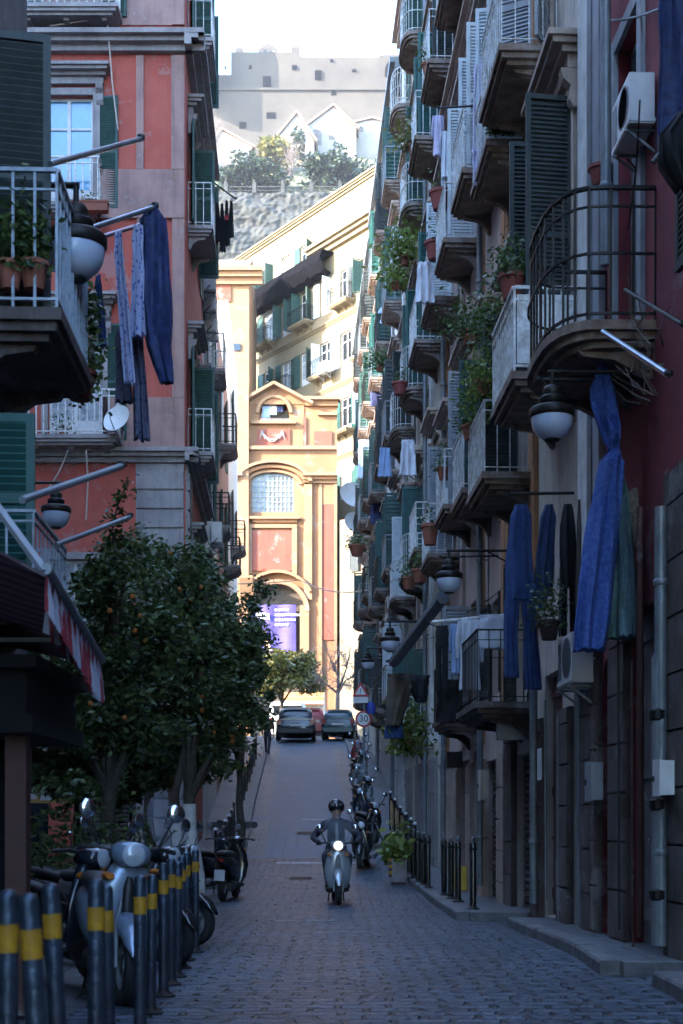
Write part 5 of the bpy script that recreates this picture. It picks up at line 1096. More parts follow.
gar('jeans', 'shorter dark blue jeans hung just right of the longest pair', 'denimdark', [[(0, S(2, 17), 0, S(4, 17), .04), (-S(14, 17), S(1, 17), 0, S(8, 17), .06), (-S(50, 17), -S(2, 17), 0, S(9, 17), .07), (-S(70, 17), -S(4, 17), 0, S(9, 17), .06), (-S(104, 17), -S(6, 17), 0, S(5, 17), .05)], [(-S(50, 17), S(3, 17), .03, S(5, 17), .05), (-S(90, 17), S(1, 17), .03, S(5, 17), .04)]], 42, P(547, 505, 17), 'trousers', amp=.02)
gar('dark_trousers', 'dark navy trousers between the jeans and the big blue cloth', 'blackcloth', [[(0, 0, 0, S(4, 17), .04), (-S(20, 17), 0, 0, S(8, 17), .06), (-S(80, 17), S(1, 17), 0, S(9, 17), .07)], [(-S(60, 17), -S(4, 17), 0, S(4, 17), .05), (-S(128, 17), -S(5, 17), 0, S(4, 17), .04)], [(-S(60, 17), S(5, 17), 0, S(4, 17), .05), (-S(140, 17), S(6, 17), 0, S(4, 17), .04)]], 43, P(568, 505, 16.6), 'trousers', amp=.02); sheet('grey_rag', 'narrow grey rag hanging right behind the jeans', 'browncloth', P(583, 500, 16.2), S(5, 16), S(8, 16), S(140, 16), 44, 'cloth')
sheet('white_towel', 'white towel folded over the rail left of the jeans', 'whitecloth', P(496, 615, 20.5), S(17, 20), S(17, 20), S(34, 20), 45, 'towel', th=.04, amp=.012)
shirt('white_shirt', 'bluish white shirt hanging below the lamp on the white rail', 'whitecloth', P(470, 620, 21.2), S(20, 21), S(70, 21), 46); shirt('blue_shirt', 'pale blue shirt hanging between the white shirt and the dark trousers', 'paleblue', P(457, 624, 21.4), S(11, 21), S(50, 21), 47)
pants('dark_trousers', 'dark trousers hanging left of the shirts on the white rail', 'blackcloth', P(442, 626, 21.5), S(12, 21), S(66, 21), 48); sheet('dark_cloth', 'black cloth hanging beneath the shirts', 'blackcloth', P(450, 680, 22), S(12, 22), S(14, 22), S(42, 22), 49, 'cloth')
sheet('brown_blanket', 'heavy dark brown blanket slung over a bar near the road signs', 'browncloth', P(402, 674, 27), S(15, 27), S(8, 27), S(52, 27), 50, 'blanket', dx=-S(9, 27), th=.12)
sheet('brown_blanket', 'dark bundle of cloth beside the brown blanket', 'blackcloth', P(418, 676, 27), S(12, 27), S(6, 27), S(26, 27), 51, 'blanket', dx=S(3, 27), th=.12); sheet('blue_cloth', 'faded blue cloth under the brown blanket', 'denim', P(394, 716, 27), S(8, 27), S(10, 27), S(22, 27), 52, 'cloth')
sheet('lavender_sheet', 'grey lavender sheet hanging from the ivy balcony', 'lavender', P(480, 62, 21.5), S(6, 21), S(10, 21), S(96, 21), 53, dx=S(2, 21)); sheet('lavender_sheet', 'long thin lavender cloth ending below the ivy balcony', 'lavender', P(478, 150, 21.2), S(7, 21), S(3, 21), S(36, 21), 54)
shirt('pink_shirt', 'pale pink top drying on the far bar beside the white shutters', 'lavender', P(438, 116, 27), S(9, 27), S(40, 27), 55); shirt('white_shirt', 'white top drying beside the pale pink one', 'whitecloth', P(446, 132, 26), S(9, 26), S(46, 26), 56)
sheet('blue_towel', 'pale blue towel hanging at the end of the right-hand row beside the dishes', 'paleblue', P(367, 440, 56), S(8.5, 56), S(9, 56), S(38, 56), 57, 'towel')
for i, (py, lb) in enumerate(((490, 'upper dark bedspread'), (372, 'middle dark bedspread'))): sheet('dark_bedspread', lb + ' hanging from a black balcony of the off white house', 'navycloth', P(380, py - 0, 50), S(9, 50), S(10, 50), S(34, 50), 60 + i, 'bedspread')
for i, (px, py) in enumerate(((388, 307), (390, 317))): tag(MB().cloth([(0, 0, 0, S(7, 45), .02), (-.12, -.05, 0, S(8, 45), .05), (-.2, -.2, 0, S(4, 45), .02)], 20, .01, 3, i).build('blue_scarf', 'paleblue', None, True, loc=P(px, py, 45)), ('upper' if i == 0 else 'lower') + ' small pale blue cloth sticking out from the grey house', 'cloth')
for i, (m, lb) in enumerate((('paleblue', 'pale blue shirt'), ('whitecloth', 'white shirt'), ('navycloth', 'navy shirt'))): sheet('loggia_washing', lb + ' drying in the arched loggia of the church', m, P(266 + i*7, 399, 85.6), S(3.5, 85), S(4, 85), S(19 - 3*i, 85), 70 + i, 'shirt')
for px, py, m, lb in ((408, 440, 'whitecloth', 'small white cloth on a line by the dark shutters'), (385, 448, 'paleblue', 'small pale blue cloth on a black balcony'), (425, 262, 'whitecloth', 'white sheet hanging in the middle of the right-hand row')):
    q = onR(px, py, .75); sheet('small_cloth', lb, m, q, .14, .2, .8, int(px), 'cloth')
# ------------------------------------------------------------------ bollards
def bollard(label, x, y, h=1.0, band=True, r_=.038, m='bollard_steel', name='bollard', group='steel bollards with a yellow band', tilt=0.):
    t = thing(name, label, 'bollard', (x, y, gz(y)), 0, group); t.rotation_euler = (0, tilt, 0)
    MB().lathe([(r_, -.1), (r_, h - r_*.9), (r_*.93, h - r_*.5), (r_*.7, h - r_*.2), (r_*.35, h - .003), (0, h)], n=20).build('post', m, t, smooth=True)
    if band: MB().lathe([(r_ + .002, h - .235), (r_ + .002, h - .13)], n=20).build('band', 'bandyellow', t, smooth=True)
    MB().lathe([(r_ + .05, 0.0), (r_ + .05, .012), (r_ + .015, .03), (r_ + .0, .05)], n=16).build('base', 'iron', t, smooth=True)
    return t
bl = [(8, 889, 'nearest steel bollard at the bottom left corner', 0), (45, 892, 'steel bollard leaning left, second from the corner', -.06), (62, 882.5, 'steel bollard just behind the leaning one', -.05), (96, 878, 'scuffed steel bollard in front of the silver scooter, left of a pair', 0), (110, 884, 'thinner steel bollard right of the pair in front of the silver scooter', -.02),
      (140, 875, 'steel bollard right of the silver scooter, left of a close pair', 0), (151, 874, 'steel bollard right of the silver scooter, right of a close pair', .01), (163.5, 862.5, 'steel bollard of the middle cluster with the brightest band', 0), (171, 858, 'dull bollard in the middle cluster, second', 0), (177, 861, 'dull bollard in the middle cluster, third', .01), (182, 855, 'dull bollard in the middle cluster, fourth', .0), (186.5, 851.5, 'slim bollard between the cluster and the outermost one', 0), (195.5, 849, 'farthest steel bollard, standing apart at the edge of the cobbles', 0)]
for px, py, lb, tl in bl:
    Y = 280 / (py - 835.) ; 
    Y = {8: 5.2, 45: 4.95, 62: 5.9, 96: 6.3, 110: 6.9, 140: 8.4, 151: 9.4, 163.5: 10.4, 171: 11.2, 177: 11.8, 182: 12.6, 186.5: 13.4, 195.5: 14.3}[px]
    h = CAM_Z + (HOR - py) / F * Y - gz(Y); bollard(lb, (px - 341.5) / F * Y, Y, h, tilt=tl, r_=.038 if px not in (110, 151) else .033)
# black iron bollards on the right pavement
for i, (px, Y) in enumerate(((473, 20.3), (458, 22.6), (451, 23.6), (444, 24.8), (428, 27.0), (423, 27.9), (418, 28.8), (413.5, 29.8), (409, 30.8))):
    lb = ['black bollard standing alone nearest on the right pavement', 'black bollard, nearest of three by the brown doorway', 'black bollard, middle of three by the brown doorway', 'black bollard, farthest of three by the brown doorway', 'black bollard, nearest of the close row of five', 'black bollard, second of the close row of five', 'black bollard, third of the close row of five', 'black bollard, fourth of the close row of five', 'black bollard, farthest of the close row of five'][i]
    t = bollard(lb, (px - 341.5)/F*Y, Y, .98, False, .05, 'blackpaint', group='black bollards on the right pavement'); t.location.z = gz(Y) + .12
    MB().lathe([(.055, .86), (.06, .88), (.055, .9)], n=14).build('collar', 'iron', t); MB().lathe([(.0, 1.06), (.03, 1.04), (.035, 1.0), (.02, .975)], n=12).build('knob', 'steel', t)
# pedestrian railings beside the slope
def railing(label, pts, group='pedestrian railings along the slope'):
    t = thing('pedestrian_railing', label, 'railing', (pts[0][0], pts[0][1], 0), 0, group)
    P_ = [Vector((x - pts[0][0], y - pts[0][1], gz(y) + .13)) for x, y in pts]; fr = MB(); k = MB()
    for a, b_ in zip(P_, P_[1:]):
        fr.bar(a + Vector((0, 0, .95)), b_ + Vector((0, 0, .95)), .045); fr.bar(a + Vector((0, 0, .15)), b_ + Vector((0, 0, .15)), .03)
        L_ = (b_ - a).length; n_ = int(L_ / .13)
        for j in range(1, n_): q = a.lerp(b_, j/n_); k.bar(q + Vector((0, 0, .15)), q + Vector((0, 0, .94)), .016)
    fr.build('rail', 'blackpaint', t); k.build('bars', 'blackpaint', t)
    for p_ in P_: MB().tube([p_, p_ + Vector((0, 0, 1.02))], .03, 8).build('post', 'blackpaint', t); MB().lathe([(.03, 0), (.045, .02), (.04, .05), (0, .07)], tuple(p_ + Vector((0, 0, 1.02))), 8).build('cap', 'whitepaint', t)
def edgeR(y): return float(np.interp(y, [20, 34, 45, 62], [1.75, 1.5, .92, .35])) 
railing('black railing with white caps on the right pavement near the green plants', [(edgeR(y) + .12, y) for y in (31.6, 33, 34.5, 36, 37.5, 39)]); railing('black railing on the right side high on the slope', [(edgeR(y) + .05, y) for y in (48, 50, 52, 54, 56, 58)])
railing('black railing on the left pavement, lower stretch by the parked scooter', [(rdl(y) - .35, y) for y in (29.5, 31, 32.5, 34, 35.5, 37)]); railing('black railing on the left pavement, upper stretch along the slope', [(rdl(y) - .35, y) for y in (41, 43, 45, 47, 49, 51, 53, 55)])
# ------------------------------------------------------------------ scooters (front towards local -y)
def wheel(parent, y, r_, wd=.11, x=0, name='wheel', rim='zinc', ax='X'):
    m = cached(('tyre', r_, wd), lambda: MB().lathe([(r_*.62, -wd*.3), (r_*.8, -wd*.5), (r_*.95, -wd*.42), (r_, -wd*.15), (r_, wd*.15), (r_*.95, wd*.42), (r_*.8, wd*.5), (r_*.62, wd*.3), (r_*.62, -wd*.3)], n=24, axis='X').mesh('wheel', 'rubber', True))
    def rm():
        b = MB().lathe([(0, -.03), (r_*.2, -.035), (r_*.22, .035), (0, .03)], n=12, axis='X').lathe([(r_*.56, -.04), (r_*.63, -.04), (r_*.63, .04), (r_*.56, .04), (r_*.56, -.04)], n=24, axis='X')
        for k in range(5): a = 2*math.pi*k/5; b.bar((0, math.cos(a)*r_*.15, math.sin(a)*r_*.15), (0, math.cos(a)*r_*.6, math.sin(a)*r_*.6), .04, .03, up=(1, 0, 0))
        return b.mesh('rim', rim, False)
    q = put(name, m, parent, (x, y, r_)); put('rim', cached(('rim', r_, rim), rm), q); return q
def scooter(name, label, paint, loc, rz, shield=False, top_case=False, big=False, group='parked scooters', lean=0., lit=False, plate=True, mirrors=True, headpaint=None, steer=0.):
    t = thing(name, label, 'scooter', loc, rz, group); t.rotation_euler = (0, lean, rz); r_ = .25 if big else .23
    wheel(t, -.64, r_); wheel(t, .6, r_)
    # rear body, seat
    MB().loft([(.82, 0, .72, .04, .05), (.74, 0, .69, .11, .1), (.5, 0, .62, .19, .17), (.25, 0, .56, .2, .2), (.08, 0, .5, .19, .2), (.0, 0, .46, .15, .17)], 20, pw=2.4).build('body', paint, t, smooth=True)
    MB().loft([(.8, 0, .82, .06, .02), (.72, 0, .81, .12, .055), (.45, 0, .8, .16, .065), (.2, 0, .77, .15, .06), (.02, 0, .74, .1, .05), (-.03, 0, .73, .05, .02)], 18, pw=2.6).build('seat', 'leatherseat', t, smooth=True)
    MB().loft([(-.46, 0, .27, .1, .03), (-.38, 0, .25, .2, .05), (0, 0, .25, .2, .06), (.15, 0, .27, .17, .06)], 16, pw=3).build('floorboard', 'blackplastic', t, smooth=True)
    # leg shield: curved apron
    MB().loft([(.24, 0, -.4, .13, .03), (.4, 0, -.45, .21, .045), (.6, 0, -.48, .235, .05), (.78, 0, -.475, .2, .06), (.92, 0, -.46, .13, .075), (.98, 0, -.45, .08, .06)], 20, ax='Z', pw=2.3).build('leg_shield', paint, t, smooth=True)
    MB().loft([(.3, 0, -.505, .03, .02), (.55, 0, -.545, .045, .03), (.78, 0, -.54, .04, .03), (.86, 0, -.53, .02, .02)], 12, ax='Z').build('front_trim', 'blackplastic' if not lit else 'zinc', t, smooth=True)
    MB().loft([(-.92, 0, .36, .03, .02), (-.84, 0, .44, .07, .06), (-.7, 0, .52, .085, .07), (-.54, 0, .54, .08, .09), (-.44, 0, .5, .06, .06)], 14, pw=2.4).build('front_fender', paint, t, smooth=True)
    MB().tube([(-.075, -.64, r_), (-.075, -.56, .55), (-.02, -.5, .8)], .018, 6).tube([(.075, -.64, r_), (.075, -.56, .55), (.02, -.5, .8)], .018, 6).build('fork', 'zinc', t)
    # handlebar and headset
    hb_ = MB().loft([(-.62, 0, 1.0, .07, .06), (-.57, 0, 1.01, .13, .085), (-.45, 0, 1.02, .14, .08), (-.36, 0, 1.0, .08, .05)], 18, pw=2.4).build('headset', headpaint or paint, t, smooth=True)
    MB().lathe([(.0, -.02), (.06, -.012), (.078, 0), (.08, .03)], (0, -.62, 1.01), 20, 'Y').build('headlight', 'headlight_on' if lit else 'headglass', t, smooth=True)
    g = MB().tube([(-.34, -.36, 1.04), (-.22, -.44, 1.06), (0, -.45, 1.03), (.22, -.44, 1.06), (.34, -.36, 1.04)], [.018, .016, .02, .016, .018], 8)
    g.build('handlebar', 'blackplastic', t, smooth=True)
    for s in (-1, 1):
        MB().tube([(s*.22, -.46, 1.08), (s*.3, -.5, 1.2)], .007, 5).build('lever', 'chrome', t)
        if mirrors:
            q = MB().tube([(s*.2, -.45, 1.06), (s*.27, -.47, 1.22), (s*.3, -.46, 1.28)], .008, 6).build('mirror', 'blackplastic', t)
            MB().lathe([(0, -.015), (.05, -.012), (.065, .0), (.06, .012), (0, .014)], (s*.31, -.46, 1.31), 14, 'Y').build('mirror_glass', 'chrome', q, smooth=True)
        MB().loft([(-.58, s*.14, .86, .03, .022), (-.52, s*.15, .86, .04, .03), (-.48, s*.15, .86, .02, .02)], 10).build('indicator', 'amber', t, smooth=True)
    if shield:
        w_ = MB(); vs = []
        for j in range(7):
            z = 1.03 + j*.085; hw = (.12, .19, .22, .235, .225, .19, .11)[j]
            for i in range(7): u = -1 + i/3.; vs.append((u*hw, -.64 + .06*u*u + j*.03, z))
        for j in range(7):
            z = 1.03 + j*.085; hw = (.12, .19, .22, .235, .225, .19, .11)[j]
            for i in range(7): u = -1 + i/3.; vs.append((u*hw, -.634 + .06*u*u + j*.03, z))
        w_.add(vs, [(j*7+i, j*7+i+1, j*7+i+8, j*7+i+7) for j in range(6) for i in range(6)] + [(49+j*7+i, 49+j*7+i+7, 49+j*7+i+8, 49+j*7+i+1) for j in range(6) for i in range(6)]); w_.build('windshield', 'shieldglass', t, smooth=True)
    MB().loft([(.84, 0, .7, .045, .03), (.87, 0, .7, .04, .025)], 12).build('tail_light', 'redlamp', t, smooth=True)
    MB().prismx([(.6, .5), (.82, .55), (.93, .42), (.95, .36), (.9, .36)], -.05, .05).build('rear_mudguard', 'blackplastic', t)
    if plate: MB().box(-.09, .09, .945, .955, .36, .54).build('licence_plate', 'platewhite', t)
    MB().loft([(.3, .2, .28, .04, .04), (.42, .21, .28, .06, .06), (.78, .21, .32, .055, .06), (.84, .21, .33, .03, .035)], 12).build('exhaust', 'zinc', t, smooth=True)
    MB().loft([(.1, -.04, .26, .06, .09), (.35, -.13, .26, .06, .1), (.66, -.13, .25, .05, .08)], 12).build('engine', 'blackplastic', t, smooth=True)
    MB().tube([(-.12, .1, .2), (-.14, .16, .02)], .012, 6).tube([(.12, .1, .2), (.14, .16, .02)], .012, 6).build('stand', 'iron', t)
    if top_case: MB().loft([(.62, 0, .98, .17, .1), (.66, 0, 1.0, .2, .14), (.92, 0, 1.0, .2, .14), (.98, 0, .98, .16, .1)], 16, pw=4).build('top_case', 'blackplastic', t, smooth=True)
    return t
mat('headglass', (.45, .5, .55), .1, spec=.8)
mat('shieldglass', (.3, .33, .38), .15); alpha('shieldglass', .14)
emis('headlight_on', (1., .93, .78), .16)
def G(x, y): return (x, y, gz(y) + .004)
Yr = 24.5; rx = P(336.5, 0, Yr).x
SCT = scooter('scooter', 'silver retro scooter being ridden down the street with its headlight on', 'silverpaint', G(rx, Yr), R(3), shield=True, lit=True, group=None, mirrors=True)
# near silver scooter behind the bollards and its neighbours
scooter('scooter', 'big silver blue scooter with a glassy front, parked right behind the bollards', 'silverblue', G(P(97, 0, 10.1).x, 10.5), R(20), big=True, lean=.07, headpaint='silverblue').scale = (1.05, 1.05, 1.05)
scooter('scooter', 'black scooter with a tall grey windshield and one white mirror', 'blackpaint', G(P(112, 0, 12.6).x, 13.), R(55), shield=True, big=True, lean=.08)
scooter('scooter', 'black scooter at the left edge beside the red shop post', 'navypaint', G(P(38, 0, 11.6).x, 11.6), R(60), big=True, lean=.1, mirrors=False)
scooter('scooter', 'black scooter in the second line, only its seat and bars showing over the silver one', 'blackpaint', G(P(60, 0, 13.6).x, 14.2), R(50), big=True, lean=.08)
scooter('scooter', 'dark scooter under the orange tree, turned across the pavement', 'blackpaint', G(P(140, 0, 15).x, 15.4), R(62), big=True, lean=.06, plate=False)
scooter('scooter', 'dark scooter with a white licence plate seen from behind, parked past the bollards', 'blackpaint', G(P(224, 0, 24.6).x, 25.6), R(174), top_case=False, lean=-.05).scale = (1.05, 1.05, 1.05)
scooter('scooter', 'dark scooter half hidden behind the one with the white plate', 'navypaint', G(P(208, 0, 26.5).x, 27), R(160), mirrors=True, lean=-.05)
scooter('scooter', 'black scooter facing the camera at the foot of the right-hand slope', 'blackpaint', G(P(363, 0, 33).x, 33.2), R(-8), shield=False, lean=.04)
for i, (px, Y, rz, pm, lb) in enumerate(((366, 37.5, 20, 'blackpaint', 'second dark scooter of the line climbing on the right'), (363, 40.5, -15, 'navypaint', 'third dark scooter of the line climbing on the right'), (361, 43.5, 15, 'blackpaint', 'fourth dark scooter of the line climbing on the right'), (359, 46.5, -10, 'zinc', 'grey scooter in the line climbing on the right'), (357, 50, 12, 'blackpaint', 'sixth scooter of the line climbing on the right, near the speed sign'), (356, 53, 0, 'redpaint', 'red scooter at the top of the line on the right'))):
    sc_ = scooter('scooter', lb, pm, G(P(px, 0, Y).x, Y), R(rz), shield=i % 2 == 0, lean=.05)
# ------------------------------------------------------------------ people
def skin_body(name, joints, edges, m, parent=None, sub=2, loc=(0, 0, 0), rz=0):
    """joints: {key: (x, y, z, r or (rx, ry))}; one continuous surface grown over the skeleton"""
    ks = list(joints); idx = {k: i for i, k in enumerate(ks)}; me = bpy.data.meshes.new(name); me.from_pydata([joints[k][:3] for k in ks], [(idx[a], idx[b]) for a, b in edges], []); me.update()
    o = bpy.data.objects.new(name, me); COL.objects.link(o); md = o.modifiers.new('skin', 'SKIN'); md.use_smooth_shade = True
    if not me.skin_vertices: 
        bpy.context.view_layer.objects.active = o
    for i, k in enumerate(ks):
        r_ = joints[k][3]; me.skin_vertices[0].data[i].radius = r_ if isinstance(r_, tuple) else (r_, r_)
    me.skin_vertices[0].data[0].use_root = True
    s = o.modifiers.new('sub', 'SUBSURF'); s.levels = sub; s.render_levels = sub
    dg = bpy.context.evaluated_depsgraph_get(); m2 = bpy.data.meshes.new_from_object(o.evaluated_get(dg)); bpy.data.objects.remove(o)
    m2.name = name; m2.materials.clear(); m2.materials.append(M[m]); m2.polygons.foreach_set('use_smooth', [True]*len(m2.polygons))
    return put(name, m2, parent, loc, rz)
def head_parts(parent, hx, hy, hz, s=1., face=-1, hair='hairdark', helmet=None):
    h = MB(); h.loft([(-.135, 0, .0, .035, .045), (-.11, 0, -.012, .055, .07), (-.06, 0, -.005, .066, .085), (0, 0, 0, .074, .093), (.05, 0, .005, .073, .092), (.09, 0, .008, .058, .075), (.115, 0, .01, .03, .04)], 20, ax='Z')
    h.loft([(-.1, 0, -.02, .008, .008), (-.108, 0, -.03, .014, .012), (-.095, 0, .0, .009, .02)], 8)      # nose
    for sx in (-1, 1): h.loft([(-.02, sx*.076, -.01, .008, .02), (.01, sx*.082, -.008, .01, .032), (.03, sx*.078, -.005, .006, .02)], 8)
    h.v = [(x*s, y*s*-face, z*s) for x, y, z in h.v]
    q = h.build('head', 'skin', parent, smooth=True, loc=(hx, hy, hz))
    for sx in (-1, 1): MB().lathe([(0, -.012), (.011, -.006), (.012, 0), (0, .008)], (sx*.03*s, face*.084*s, .01*s), 8, 'Y').build('eye', 'signblack', q)
    MB().box(-.024*s, .024*s, face*.09*s - .004, face*.09*s + .004, -.066*s, -.056*s).build('mouth', 'lipdark', q)
    return q
mat('hairdark', (.02, .014, .01), .7); mat('lipdark', (.25, .09, .08), .6)
# the rider: seated at y ~ +.2 on the scooter, hands on the grips
RD = thing('person', 'rider in a dark jacket and black open helmet sitting on the silver scooter', 'person', G(rx, Yr), R(3))
J = {'pelvis': (0, .22, .9, (.15, .13)), 'waist': (0, .2, 1.05, (.15, .12)), 'chest': (0, .13, 1.25, (.185, .14)), 'neckbase': (0, .09, 1.42, (.1, .09)), 'neck': (0, .06, 1.49, .06), 'headtop': (0, .04, 1.56, .06)}
E = [('pelvis', 'waist'), ('waist', 'chest'), ('chest', 'neckbase'), ('neckbase', 'neck'), ('neck', 'headtop')]
for s, k in ((-1, 'l'), (1, 'r')):
    J.update({k+'sh': (s*.22, .1, 1.36, .095), k+'el': (s*.42, -.04, 1.14, .065), k+'wr': (s*.33, -.3, 1.07, .042), k+'hd': (s*.33, -.36, 1.075, (.045, .03)),
              k+'hip': (s*.12, .12, .86, .1), k+'kn': (s*.2, -.26, .82, .085), k+'an': (s*.16, -.22, .4, .058), k+'ft': (s*.16, -.24, .33, .05), k+'toe': (s*.17, -.4, .325, .045)})
    E += [('neckbase', k+'sh'), (k+'sh', k+'el'), (k+'el', k+'wr'), (k+'wr', k+'hd'), ('pelvis', k+'hip'), (k+'hip', k+'kn'), (k+'kn', k+'an'), (k+'an', k+'ft'), (k+'ft', k+'toe')]
skin_body('body', J, E, 'jacket', RD)
for s in (-1, 1):                                      # gloved hand: palm, four curled fingers, thumb around the grip
    hnd = MB(); hnd.loft([(-.30, s*.33, 1.075, .03, .02), (-.34, s*.33, 1.08, .042, .024), (-.38, s*.33, 1.078, .04, .02)], 12)
    for j in range(4): x = s*.33 + (-.03 + j*.02); L_ = (.03, .036, .033, .026)[j]; hnd.tube([(x, -.37, 1.082), (x, -.37 - L_, 1.075), (x, -.375 - L_, 1.045), (x, -.36, 1.02), (x, -.34, 1.018)], [.011, .0105, .01, .009, .007], 7)
    hnd.tube([(s*.295, -.33, 1.07), (s*.28, -.35, 1.05), (s*.29, -.375, 1.03), (s*.3, -.385, 1.022)], [.014, .012, .011, .009], 7); hnd.build('glove', 'blackcloth', RD, smooth=True)
hd = head_parts(RD, 0, .01, 1.595, 1.08)
MB().loft([(-.06, 0, .035, .085, .08), (-.02, 0, .015, .118, .125), (.04, 0, .01, .13, .145), (.09, 0, .012, .118, .13), (.135, 0, .015, .075, .09), (.15, 0, .02, .03, .035)], 24, ax='Z').build('helmet', 'blackpaint', RD, smooth=True, loc=(0, .035, 1.645)).scale = (1.12, 1.08, 1.12)
MB().loft([(.0, 0, 0, .1, .012), (.03, 0, .012, .115, .012), (.045, 0, .02, .11, .01)], 16, ax='Z').build('helmet_peak', 'blackplastic', RD, smooth=True, loc=(0, -.09, 1.70))
MB().loft([(0, 0, 0, .02, .02), (.3, 0, .03, .03, .02)], 8, ax='Z').build('zip', 'zinc', RD, loc=(0, -.02, 1.1))
# walker on the left pavement
WP = thing('person', 'dark clothed person walking on the left pavement beside the black car', 'person', (P(267.5, 0, 57).x, 57, gz(57) + .02), R(170))
J = {'pelvis': (0, 0, .93, (.15, .11)), 'waist': (0, 0, 1.08, (.14, .1)), 'chest': (0, -.01, 1.28, (.18, .12)), 'nb': (0, -.01, 1.44, .08), 'neck': (0, -.02, 1.5, .055), 'ht': (0, -.03, 1.56, .055)}
E = [('pelvis', 'waist'), ('waist', 'chest'), ('chest', 'nb'), ('nb', 'neck'), ('neck', 'ht')]
for s, k in ((-1, 'l'), (1, 'r')):
    J.update({k+'sh': (s*.19, 0, 1.4, .07), k+'el': (s*.24, s*.1, 1.14, .052), k+'wr': (s*.23, s*.02 - .12, .92, .036), k+'hd': (s*.23, s*.02 - .15, .83, (.03, .02)), k+'hip': (s*.09, 0, .88, .09), k+'kn': (s*.1, -s*.12 - .04, .5, .065), k+'an': (s*.1, -s*.22 + .04, .1, .045), k+'toe': (s*.11, -s*.22 - .12, .05, .04)})
    E += [('nb', k+'sh'), (k+'sh', k+'el'), (k+'el', k+'wr'), (k+'wr', k+'hd'), ('pelvis', k+'hip'), (k+'hip', k+'kn'), (k+'kn', k+'an'), (k+'an', k+'toe')]
    h_ = MB()
    for j in range(4): h_.tube([(s*.23, s*.02 - .175 + j*.018, .8), (s*.232, s*.02 - .18 + j*.018, .74 + .006*j)], [.009, .007], 6)
    h_.tube([(s*.225, s*.02 - .175, .84), (s*.21, s*.02 - .2, .79)], [.011, .008], 6); h_.build('hand', 'skin', WP, smooth=True)
skin_body('body', J, E, 'trousers', WP); hq = head_parts(WP, 0, -.02, 1.64)
MB().loft([(-.07, 0, .05, .06, .06), (-.02, 0, .03, .08, .085), (.05, 0, .015, .083, .1), (.1, 0, .012, .065, .085), (.125, 0, .012, .03, .04)], 18, ax='Z').build('hair', 'hairdark', WP, smooth=True, loc=(0, .005, 1.655))
# ------------------------------------------------------------------ cars (rear towards local -y)
def car(name, label, paint, loc, rz, W=1.72, L_=3.7, H=1.45, suv=False, group='parked cars at the top of the slope', plate=True):
    t = thing(name, label, 'car', loc, rz, group); k = H / 1.45; hw = W/2
    MB().loft([(0, 0, .5, hw*.8, .16), (.06, 0, .58, hw*.93, .3), (.3, 0, .62, hw*.99, .36), (1.2, 0, .62, hw, .37), (2.6, 0, .61, hw, .36), (3.3, 0, .57, hw*.96, .31), (L_ - .1, 0, .53, hw*.86, .24), (L_, 0, .5, hw*.7, .15)], 28, pw=4.5).build('body', paint, t, smooth=True)
    MB().loft([(.1, 0, .98, hw*.84, .1), (.22, 0, 1.08*k, hw*.83, .22), (.55, 0, 1.15*k, hw*.79, .3*k), (1.5, 0, 1.17*k, hw*.78, .3*k), (2.1, 0, 1.12*k, hw*.78, .26*k), (2.75, 0, .92, hw*.8, .08)], 24, pw=3.6).build('cabin', paint, t, smooth=True)
    MB().prismx([(.13, .98), (.1, .985), (.37, 1.33*k), (.4, 1.33*k)], -hw*.7, hw*.7).build('rear_window', 'pane_dark', t)
    for s in (-1, 1):
        MB().prismy([(s*hw*.87, .95), (s*hw*.85, .95), (s*hw*.745, 1.3*k), (s*hw*.765, 1.3*k)], .6, 2.1).build('side_window', 'pane_dark', t)
        MB().box(s*hw*.82 - .09, s*hw*.82 + .09, -.02, .12, .68, .92).build('tail_light', 'redlamp', t)
        MB().loft([(2.2, s*(hw + .09), 1.0, .09, .07), (2.3, s*(hw + .09), 1.0, .08, .06)], 10).build('mirror', paint, t, smooth=True)
        for y in (.7, L_ - .75): wheel(t, y, .3, .19, s*(hw - .1))
    MB().prismx([(2.12, 1.36*k), (2.16, 1.37*k), (2.78, .97), (2.72, .95)], -hw*.7, hw*.7).build('windshield', 'pane_dark', t)
    MB().loft([(-.06, 0, .42, hw*.86, .09), (.03, 0, .42, hw*.95, .13), (.2, 0, .42, hw*.98, .13)], 20, pw=5).build('bumper', 'blackplastic' if suv else paint, t, smooth=True)
    if plate: MB().box(-.26, .26, -.035, -.015, .62, .73).build('licence_plate', 'platewhite', t)
    MB().box(-.2, .2, -.02, .02, .76, .785).build('boot_handle', 'zinc', t); MB().box(-hw*.6, hw*.6, .16, .32, 1.36*k, 1.4*k).build('spoiler', paint, t)
    return t
def onroad(px, y): return (P(px, 0, y).x, y, gz(y + 1) + .0)
car('car', 'black hatchback seen from behind, leftmost of the cars at the top of the slope', 'navypaint', onroad(295.5, 61.5), R(1), W=1.78, H=1.5, suv=True)
car('car', 'small teal car seen from behind on the right at the top of the slope', 'tealpaint', onroad(338, 62.5), R(-3), W=1.55, H=1.38, L_=3.4)
car('car', 'dark red car between the black hatchback and the teal car, brake light glowing', 'redpaint', onroad(309.5, 67), R(0), W=1.65, H=1.48)
MB().box(.72, .85, -.03, -.02, .74, .9)
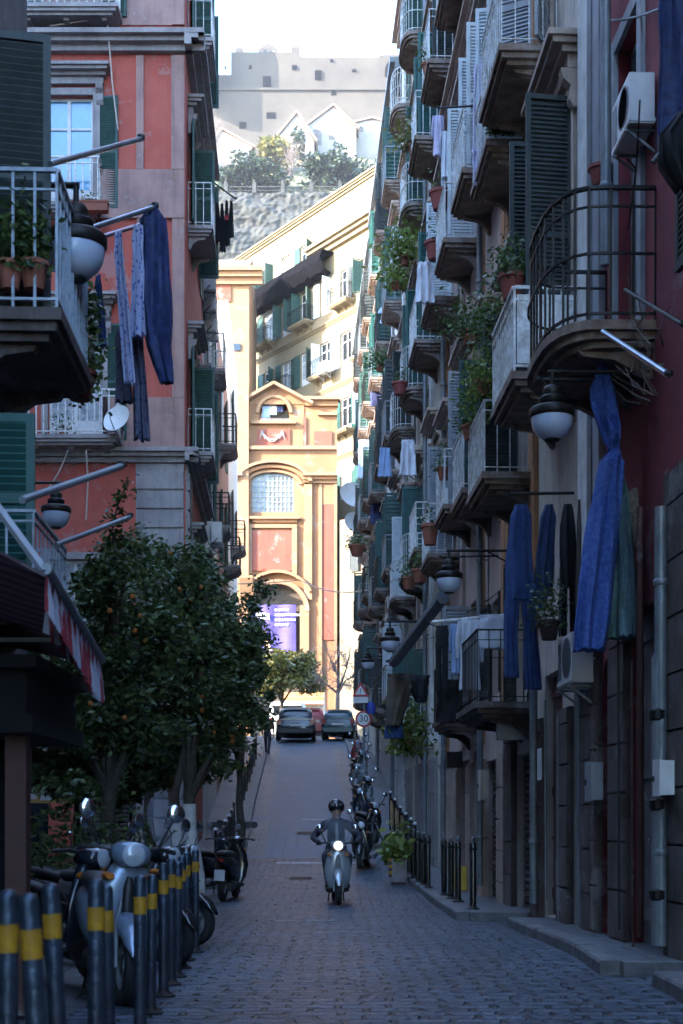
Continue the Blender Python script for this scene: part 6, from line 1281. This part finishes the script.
def van():
    t = thing('van', 'white van standing beyond the cars under the church tree', 'van', onroad(287.5, 74), R(0)); W = .95
    MB().loft([(0, 0, 1.2, W*.9, .8), (.1, 0, 1.2, W, .9), (3.2, 0, 1.2, W, .9), (3.6, 0, 1.05, W*.98, .75), (4.3, 0, .8, W*.95, .45), (4.6, 0, .7, W*.85, .3)], 24, pw=6).build('body', 'whitepaint', t, smooth=True)
    MB().box(-W*.8, W*.8, -.02, .02, 1.35, 1.85).build('rear_window', 'pane_dark', t)
    for s in (-1, 1):
        MB().box(s*W*.9-.06, s*W*.9+.06, -.03, .03, .7, 1.2).build('tail_light', 'redlamp', t)
        for y in (.8, 3.7): wheel(t, y, .33, .2, s*(W - .12))
    MB().box(-.26, .26, -.03, -.01, .55, .66).build('licence_plate', 'platewhite', t)
van()
# lit shop front behind the cars
mat('shoporange', (.6, .25, .08), .7); 
t = thing('shop_kiosk', 'small shop front with an orange and cream awning behind the parked cars', 'kiosk', (P(304, 0, 80).x, 80, gz(80)))
MB().box(-1.2, 1.2, 0, 1.6, 0, 2.9).build('wall', 'cream', t); MB().box(-1.0, 1.0, -.03, .0, .2, 1.9).build('doorway', 'pane_dark', t); MB().prismx([(0, 2.9), (-.9, 2.5), (-.9, 2.15), (0, 2.3)], -1.15, 1.15).build('awning', 'shoporange', t); MB().box(-1.15, 1.15, -.92, -.9, 2.2, 2.32).build('awning_edge', 'whitepaint', t)
# ------------------------------------------------------------------ signs
def text_mesh(s, size, m, parent, loc, rot=(R(90), 0, 0), name='lettering', ext=.002, align='CENTER'):
    c = bpy.data.curves.new(name, 'FONT'); c.body = s; c.size = size; c.extrude = ext; c.align_x = align; c.align_y = 'CENTER'; o = bpy.data.objects.new(name, c); COL.objects.link(o)
    dg = bpy.context.evaluated_depsgraph_get(); me = bpy.data.meshes.new_from_object(o.evaluated_get(dg)); bpy.data.objects.remove(o); bpy.data.curves.remove(c)
    me.materials.clear(); me.materials.append(M[m]); q = bpy.data.objects.new(name, me); COL.objects.link(q); q.parent = parent; q.location = loc; q.rotation_euler = rot; return q
Ys = 44; sx_ = P(363, 0, Ys).x; zg = gz(Ys) + .12
pt = thing('sign_post', 'grey pole that carries the warning triangle and the speed limit disc', 'sign post', (sx_ + .03, Ys + .06, zg)); MB().tube([(0, 0, 0), (0, 0, P(0, 684, Ys).z - zg)], .03, 10).build('post', 'zinc', pt, smooth=True); MB().lathe([(.09, 0), (.09, .02), (.035, .03)], n=12).build('base', 'iron', pt)
t = thing('speed_sign', 'round white speed limit sign with a red rim reading 30', 'road sign', P(363.5, 719, Ys)); rr = S(8.3, Ys)
MB().lathe([(0, 0), (rr, 0), (rr, .02), (0, .02)], (0, 0, 0), 32, 'Y').build('disc', 'signwhite', t); MB().lathe([(rr*.76, -.004), (rr*1.0, -.004), (rr*1.0, -.001), (rr*.76, -.001), (rr*.76, -.004)], (0, 0, 0), 32, 'Y').build('rim', 'signred', t)
text_mesh('30', rr*1.15, 'signblack', t, (0, -.006, 0), ext=.003)
t = thing('warning_sign', 'triangular warning sign with a red border and exclamation mark', 'road sign', P(360.5, 690, Ys)); a = S(8.5, Ys)
tri = lambda k, dz=0: [(-a*k, -a*.75*k + dz), (a*k, -a*.75*k + dz), (0, a*.98*k + dz)]
MB().prismy(tri(1), 0, .02).build('plate', 'signred', t); MB().prismy(tri(.62, -.02), -.004, -.001).build('field', 'signwhite', t); text_mesh('!', a*.95, 'signblack', t, (0, -.008, -.05), ext=.003)
MB().box(-S(7.5, Ys), S(7.5, Ys), 0, .02, -a*1.5, -a*.82).build('plate', 'signwhite', t); text_mesh('———', .1, 'signblack', t, (0, -.008, -a*1.15), ext=.002)
bg_ = thing('blue_bag', 'small blue bag hanging beside the warning sign', 'bag', P(371, 708, Ys - .5)); MB().loft([(-.18, 0, 0, .12, .06), (0, 0, 0, .15, .08), (.14, 0, 0, .1, .05), (.2, 0, 0, .04, .02)], 14, ax='Z').build('bag', 'bluebag', bg_, smooth=True)
# purple banner in the gateway
bw, bh = (296 - 251)*cs, (652 - 605)*cs; bt_ = thing('banner', 'purple banner with white writing hung in the church gateway', 'banner', (P(273.5, 0, CY).x, CY - .12, P(0, 652, CY).z))
b = MB(); N = 14; vs = []
for j in range(N + 1):
    for i in range(N + 1): vs.append((-bw/2 + bw*i/N, .06*math.sin(i*.9) + .04*math.sin(j*1.1 + i*.3), bh*j/N))
b.add(vs + [(x, y + .02, z) for x, y, z in vs], [(j*(N+1)+i, j*(N+1)+i+1, (j+1)*(N+1)+i+1, (j+1)*(N+1)+i) for j in range(N) for i in range(N)] + [((N+1)**2 + j*(N+1)+i, (N+1)**2 + (j+1)*(N+1)+i, (N+1)**2 + (j+1)*(N+1)+i+1, (N+1)**2 + j*(N+1)+i+1) for j in range(N) for i in range(N)]); b.build('cloth', 'banner', bt_, smooth=True)
# writing: illegible at this distance, four short white lines; an arm holding a pale flag
for j, L_ in enumerate((.9, 1.5, 1.2, .8)):
    q = MB(); x = .1
    rr_ = random.Random(j)
    while x < .1 + L_: w_ = rr_.uniform(.07, .16); q.box(x, x + w_, -.13, -.12, bh*.86 - j*.3, bh*.86 - j*.3 + .13); x += w_ + .06
    q.build('lettering', 'purplewhite', bt_)
MB().prismy([(-1.1, bh*.72), (-.2, bh*.66), (-.25, bh*.8), (-1.0, bh*.86)], -.135, -.12).build('printed_flag', 'purplewhite', bt_); MB().prismy([(-.5, 0.05), (-.05, .05), (-.35, .7), (-.45, 1.3), (-.6, 1.3), (-.62, .6)], -.136, -.121).build('printed_arm', 'printskin', bt_) if 'printskin' in M or mat('printskin', (.55, .3, .2), .8) else None
MB().prismy([(-1.3, .9), (-.5, .95), (-.45, 1.3), (-.9, 1.45), (-1.35, 1.3)], -.138, -.123).build('printed_hand', 'signblack', bt_)
# ------------------------------------------------------------------ shop awning and post at the left edge
aw = thing('shop_awning', 'dark brown shop awning with a red and white striped scalloped edge at the left', 'awning', (0, 0, 0))
A = [P(-60, 520, 7.6), P(46, 574, 8.0), P(101, 664, 10.6), P(-10, 640, 11.0)]
cb_ = MB(); up = Vector((0, 0, .02)); cb_.add([*A, *[p - up for p in A]], [(0, 1, 2, 3), (7, 6, 5, 4), (0, 4, 5, 1), (1, 5, 6, 2), (2, 6, 7, 3), (3, 7, 4, 0)]); cb_.build('canopy', 'awningdark', aw)
MB().tube([A[1] + Vector((0, 0, .03)), A[2] + Vector((0, 0, .03))], .035, 8).build('front_bar', 'greypaint', aw, smooth=True)
vl = MB(); N = 36; vs = []
for k in range(N + 1):
    p = A[1].lerp(A[2], k/N); wv = .03*math.sin(k*1.5); dp = .2 + .12*abs(math.sin(k/N*math.pi*9))
    vs += [(p.x + .005, p.y, p.z), (p.x + wv, p.y, p.z - dp*.5), (p.x + wv*1.6, p.y, p.z - dp)]
vl.add(vs + [(x - .008, y, z) for x, y, z in vs], [(k*3+j, k*3+j+1, k*3+j+4, k*3+j+3) for k in range(N) for j in range(2)] + [(3*N+3 + k*3+j, 3*N+3 + k*3+j+3, 3*N+3 + k*3+j+4, 3*N+3 + k*3+j+1) for k in range(N) for j in range(2)]); vl.build('valance', 'awnstripe', aw)
q = P(45, 572, 8.0); MB().bar(tuple(P(-30, 470, 8.6)), tuple(q), .05, .03).build('arm', 'greypaint', aw); MB().bar(tuple(P(-40, 640, 10)), tuple(P(58, 640, 9.6)), .04, .03).build('arm', 'greypaint', aw)
t = thing('kiosk', 'dark shop kiosk with a brown red wooden post at the left edge', 'kiosk', (P(18, 0, 9.4).x, 9.4, gz(9.4)))
MB().box(-.07, .07, -.07, .07, 0, P(0, 735, 9.4).z - gz(9.4)).box(-.09, .09, -.09, .09, 0, .12).build('post', 'wood_red', t); z_ = P(0, 735, 9.4).z - gz(9.4)
MB().box(-1.2, .16, -.3, 1.5, z_, z_ + .12).box(-1.2, .1, -.2, 1.5, z_ + .12, z_ + .42).box(-1.2, .2, -.35, 1.5, z_ + .42, z_ + .5).build('canopy', 'blackcloth', t); MB().box(-1.15, -.1, .5, .56, 0, z_).build('glazing', 'pane_dark', t)
# posters and low shop wall behind the trees
t = thing('poster_board', 'long board of yellow and white posters behind the trees of the square', 'poster board', (P(78, 0, 29).x, 29, gz(29)))
zb0, zb1 = P(0, 803, 29).z - gz(29), P(0, 776, 29).z - gz(29); MB().box(-1.3, 1.1, 0, .06, zb0, zb1).build('board', 'posteryellow', t)
pr = random.Random(4); x = -1.25
while x < .95:
    w_ = pr.uniform(.14, .34); MB().box(x, x + w_, -.012, -.002, zb0 + pr.uniform(.03, .12), zb1 - pr.uniform(.03, .1)).build('poster', pr.choice(['whitepaint', 'blackplastic', 'posteryellow', 'browncloth', 'blackplastic']), t); x += w_ + pr.uniform(.05, .15)
for x in (-1.28, 1.08): MB().box(x - .03, x + .03, .065, .12, 0, zb1).build('post', 'iron', t)
MB().box(-1.6, 1.5, -.5, .3, zb1 + .12, zb1 + .3).build('canopy', 'blackplastic', t)
# hedge and planters in the square
def hedge(label, x, y, w_, h, n, m, seed, dz=.3):
    t = thing('hedge_planter', label, 'planter', (x, y, gz(y)), 0, 'planted boxes in the little square'); MB().box(-w_/2, w_/2, -.22, .22, 0, dz).box(-w_/2-.02, w_/2+.02, -.24, .24, dz - .05, dz + .003).build('box', 'stone', t)
    b = MB(); leaves(b, n, lambda q: (q.uniform(-.5, .5)*w_, q.gauss(0, .13), dz + abs(q.gauss(0, .4))*h), .1, seed); put('foliage', quickmesh(b, 'foliage', m), t)
hedge('stone planter box with bushy greenery behind the silver scooter', P(88, 0, 17).x, 16.2, 1.7, 1.25, 3600, 'leaf_mid', 51); hedge('stone planter box with dark leaves beside the white painted trunks', P(166, 0, 19).x, 19.0, .8, .5, 1500, 'leaf_mid', 52, .25); hedge('stone planter box at the left end, by the red post', P(48, 0, 14).x, 14.6, 1.2, .8, 1800, 'leaf_dark', 53)
hedge('low planter box in the shade behind the second line of scooters', P(140, 0, 18).x, 17.8, 1.4, .7, 1800, 'leaf_dark', 54)
# yellow and black marked planter with long grass at the right kerb
pp = P(397, 0, 30); t = thing('kerb_planter', 'grey box planter with yellow and black hazard edges and tall grass at the right kerb', 'planter', (pp.x, 30, gz(30) + .12)); MB().box(-.17, .2, -.25, .25, 0, .42).build('box', 'stone', t); st = MB(); sb = MB()
for k in range(6): (st if k % 2 else sb).box(-.185, -.12, -.262, -.251, .02 + k*.066, .02 + (k+1)*.066 - .003)
st.build('hazard_stripes', 'bandyellow', t); sb.build('hazard_stripes', 'signblack', t); b = MB(); leaves(b, 500, lambda q: (q.gauss(0, .12), q.gauss(0, .14), .42 + abs(q.gauss(0, .25))), .22, 61); put('foliage', quickmesh(b, 'foliage', 'leaf_light'), t)
mat('darkpot', (.05, .03, .025), .8)
# ------------------------------------------------------------------ balcony plants and odds and ends
plant('plant in a brown pot on the near left balcony under the lamp arm', P(34, 290, 10.38), .11, .2, .14, .34, 420, 'leaf_mid', size=.075); plant('leafy houseplant in the corner of the near left balcony', P(10, 290, 10.36), .1, .2, .14, .36, 350, 'leaf_mid', size=.075)
plant('plant in a grey pink pot hanging beside the near left balcony', P(82, 362, 12), .13, .2, .17, .36, 800, 'leaf_mid', pm='moulding', size=.07); plant('trailing plant in a dark pot below the grey pink one', P(80, 400, 12), .14, .24, .2, .25, 1000, 'leaf_mid', pm='redpot', size=.07, droop=.22)
pole('bracket that holds the two hanging plant pots', (XL(12), 12, P(0, 364, 12).z), P(92, 364, 12), .02, 'iron')
plant('plant on the lower coral house balcony, at the railing corner', P(62, 443, 31.5), .15, .2, .3, .3, 250, 'leaf_mid')
plant('row of terracotta flower boxes under the coral house window rail', P(88, 212, 31.4), box=(.9, .22, .22), fr=.3, fh=.15, n=80)
for lb, px, py, out, kw in (
    ('geranium in a red pot beside the black louvred shutters', 512, 300, .72, dict(pm='redpot', r_=.16, h=.3, n=420, fr=.3)),
    ('bushy plant on the white balcony next to the tall shutters, upper', 500, 350, .6, dict(n=900, fr=.5, fh=.4)),
    ('hanging fern under the bushy balcony plant', 482, 396, .6, dict(n=1000, fr=.35, fh=.5, droop=.5, leafm='leaf_light')),
    ('sprawling plant over the railing in the middle of the row', 470, 345, .6, dict(n=800, fr=.5)),
    ('big yellow green plant on a high far balcony', 405, 265, .6, dict(n=700, fr=.6, fh=.6, leafm='leaf_light', size=.14)),
    ('yellow flowering plant on a far high balcony', 413, 155, .58, dict(n=500, fr=.5, fh=.5, leafm='leaf_yellow', size=.13)),
    ('plant with pale leaves on a far middle balcony', 395, 290, .58, dict(n=500, fr=.6, fh=.5, leafm='leaf_light', size=.14)),
    ('dark green plant on a far lower balcony', 380, 372, .58, dict(n=400, fr=.5, size=.14)),
    ('red geranium box at the rounded balcony', 428, 75, .58, dict(n=250, pm='terracotta')),
    ('terracotta pot on the highest rounded balcony', 440, 210, .58, dict(n=60, pm='redpot', r_=.2, h=.35)), ('terracotta pot one floor below the highest rounded balcony', 435, 260, .58, dict(n=60, pm='redpot', r_=.2, h=.35)),
    ('red pot with a small plant on the far dark balcony', 400, 395, .7, dict(n=150, pm='redpot', r_=.2, h=.3)),
    ('two tier terracotta pot on a white balcony', 430, 545, .7, dict(n=120, pm='terracotta', r_=.17, h=.4)), ('plant in a terracotta pot beside a white balcony rail, left one', 409, 590, .58, dict(n=260, pm='terracotta', r_=.18, h=.3)), ('plant in a terracotta pot beside a white balcony rail, right one', 420, 583, .58, dict(n=260, pm='terracotta', r_=.18, h=.3)),
    ('dry plant in a pot behind the jeans', 549, 640, .45, dict(n=600, fr=.26, fh=.35, leafm='leaf_dark', pm='darkpot', size=.06)),
    ('bright green plant spilling over the low white balcony', 408, 745, 1.1, dict(n=900, fr=.45, fh=.5, droop=.3, leafm='leaf_light', size=.13)),
    ('flower pot on a balcony beside the far satellite dishes', 357, 556, .9, dict(n=220, fr=.4, size=.16, pm='terracotta', r_=.3, h=.4)),
    ('small plant behind the white railing below the lamp', 470, 440, .7, dict(n=200)), ('leafy plant above the white shutters of the yellow house', 444, 480, .6, dict(n=200))):
    q = onR(px, py, out); plant(lb, q, **kw)
# ivy screen on the railing of the high white balcony
q = Vector((2.05, 20.0, 11.0)); iv = thing('ivy_screen', 'dense ivy screen covering the railing of the high white balcony', 'ivy', (q.x + .05, q.y - .0, q.z), 0); b = MB(); leaves(b, 1500, lambda r__: (r__.uniform(-.02, .58), r__.gauss(-.02, .03), r__.uniform(.05, .95)), .09, 77); put('foliage', quickmesh(b, 'foliage', 'leaf_mid'), iv); MB().box(.0, .58, .03, .04, .05, .95).build('backing', 'leafboard', iv) if 'leafboard' in M or mat('leafboard', (.02, .04, .02), .9) else None
# green basin on the white railed balcony
q = P(547, 372, 16.9); t = thing('plastic_tub', 'bright green plastic tub standing on the white railed balcony', 'tub', (q.x, 16.9, 6.57)); MB().lathe([(.16, 0), (.2, .22), (.215, .22), (.21, .24), (.19, .235), (.15, .02), (0, .02)], n=20).build('tub', 'greenplastic', t, smooth=True)
# red flower pot on the crimson wall, coiled wires
q = onR(601, 186, .15); t = thing('wall_pot', 'dark red pot fixed high on the crimson wall above the bowed balcony', 'pot', q); put('pot', pot_mesh(.13, .2, 'redpot'), t); MB().bar((0, 0, 0), (.15, 0, 0), .02).build('bracket', 'iron', t)
# roller awning over the near right window and a covered awning
q = thing('folded_awning', 'dark folded awning jutting from the crimson house at the right edge', 'awning', P(668, 150, 11.0)); MB().cloth([(.28, .12, 0, .04, .06), (.1, .02, 0, .1, .1), (-.1, .04, 0, .12, .1), (-.3, .12, 0, .05, .06)], 24, .03, 5, 3).build('canopy', 'blackcloth', q, smooth=True); MB().tube([(-.12, 0, -.1), (.25, 0, .35)], .02, 6).build('arm', 'iron', q)
sheet('navy_sheet', 'dark navy sheet hanging at the top right corner', 'navycloth', P(675, -40, 11.4), S(16, 11.4), S(18, 11.4), S(200, 11.4), 91, 'sheet')
# dry vine on the crimson wall
vn = thing('dry_vine', 'tangle of bare twigs on the crimson wall beside the bowed balcony', 'vine', onR(650, 330, .05)); b = MB(); r7 = random.Random(2)
for _ in range(26):
    p0 = Vector((r7.uniform(-.1, .1), r7.uniform(-.4, .3), r7.uniform(-.7, 0))); b.tube([p0, p0 + Vector((r7.uniform(-.2, 0), r7.uniform(-.2, .2), r7.uniform(0, .25))), p0 + Vector((r7.uniform(-.35, 0), r7.uniform(-.3, .3), r7.uniform(.1, .55)))], [.012, .008, .004], 5)
b.build('stem', 'barkpale', vn)
# cables along the fronts
def cable(label, pts, r_=.012, m='blackplastic'):
    pts = [Vector(p) for p in pts]; out = []
    for a, b_ in zip(pts, pts[1:]):
        for k in range(8): u = k/8; out.append(a.lerp(b_, u) - Vector((0, 0, .12*math.sin(math.pi*u)*(b_ - a).length*.12)))
    out.append(pts[-1]); o = MB().tube(out, r_, 5).build('cable', m, None); tag(o, label, 'cable', 'cables on the house fronts')
cable('cable looping along the coral house above its green shutter', [P(50, 26, 31.7), P(106, 16, 31.6)], .02, 'cream'); cable('pale cable hanging down the coral wall beside the green shutter', [P(107, 14, 31.7), P(112, 80, 31.75), P(118, 130, 31.8)], .018, 'cream')
cable('pale wire dangling under the lower coral house balcony, left one', [P(68, 450, 31.2), P(60, 470, 31.3), P(46, 492, 31.4)], .018, 'cream'); cable('pale wire dangling under the lower coral house balcony, right one', [P(86, 450, 31.2), P(88, 480, 31.4), P(86, 520, 31.6)], .018, 'cream')
cable('cable crossing in front of the church above the gateway', [P(236, 584, 80), P(300, 580, 81), P(398, 584, 48)], .03); cable('cable running along the crimson and cream fronts', [onR(662, 8, .05), onR(600, 20, .05), onR(560, 40, .04)], .012)
cable('loose wires hanging under the white air conditioner', [onR(640, 100, .4), onR(636, 170, .3), onR(628, 230, .15)], .008); cable('long cable sloping down the right-hand fronts at shop level', [onR(530, 560, .06), onR(470, 610, .06), onR(420, 640, .06)], .015)
for i, (px, a, b_) in enumerate(((618, 640, 930), (632, 660, 950), (545, 700, 900))):
    cable(('thin', 'rusty', 'grey')[i] + ' cable running down the ground floor of the right-hand row, beside ' + ('the wooden door', 'the crimson jamb', 'the rolling shutter')[i], [onR(px, a, .12), onR(px + 1, b_, .12)], .014, ('blackplastic', 'wood_red', 'zinc')[i])
# old pipes in front of the crimson house
dpz = thing('standpipe', 'thick peeling blue grey pipe with a hooked top at the crimson house', 'pipe', (onR(658, 900, .16).x, onR(658, 900, .16).y, 0)); MB().tube([(.13, 0, P(0, 655, 12.9).z - .05), (.05, 0, P(0, 652, 12.9).z + .03), (0, 0, P(0, 665, 12.9).z), (0, 0, .1)], [.05, .06, .06, .06], 12).build('pipe', 'zinc', dpz, smooth=True)
for z in (.5, 1.3, 2.1): MB().lathe([(.062, z), (.078, z + .02), (.078, z + .09), (.062, z + .11)], n=12).build('collar', 'iron', dpz)
dp2 = thing('standpipe', 'thin red downpipe between the peeling pipe and the wooden door', 'pipe', (onR(640, 900, .1).x, onR(640, 900, .1).y, 0)); MB().tube([(0, 0, .1), (0, 0, 4.2)], .035, 10).build('pipe', 'wood_red', dp2, smooth=True)
# grey panel doors standing ajar at the cream house
for i, (px0, px1, py0, py1, Y) in enumerate(((558, 571, 715, 915, 17.4), (578, 590, 698, 925, 16.2))):
    a = P(px0, py1, Y); b_ = P(px1, py1, Y); z1 = P(0, py0, Y).z; t = thing('open_door_leaf', ('tall pale grey door leaf standing open, left of two' , 'tall pale grey door leaf standing open, right of two')[i], 'door', (a.x, Y, gz(Y) + .12)); w_ = b_.x - a.x; h_ = z1 - gz(Y) - .12
    m_ = MB().box(0, w_, 0, .05, 0, h_); [m_.box(.02, w_ - .02, -.015, -.002, z, z + h_*.2) for z in (.1, h_*.27, h_*.53, h_*.77)]; m_.build('leaf', 'greywood', t); MB().lathe([(0, 0), (.03, .01), (.025, .04), (0, .05)], (w_*.8, -.06, 1.0), 8, 'Y').build('handle', 'zinc', t)
# shop sign boxes on the right-hand row
def signbox(label, px, py, w_, h_, out, m, text=None):
    q = onR(px, py, 0); t = thing('sign_box', label, 'sign box', q, RZR, 'shop signs and boxes on the right-hand row'); MB().box(-.08, .08, 0, out, 0, h_).box(-.095, .095, 0, out + .01, h_, h_ + .02).build('box', m, t); MB().bar((0, .03, h_), (0, .03, h_ + .25), .03).build('bracket', 'iron', t)
signbox('grey blue box sign jutting above the brown rolling shutter', 530, 740, .4, .42, .48, 'greypaint'); signbox('dark lantern box jutting from the doorway by the three black bollards', 462, 768, .3, .3, .3, 'blackplastic'); signbox('small white box on the wall under the dark lamp box', 449, 742, .3, .3, .35, 'whitepaint')

# meter boxes, notices and small wall clutter at street level
def wallbox(label, px, py, w_, h_, m, d=.12, name='meter_box'):
    q = onR(px, py, .1); t = thing(name, label, 'box' if name != 'notice' else 'notice', q, RZR, None); b = MB().box(-w_/2, w_/2, 0, d, 0, h_)
    if d > .05: b.box(-w_/2 - .01, w_/2 + .01, d, d + .012, -.01, h_ + .01)
    b.build('casing' if d > .05 else 'sheet', m, t)
    if d > .05: MB().box(w_*.25, w_*.32, d + .013, d + .03, h_*.4, h_*.55).build('latch', 'iron', t)
wallbox('small white meter box on the dark stone pier at the right edge', 671, 795, .22, .3, 'whitepaint'); wallbox('grey meter box on the stone strip left of the wooden door', 600, 800, .3, .4, 'greypaint')
wallbox('pale notice sheet stuck beside the brown rolling shutter', 540, 780, .3, .42, 'whitepaint', .012, 'notice'); wallbox('cream meter box near the three black bollards', 487, 800, .35, .5, 'cream'); wallbox('yellow box at the foot of the wall by the doorway', 466, 893, .3, .5, 'yellowcase', .2, 'yellow_crate')
for i, (px, a, b_, m) in enumerate(((505, 430, 760, 'whiterail'), (488, 300, 700, 'zinc'), (462, 250, 720, 'blackplastic'), (446, 380, 740, 'cream'), (432, 200, 700, 'whiterail'), (415, 330, 700, 'blackplastic'), (596, 20, 520, 'blackplastic'), (572, 60, 330, 'cream'))):
    cable(('first', 'second', 'third', 'fourth', 'fifth', 'sixth', 'seventh', 'eighth')[i] + ' upright cable on the right-hand row, counted from the one beside the brown rolling shutter', [onR(px, a, .04), onR(px + .6, (a + b_)/2, .06), onR(px, b_, .04)], .013, m)
for x, y, lb in ((-.9, 31.0, 'round iron manhole cover in the cobbles before the slope'), (-1.0, 39.2, 'round iron manhole cover on the lower part of the slope')):
    t = thing('manhole_cover', lb, 'manhole cover', (x, y, gz(y) + .006)); t.rotation_euler = (math.atan2(gz(y + .5) - gz(y - .5), 1), 0, 0); b = MB().lathe([(0, .006), (.3, .006), (.31, .0)], n=28)
    for k in range(-4, 5): b.box(-.24, .24, k*.055 - .012, k*.055 + .012, .0065, .011)
    b.build('lid', 'iron', t)
b = MB(); r9 = random.Random(12)
for _ in range(150):
    y = r9.uniform(9.5, 30); side = r9.random(); x = (float(np.interp(y, [9, 20, 34], [2.2, 1.6, 1.25])) - abs(r9.gauss(0, .25))) if side < .55 else (-1.3 - .0 + abs(r9.gauss(0, .5)) if side < .9 else r9.uniform(-1.2, 1.2)); a = r9.uniform(0, 6.28); s_ = r9.uniform(.015, .04); z = gz(y) + .012
    b.add([(x + s_*math.cos(a), y + s_*math.sin(a), z + .004), (x + s_*.5*math.cos(a + 1.5), y + s_*.5*math.sin(a + 1.5), z + .014), (x - s_*math.cos(a), y - s_*math.sin(a), z + .003), (x + s_*.5*math.cos(a - 1.5), y + s_*.5*math.sin(a - 1.5), z + .01)], [(0, 1, 2, 3)])
o = put('litter', quickmesh(b, 'litter', 'browncloth'), None); tag(o, 'dry leaves and scraps scattered along the edges of the street', 'litter', kind='stuff')

# ------------------------------------------------------------------ haze: pale even air round the street and the hill
hm = bpy.data.materials.new('haze'); hm.use_nodes = True; n = hm.node_tree; n.nodes.remove(n.nodes['Principled BSDF']); pv = n.nodes.new('ShaderNodeVolumePrincipled')
pv.inputs['Color'].default_value = (.95, .96, 1., 1); pv.inputs['Density'].default_value = .00018; pv.inputs['Anisotropy'].default_value = .2
n.links.new(pv.outputs[0], n.nodes['Material Output'].inputs['Volume'])
hz = MB().box(-7000, 7000, -120, 7000, -130, 330).build('haze', None); hz.data.materials.append(hm); tag(hz, 'thin pale haze over the street and the castle hill', 'haze', kind='stuff')
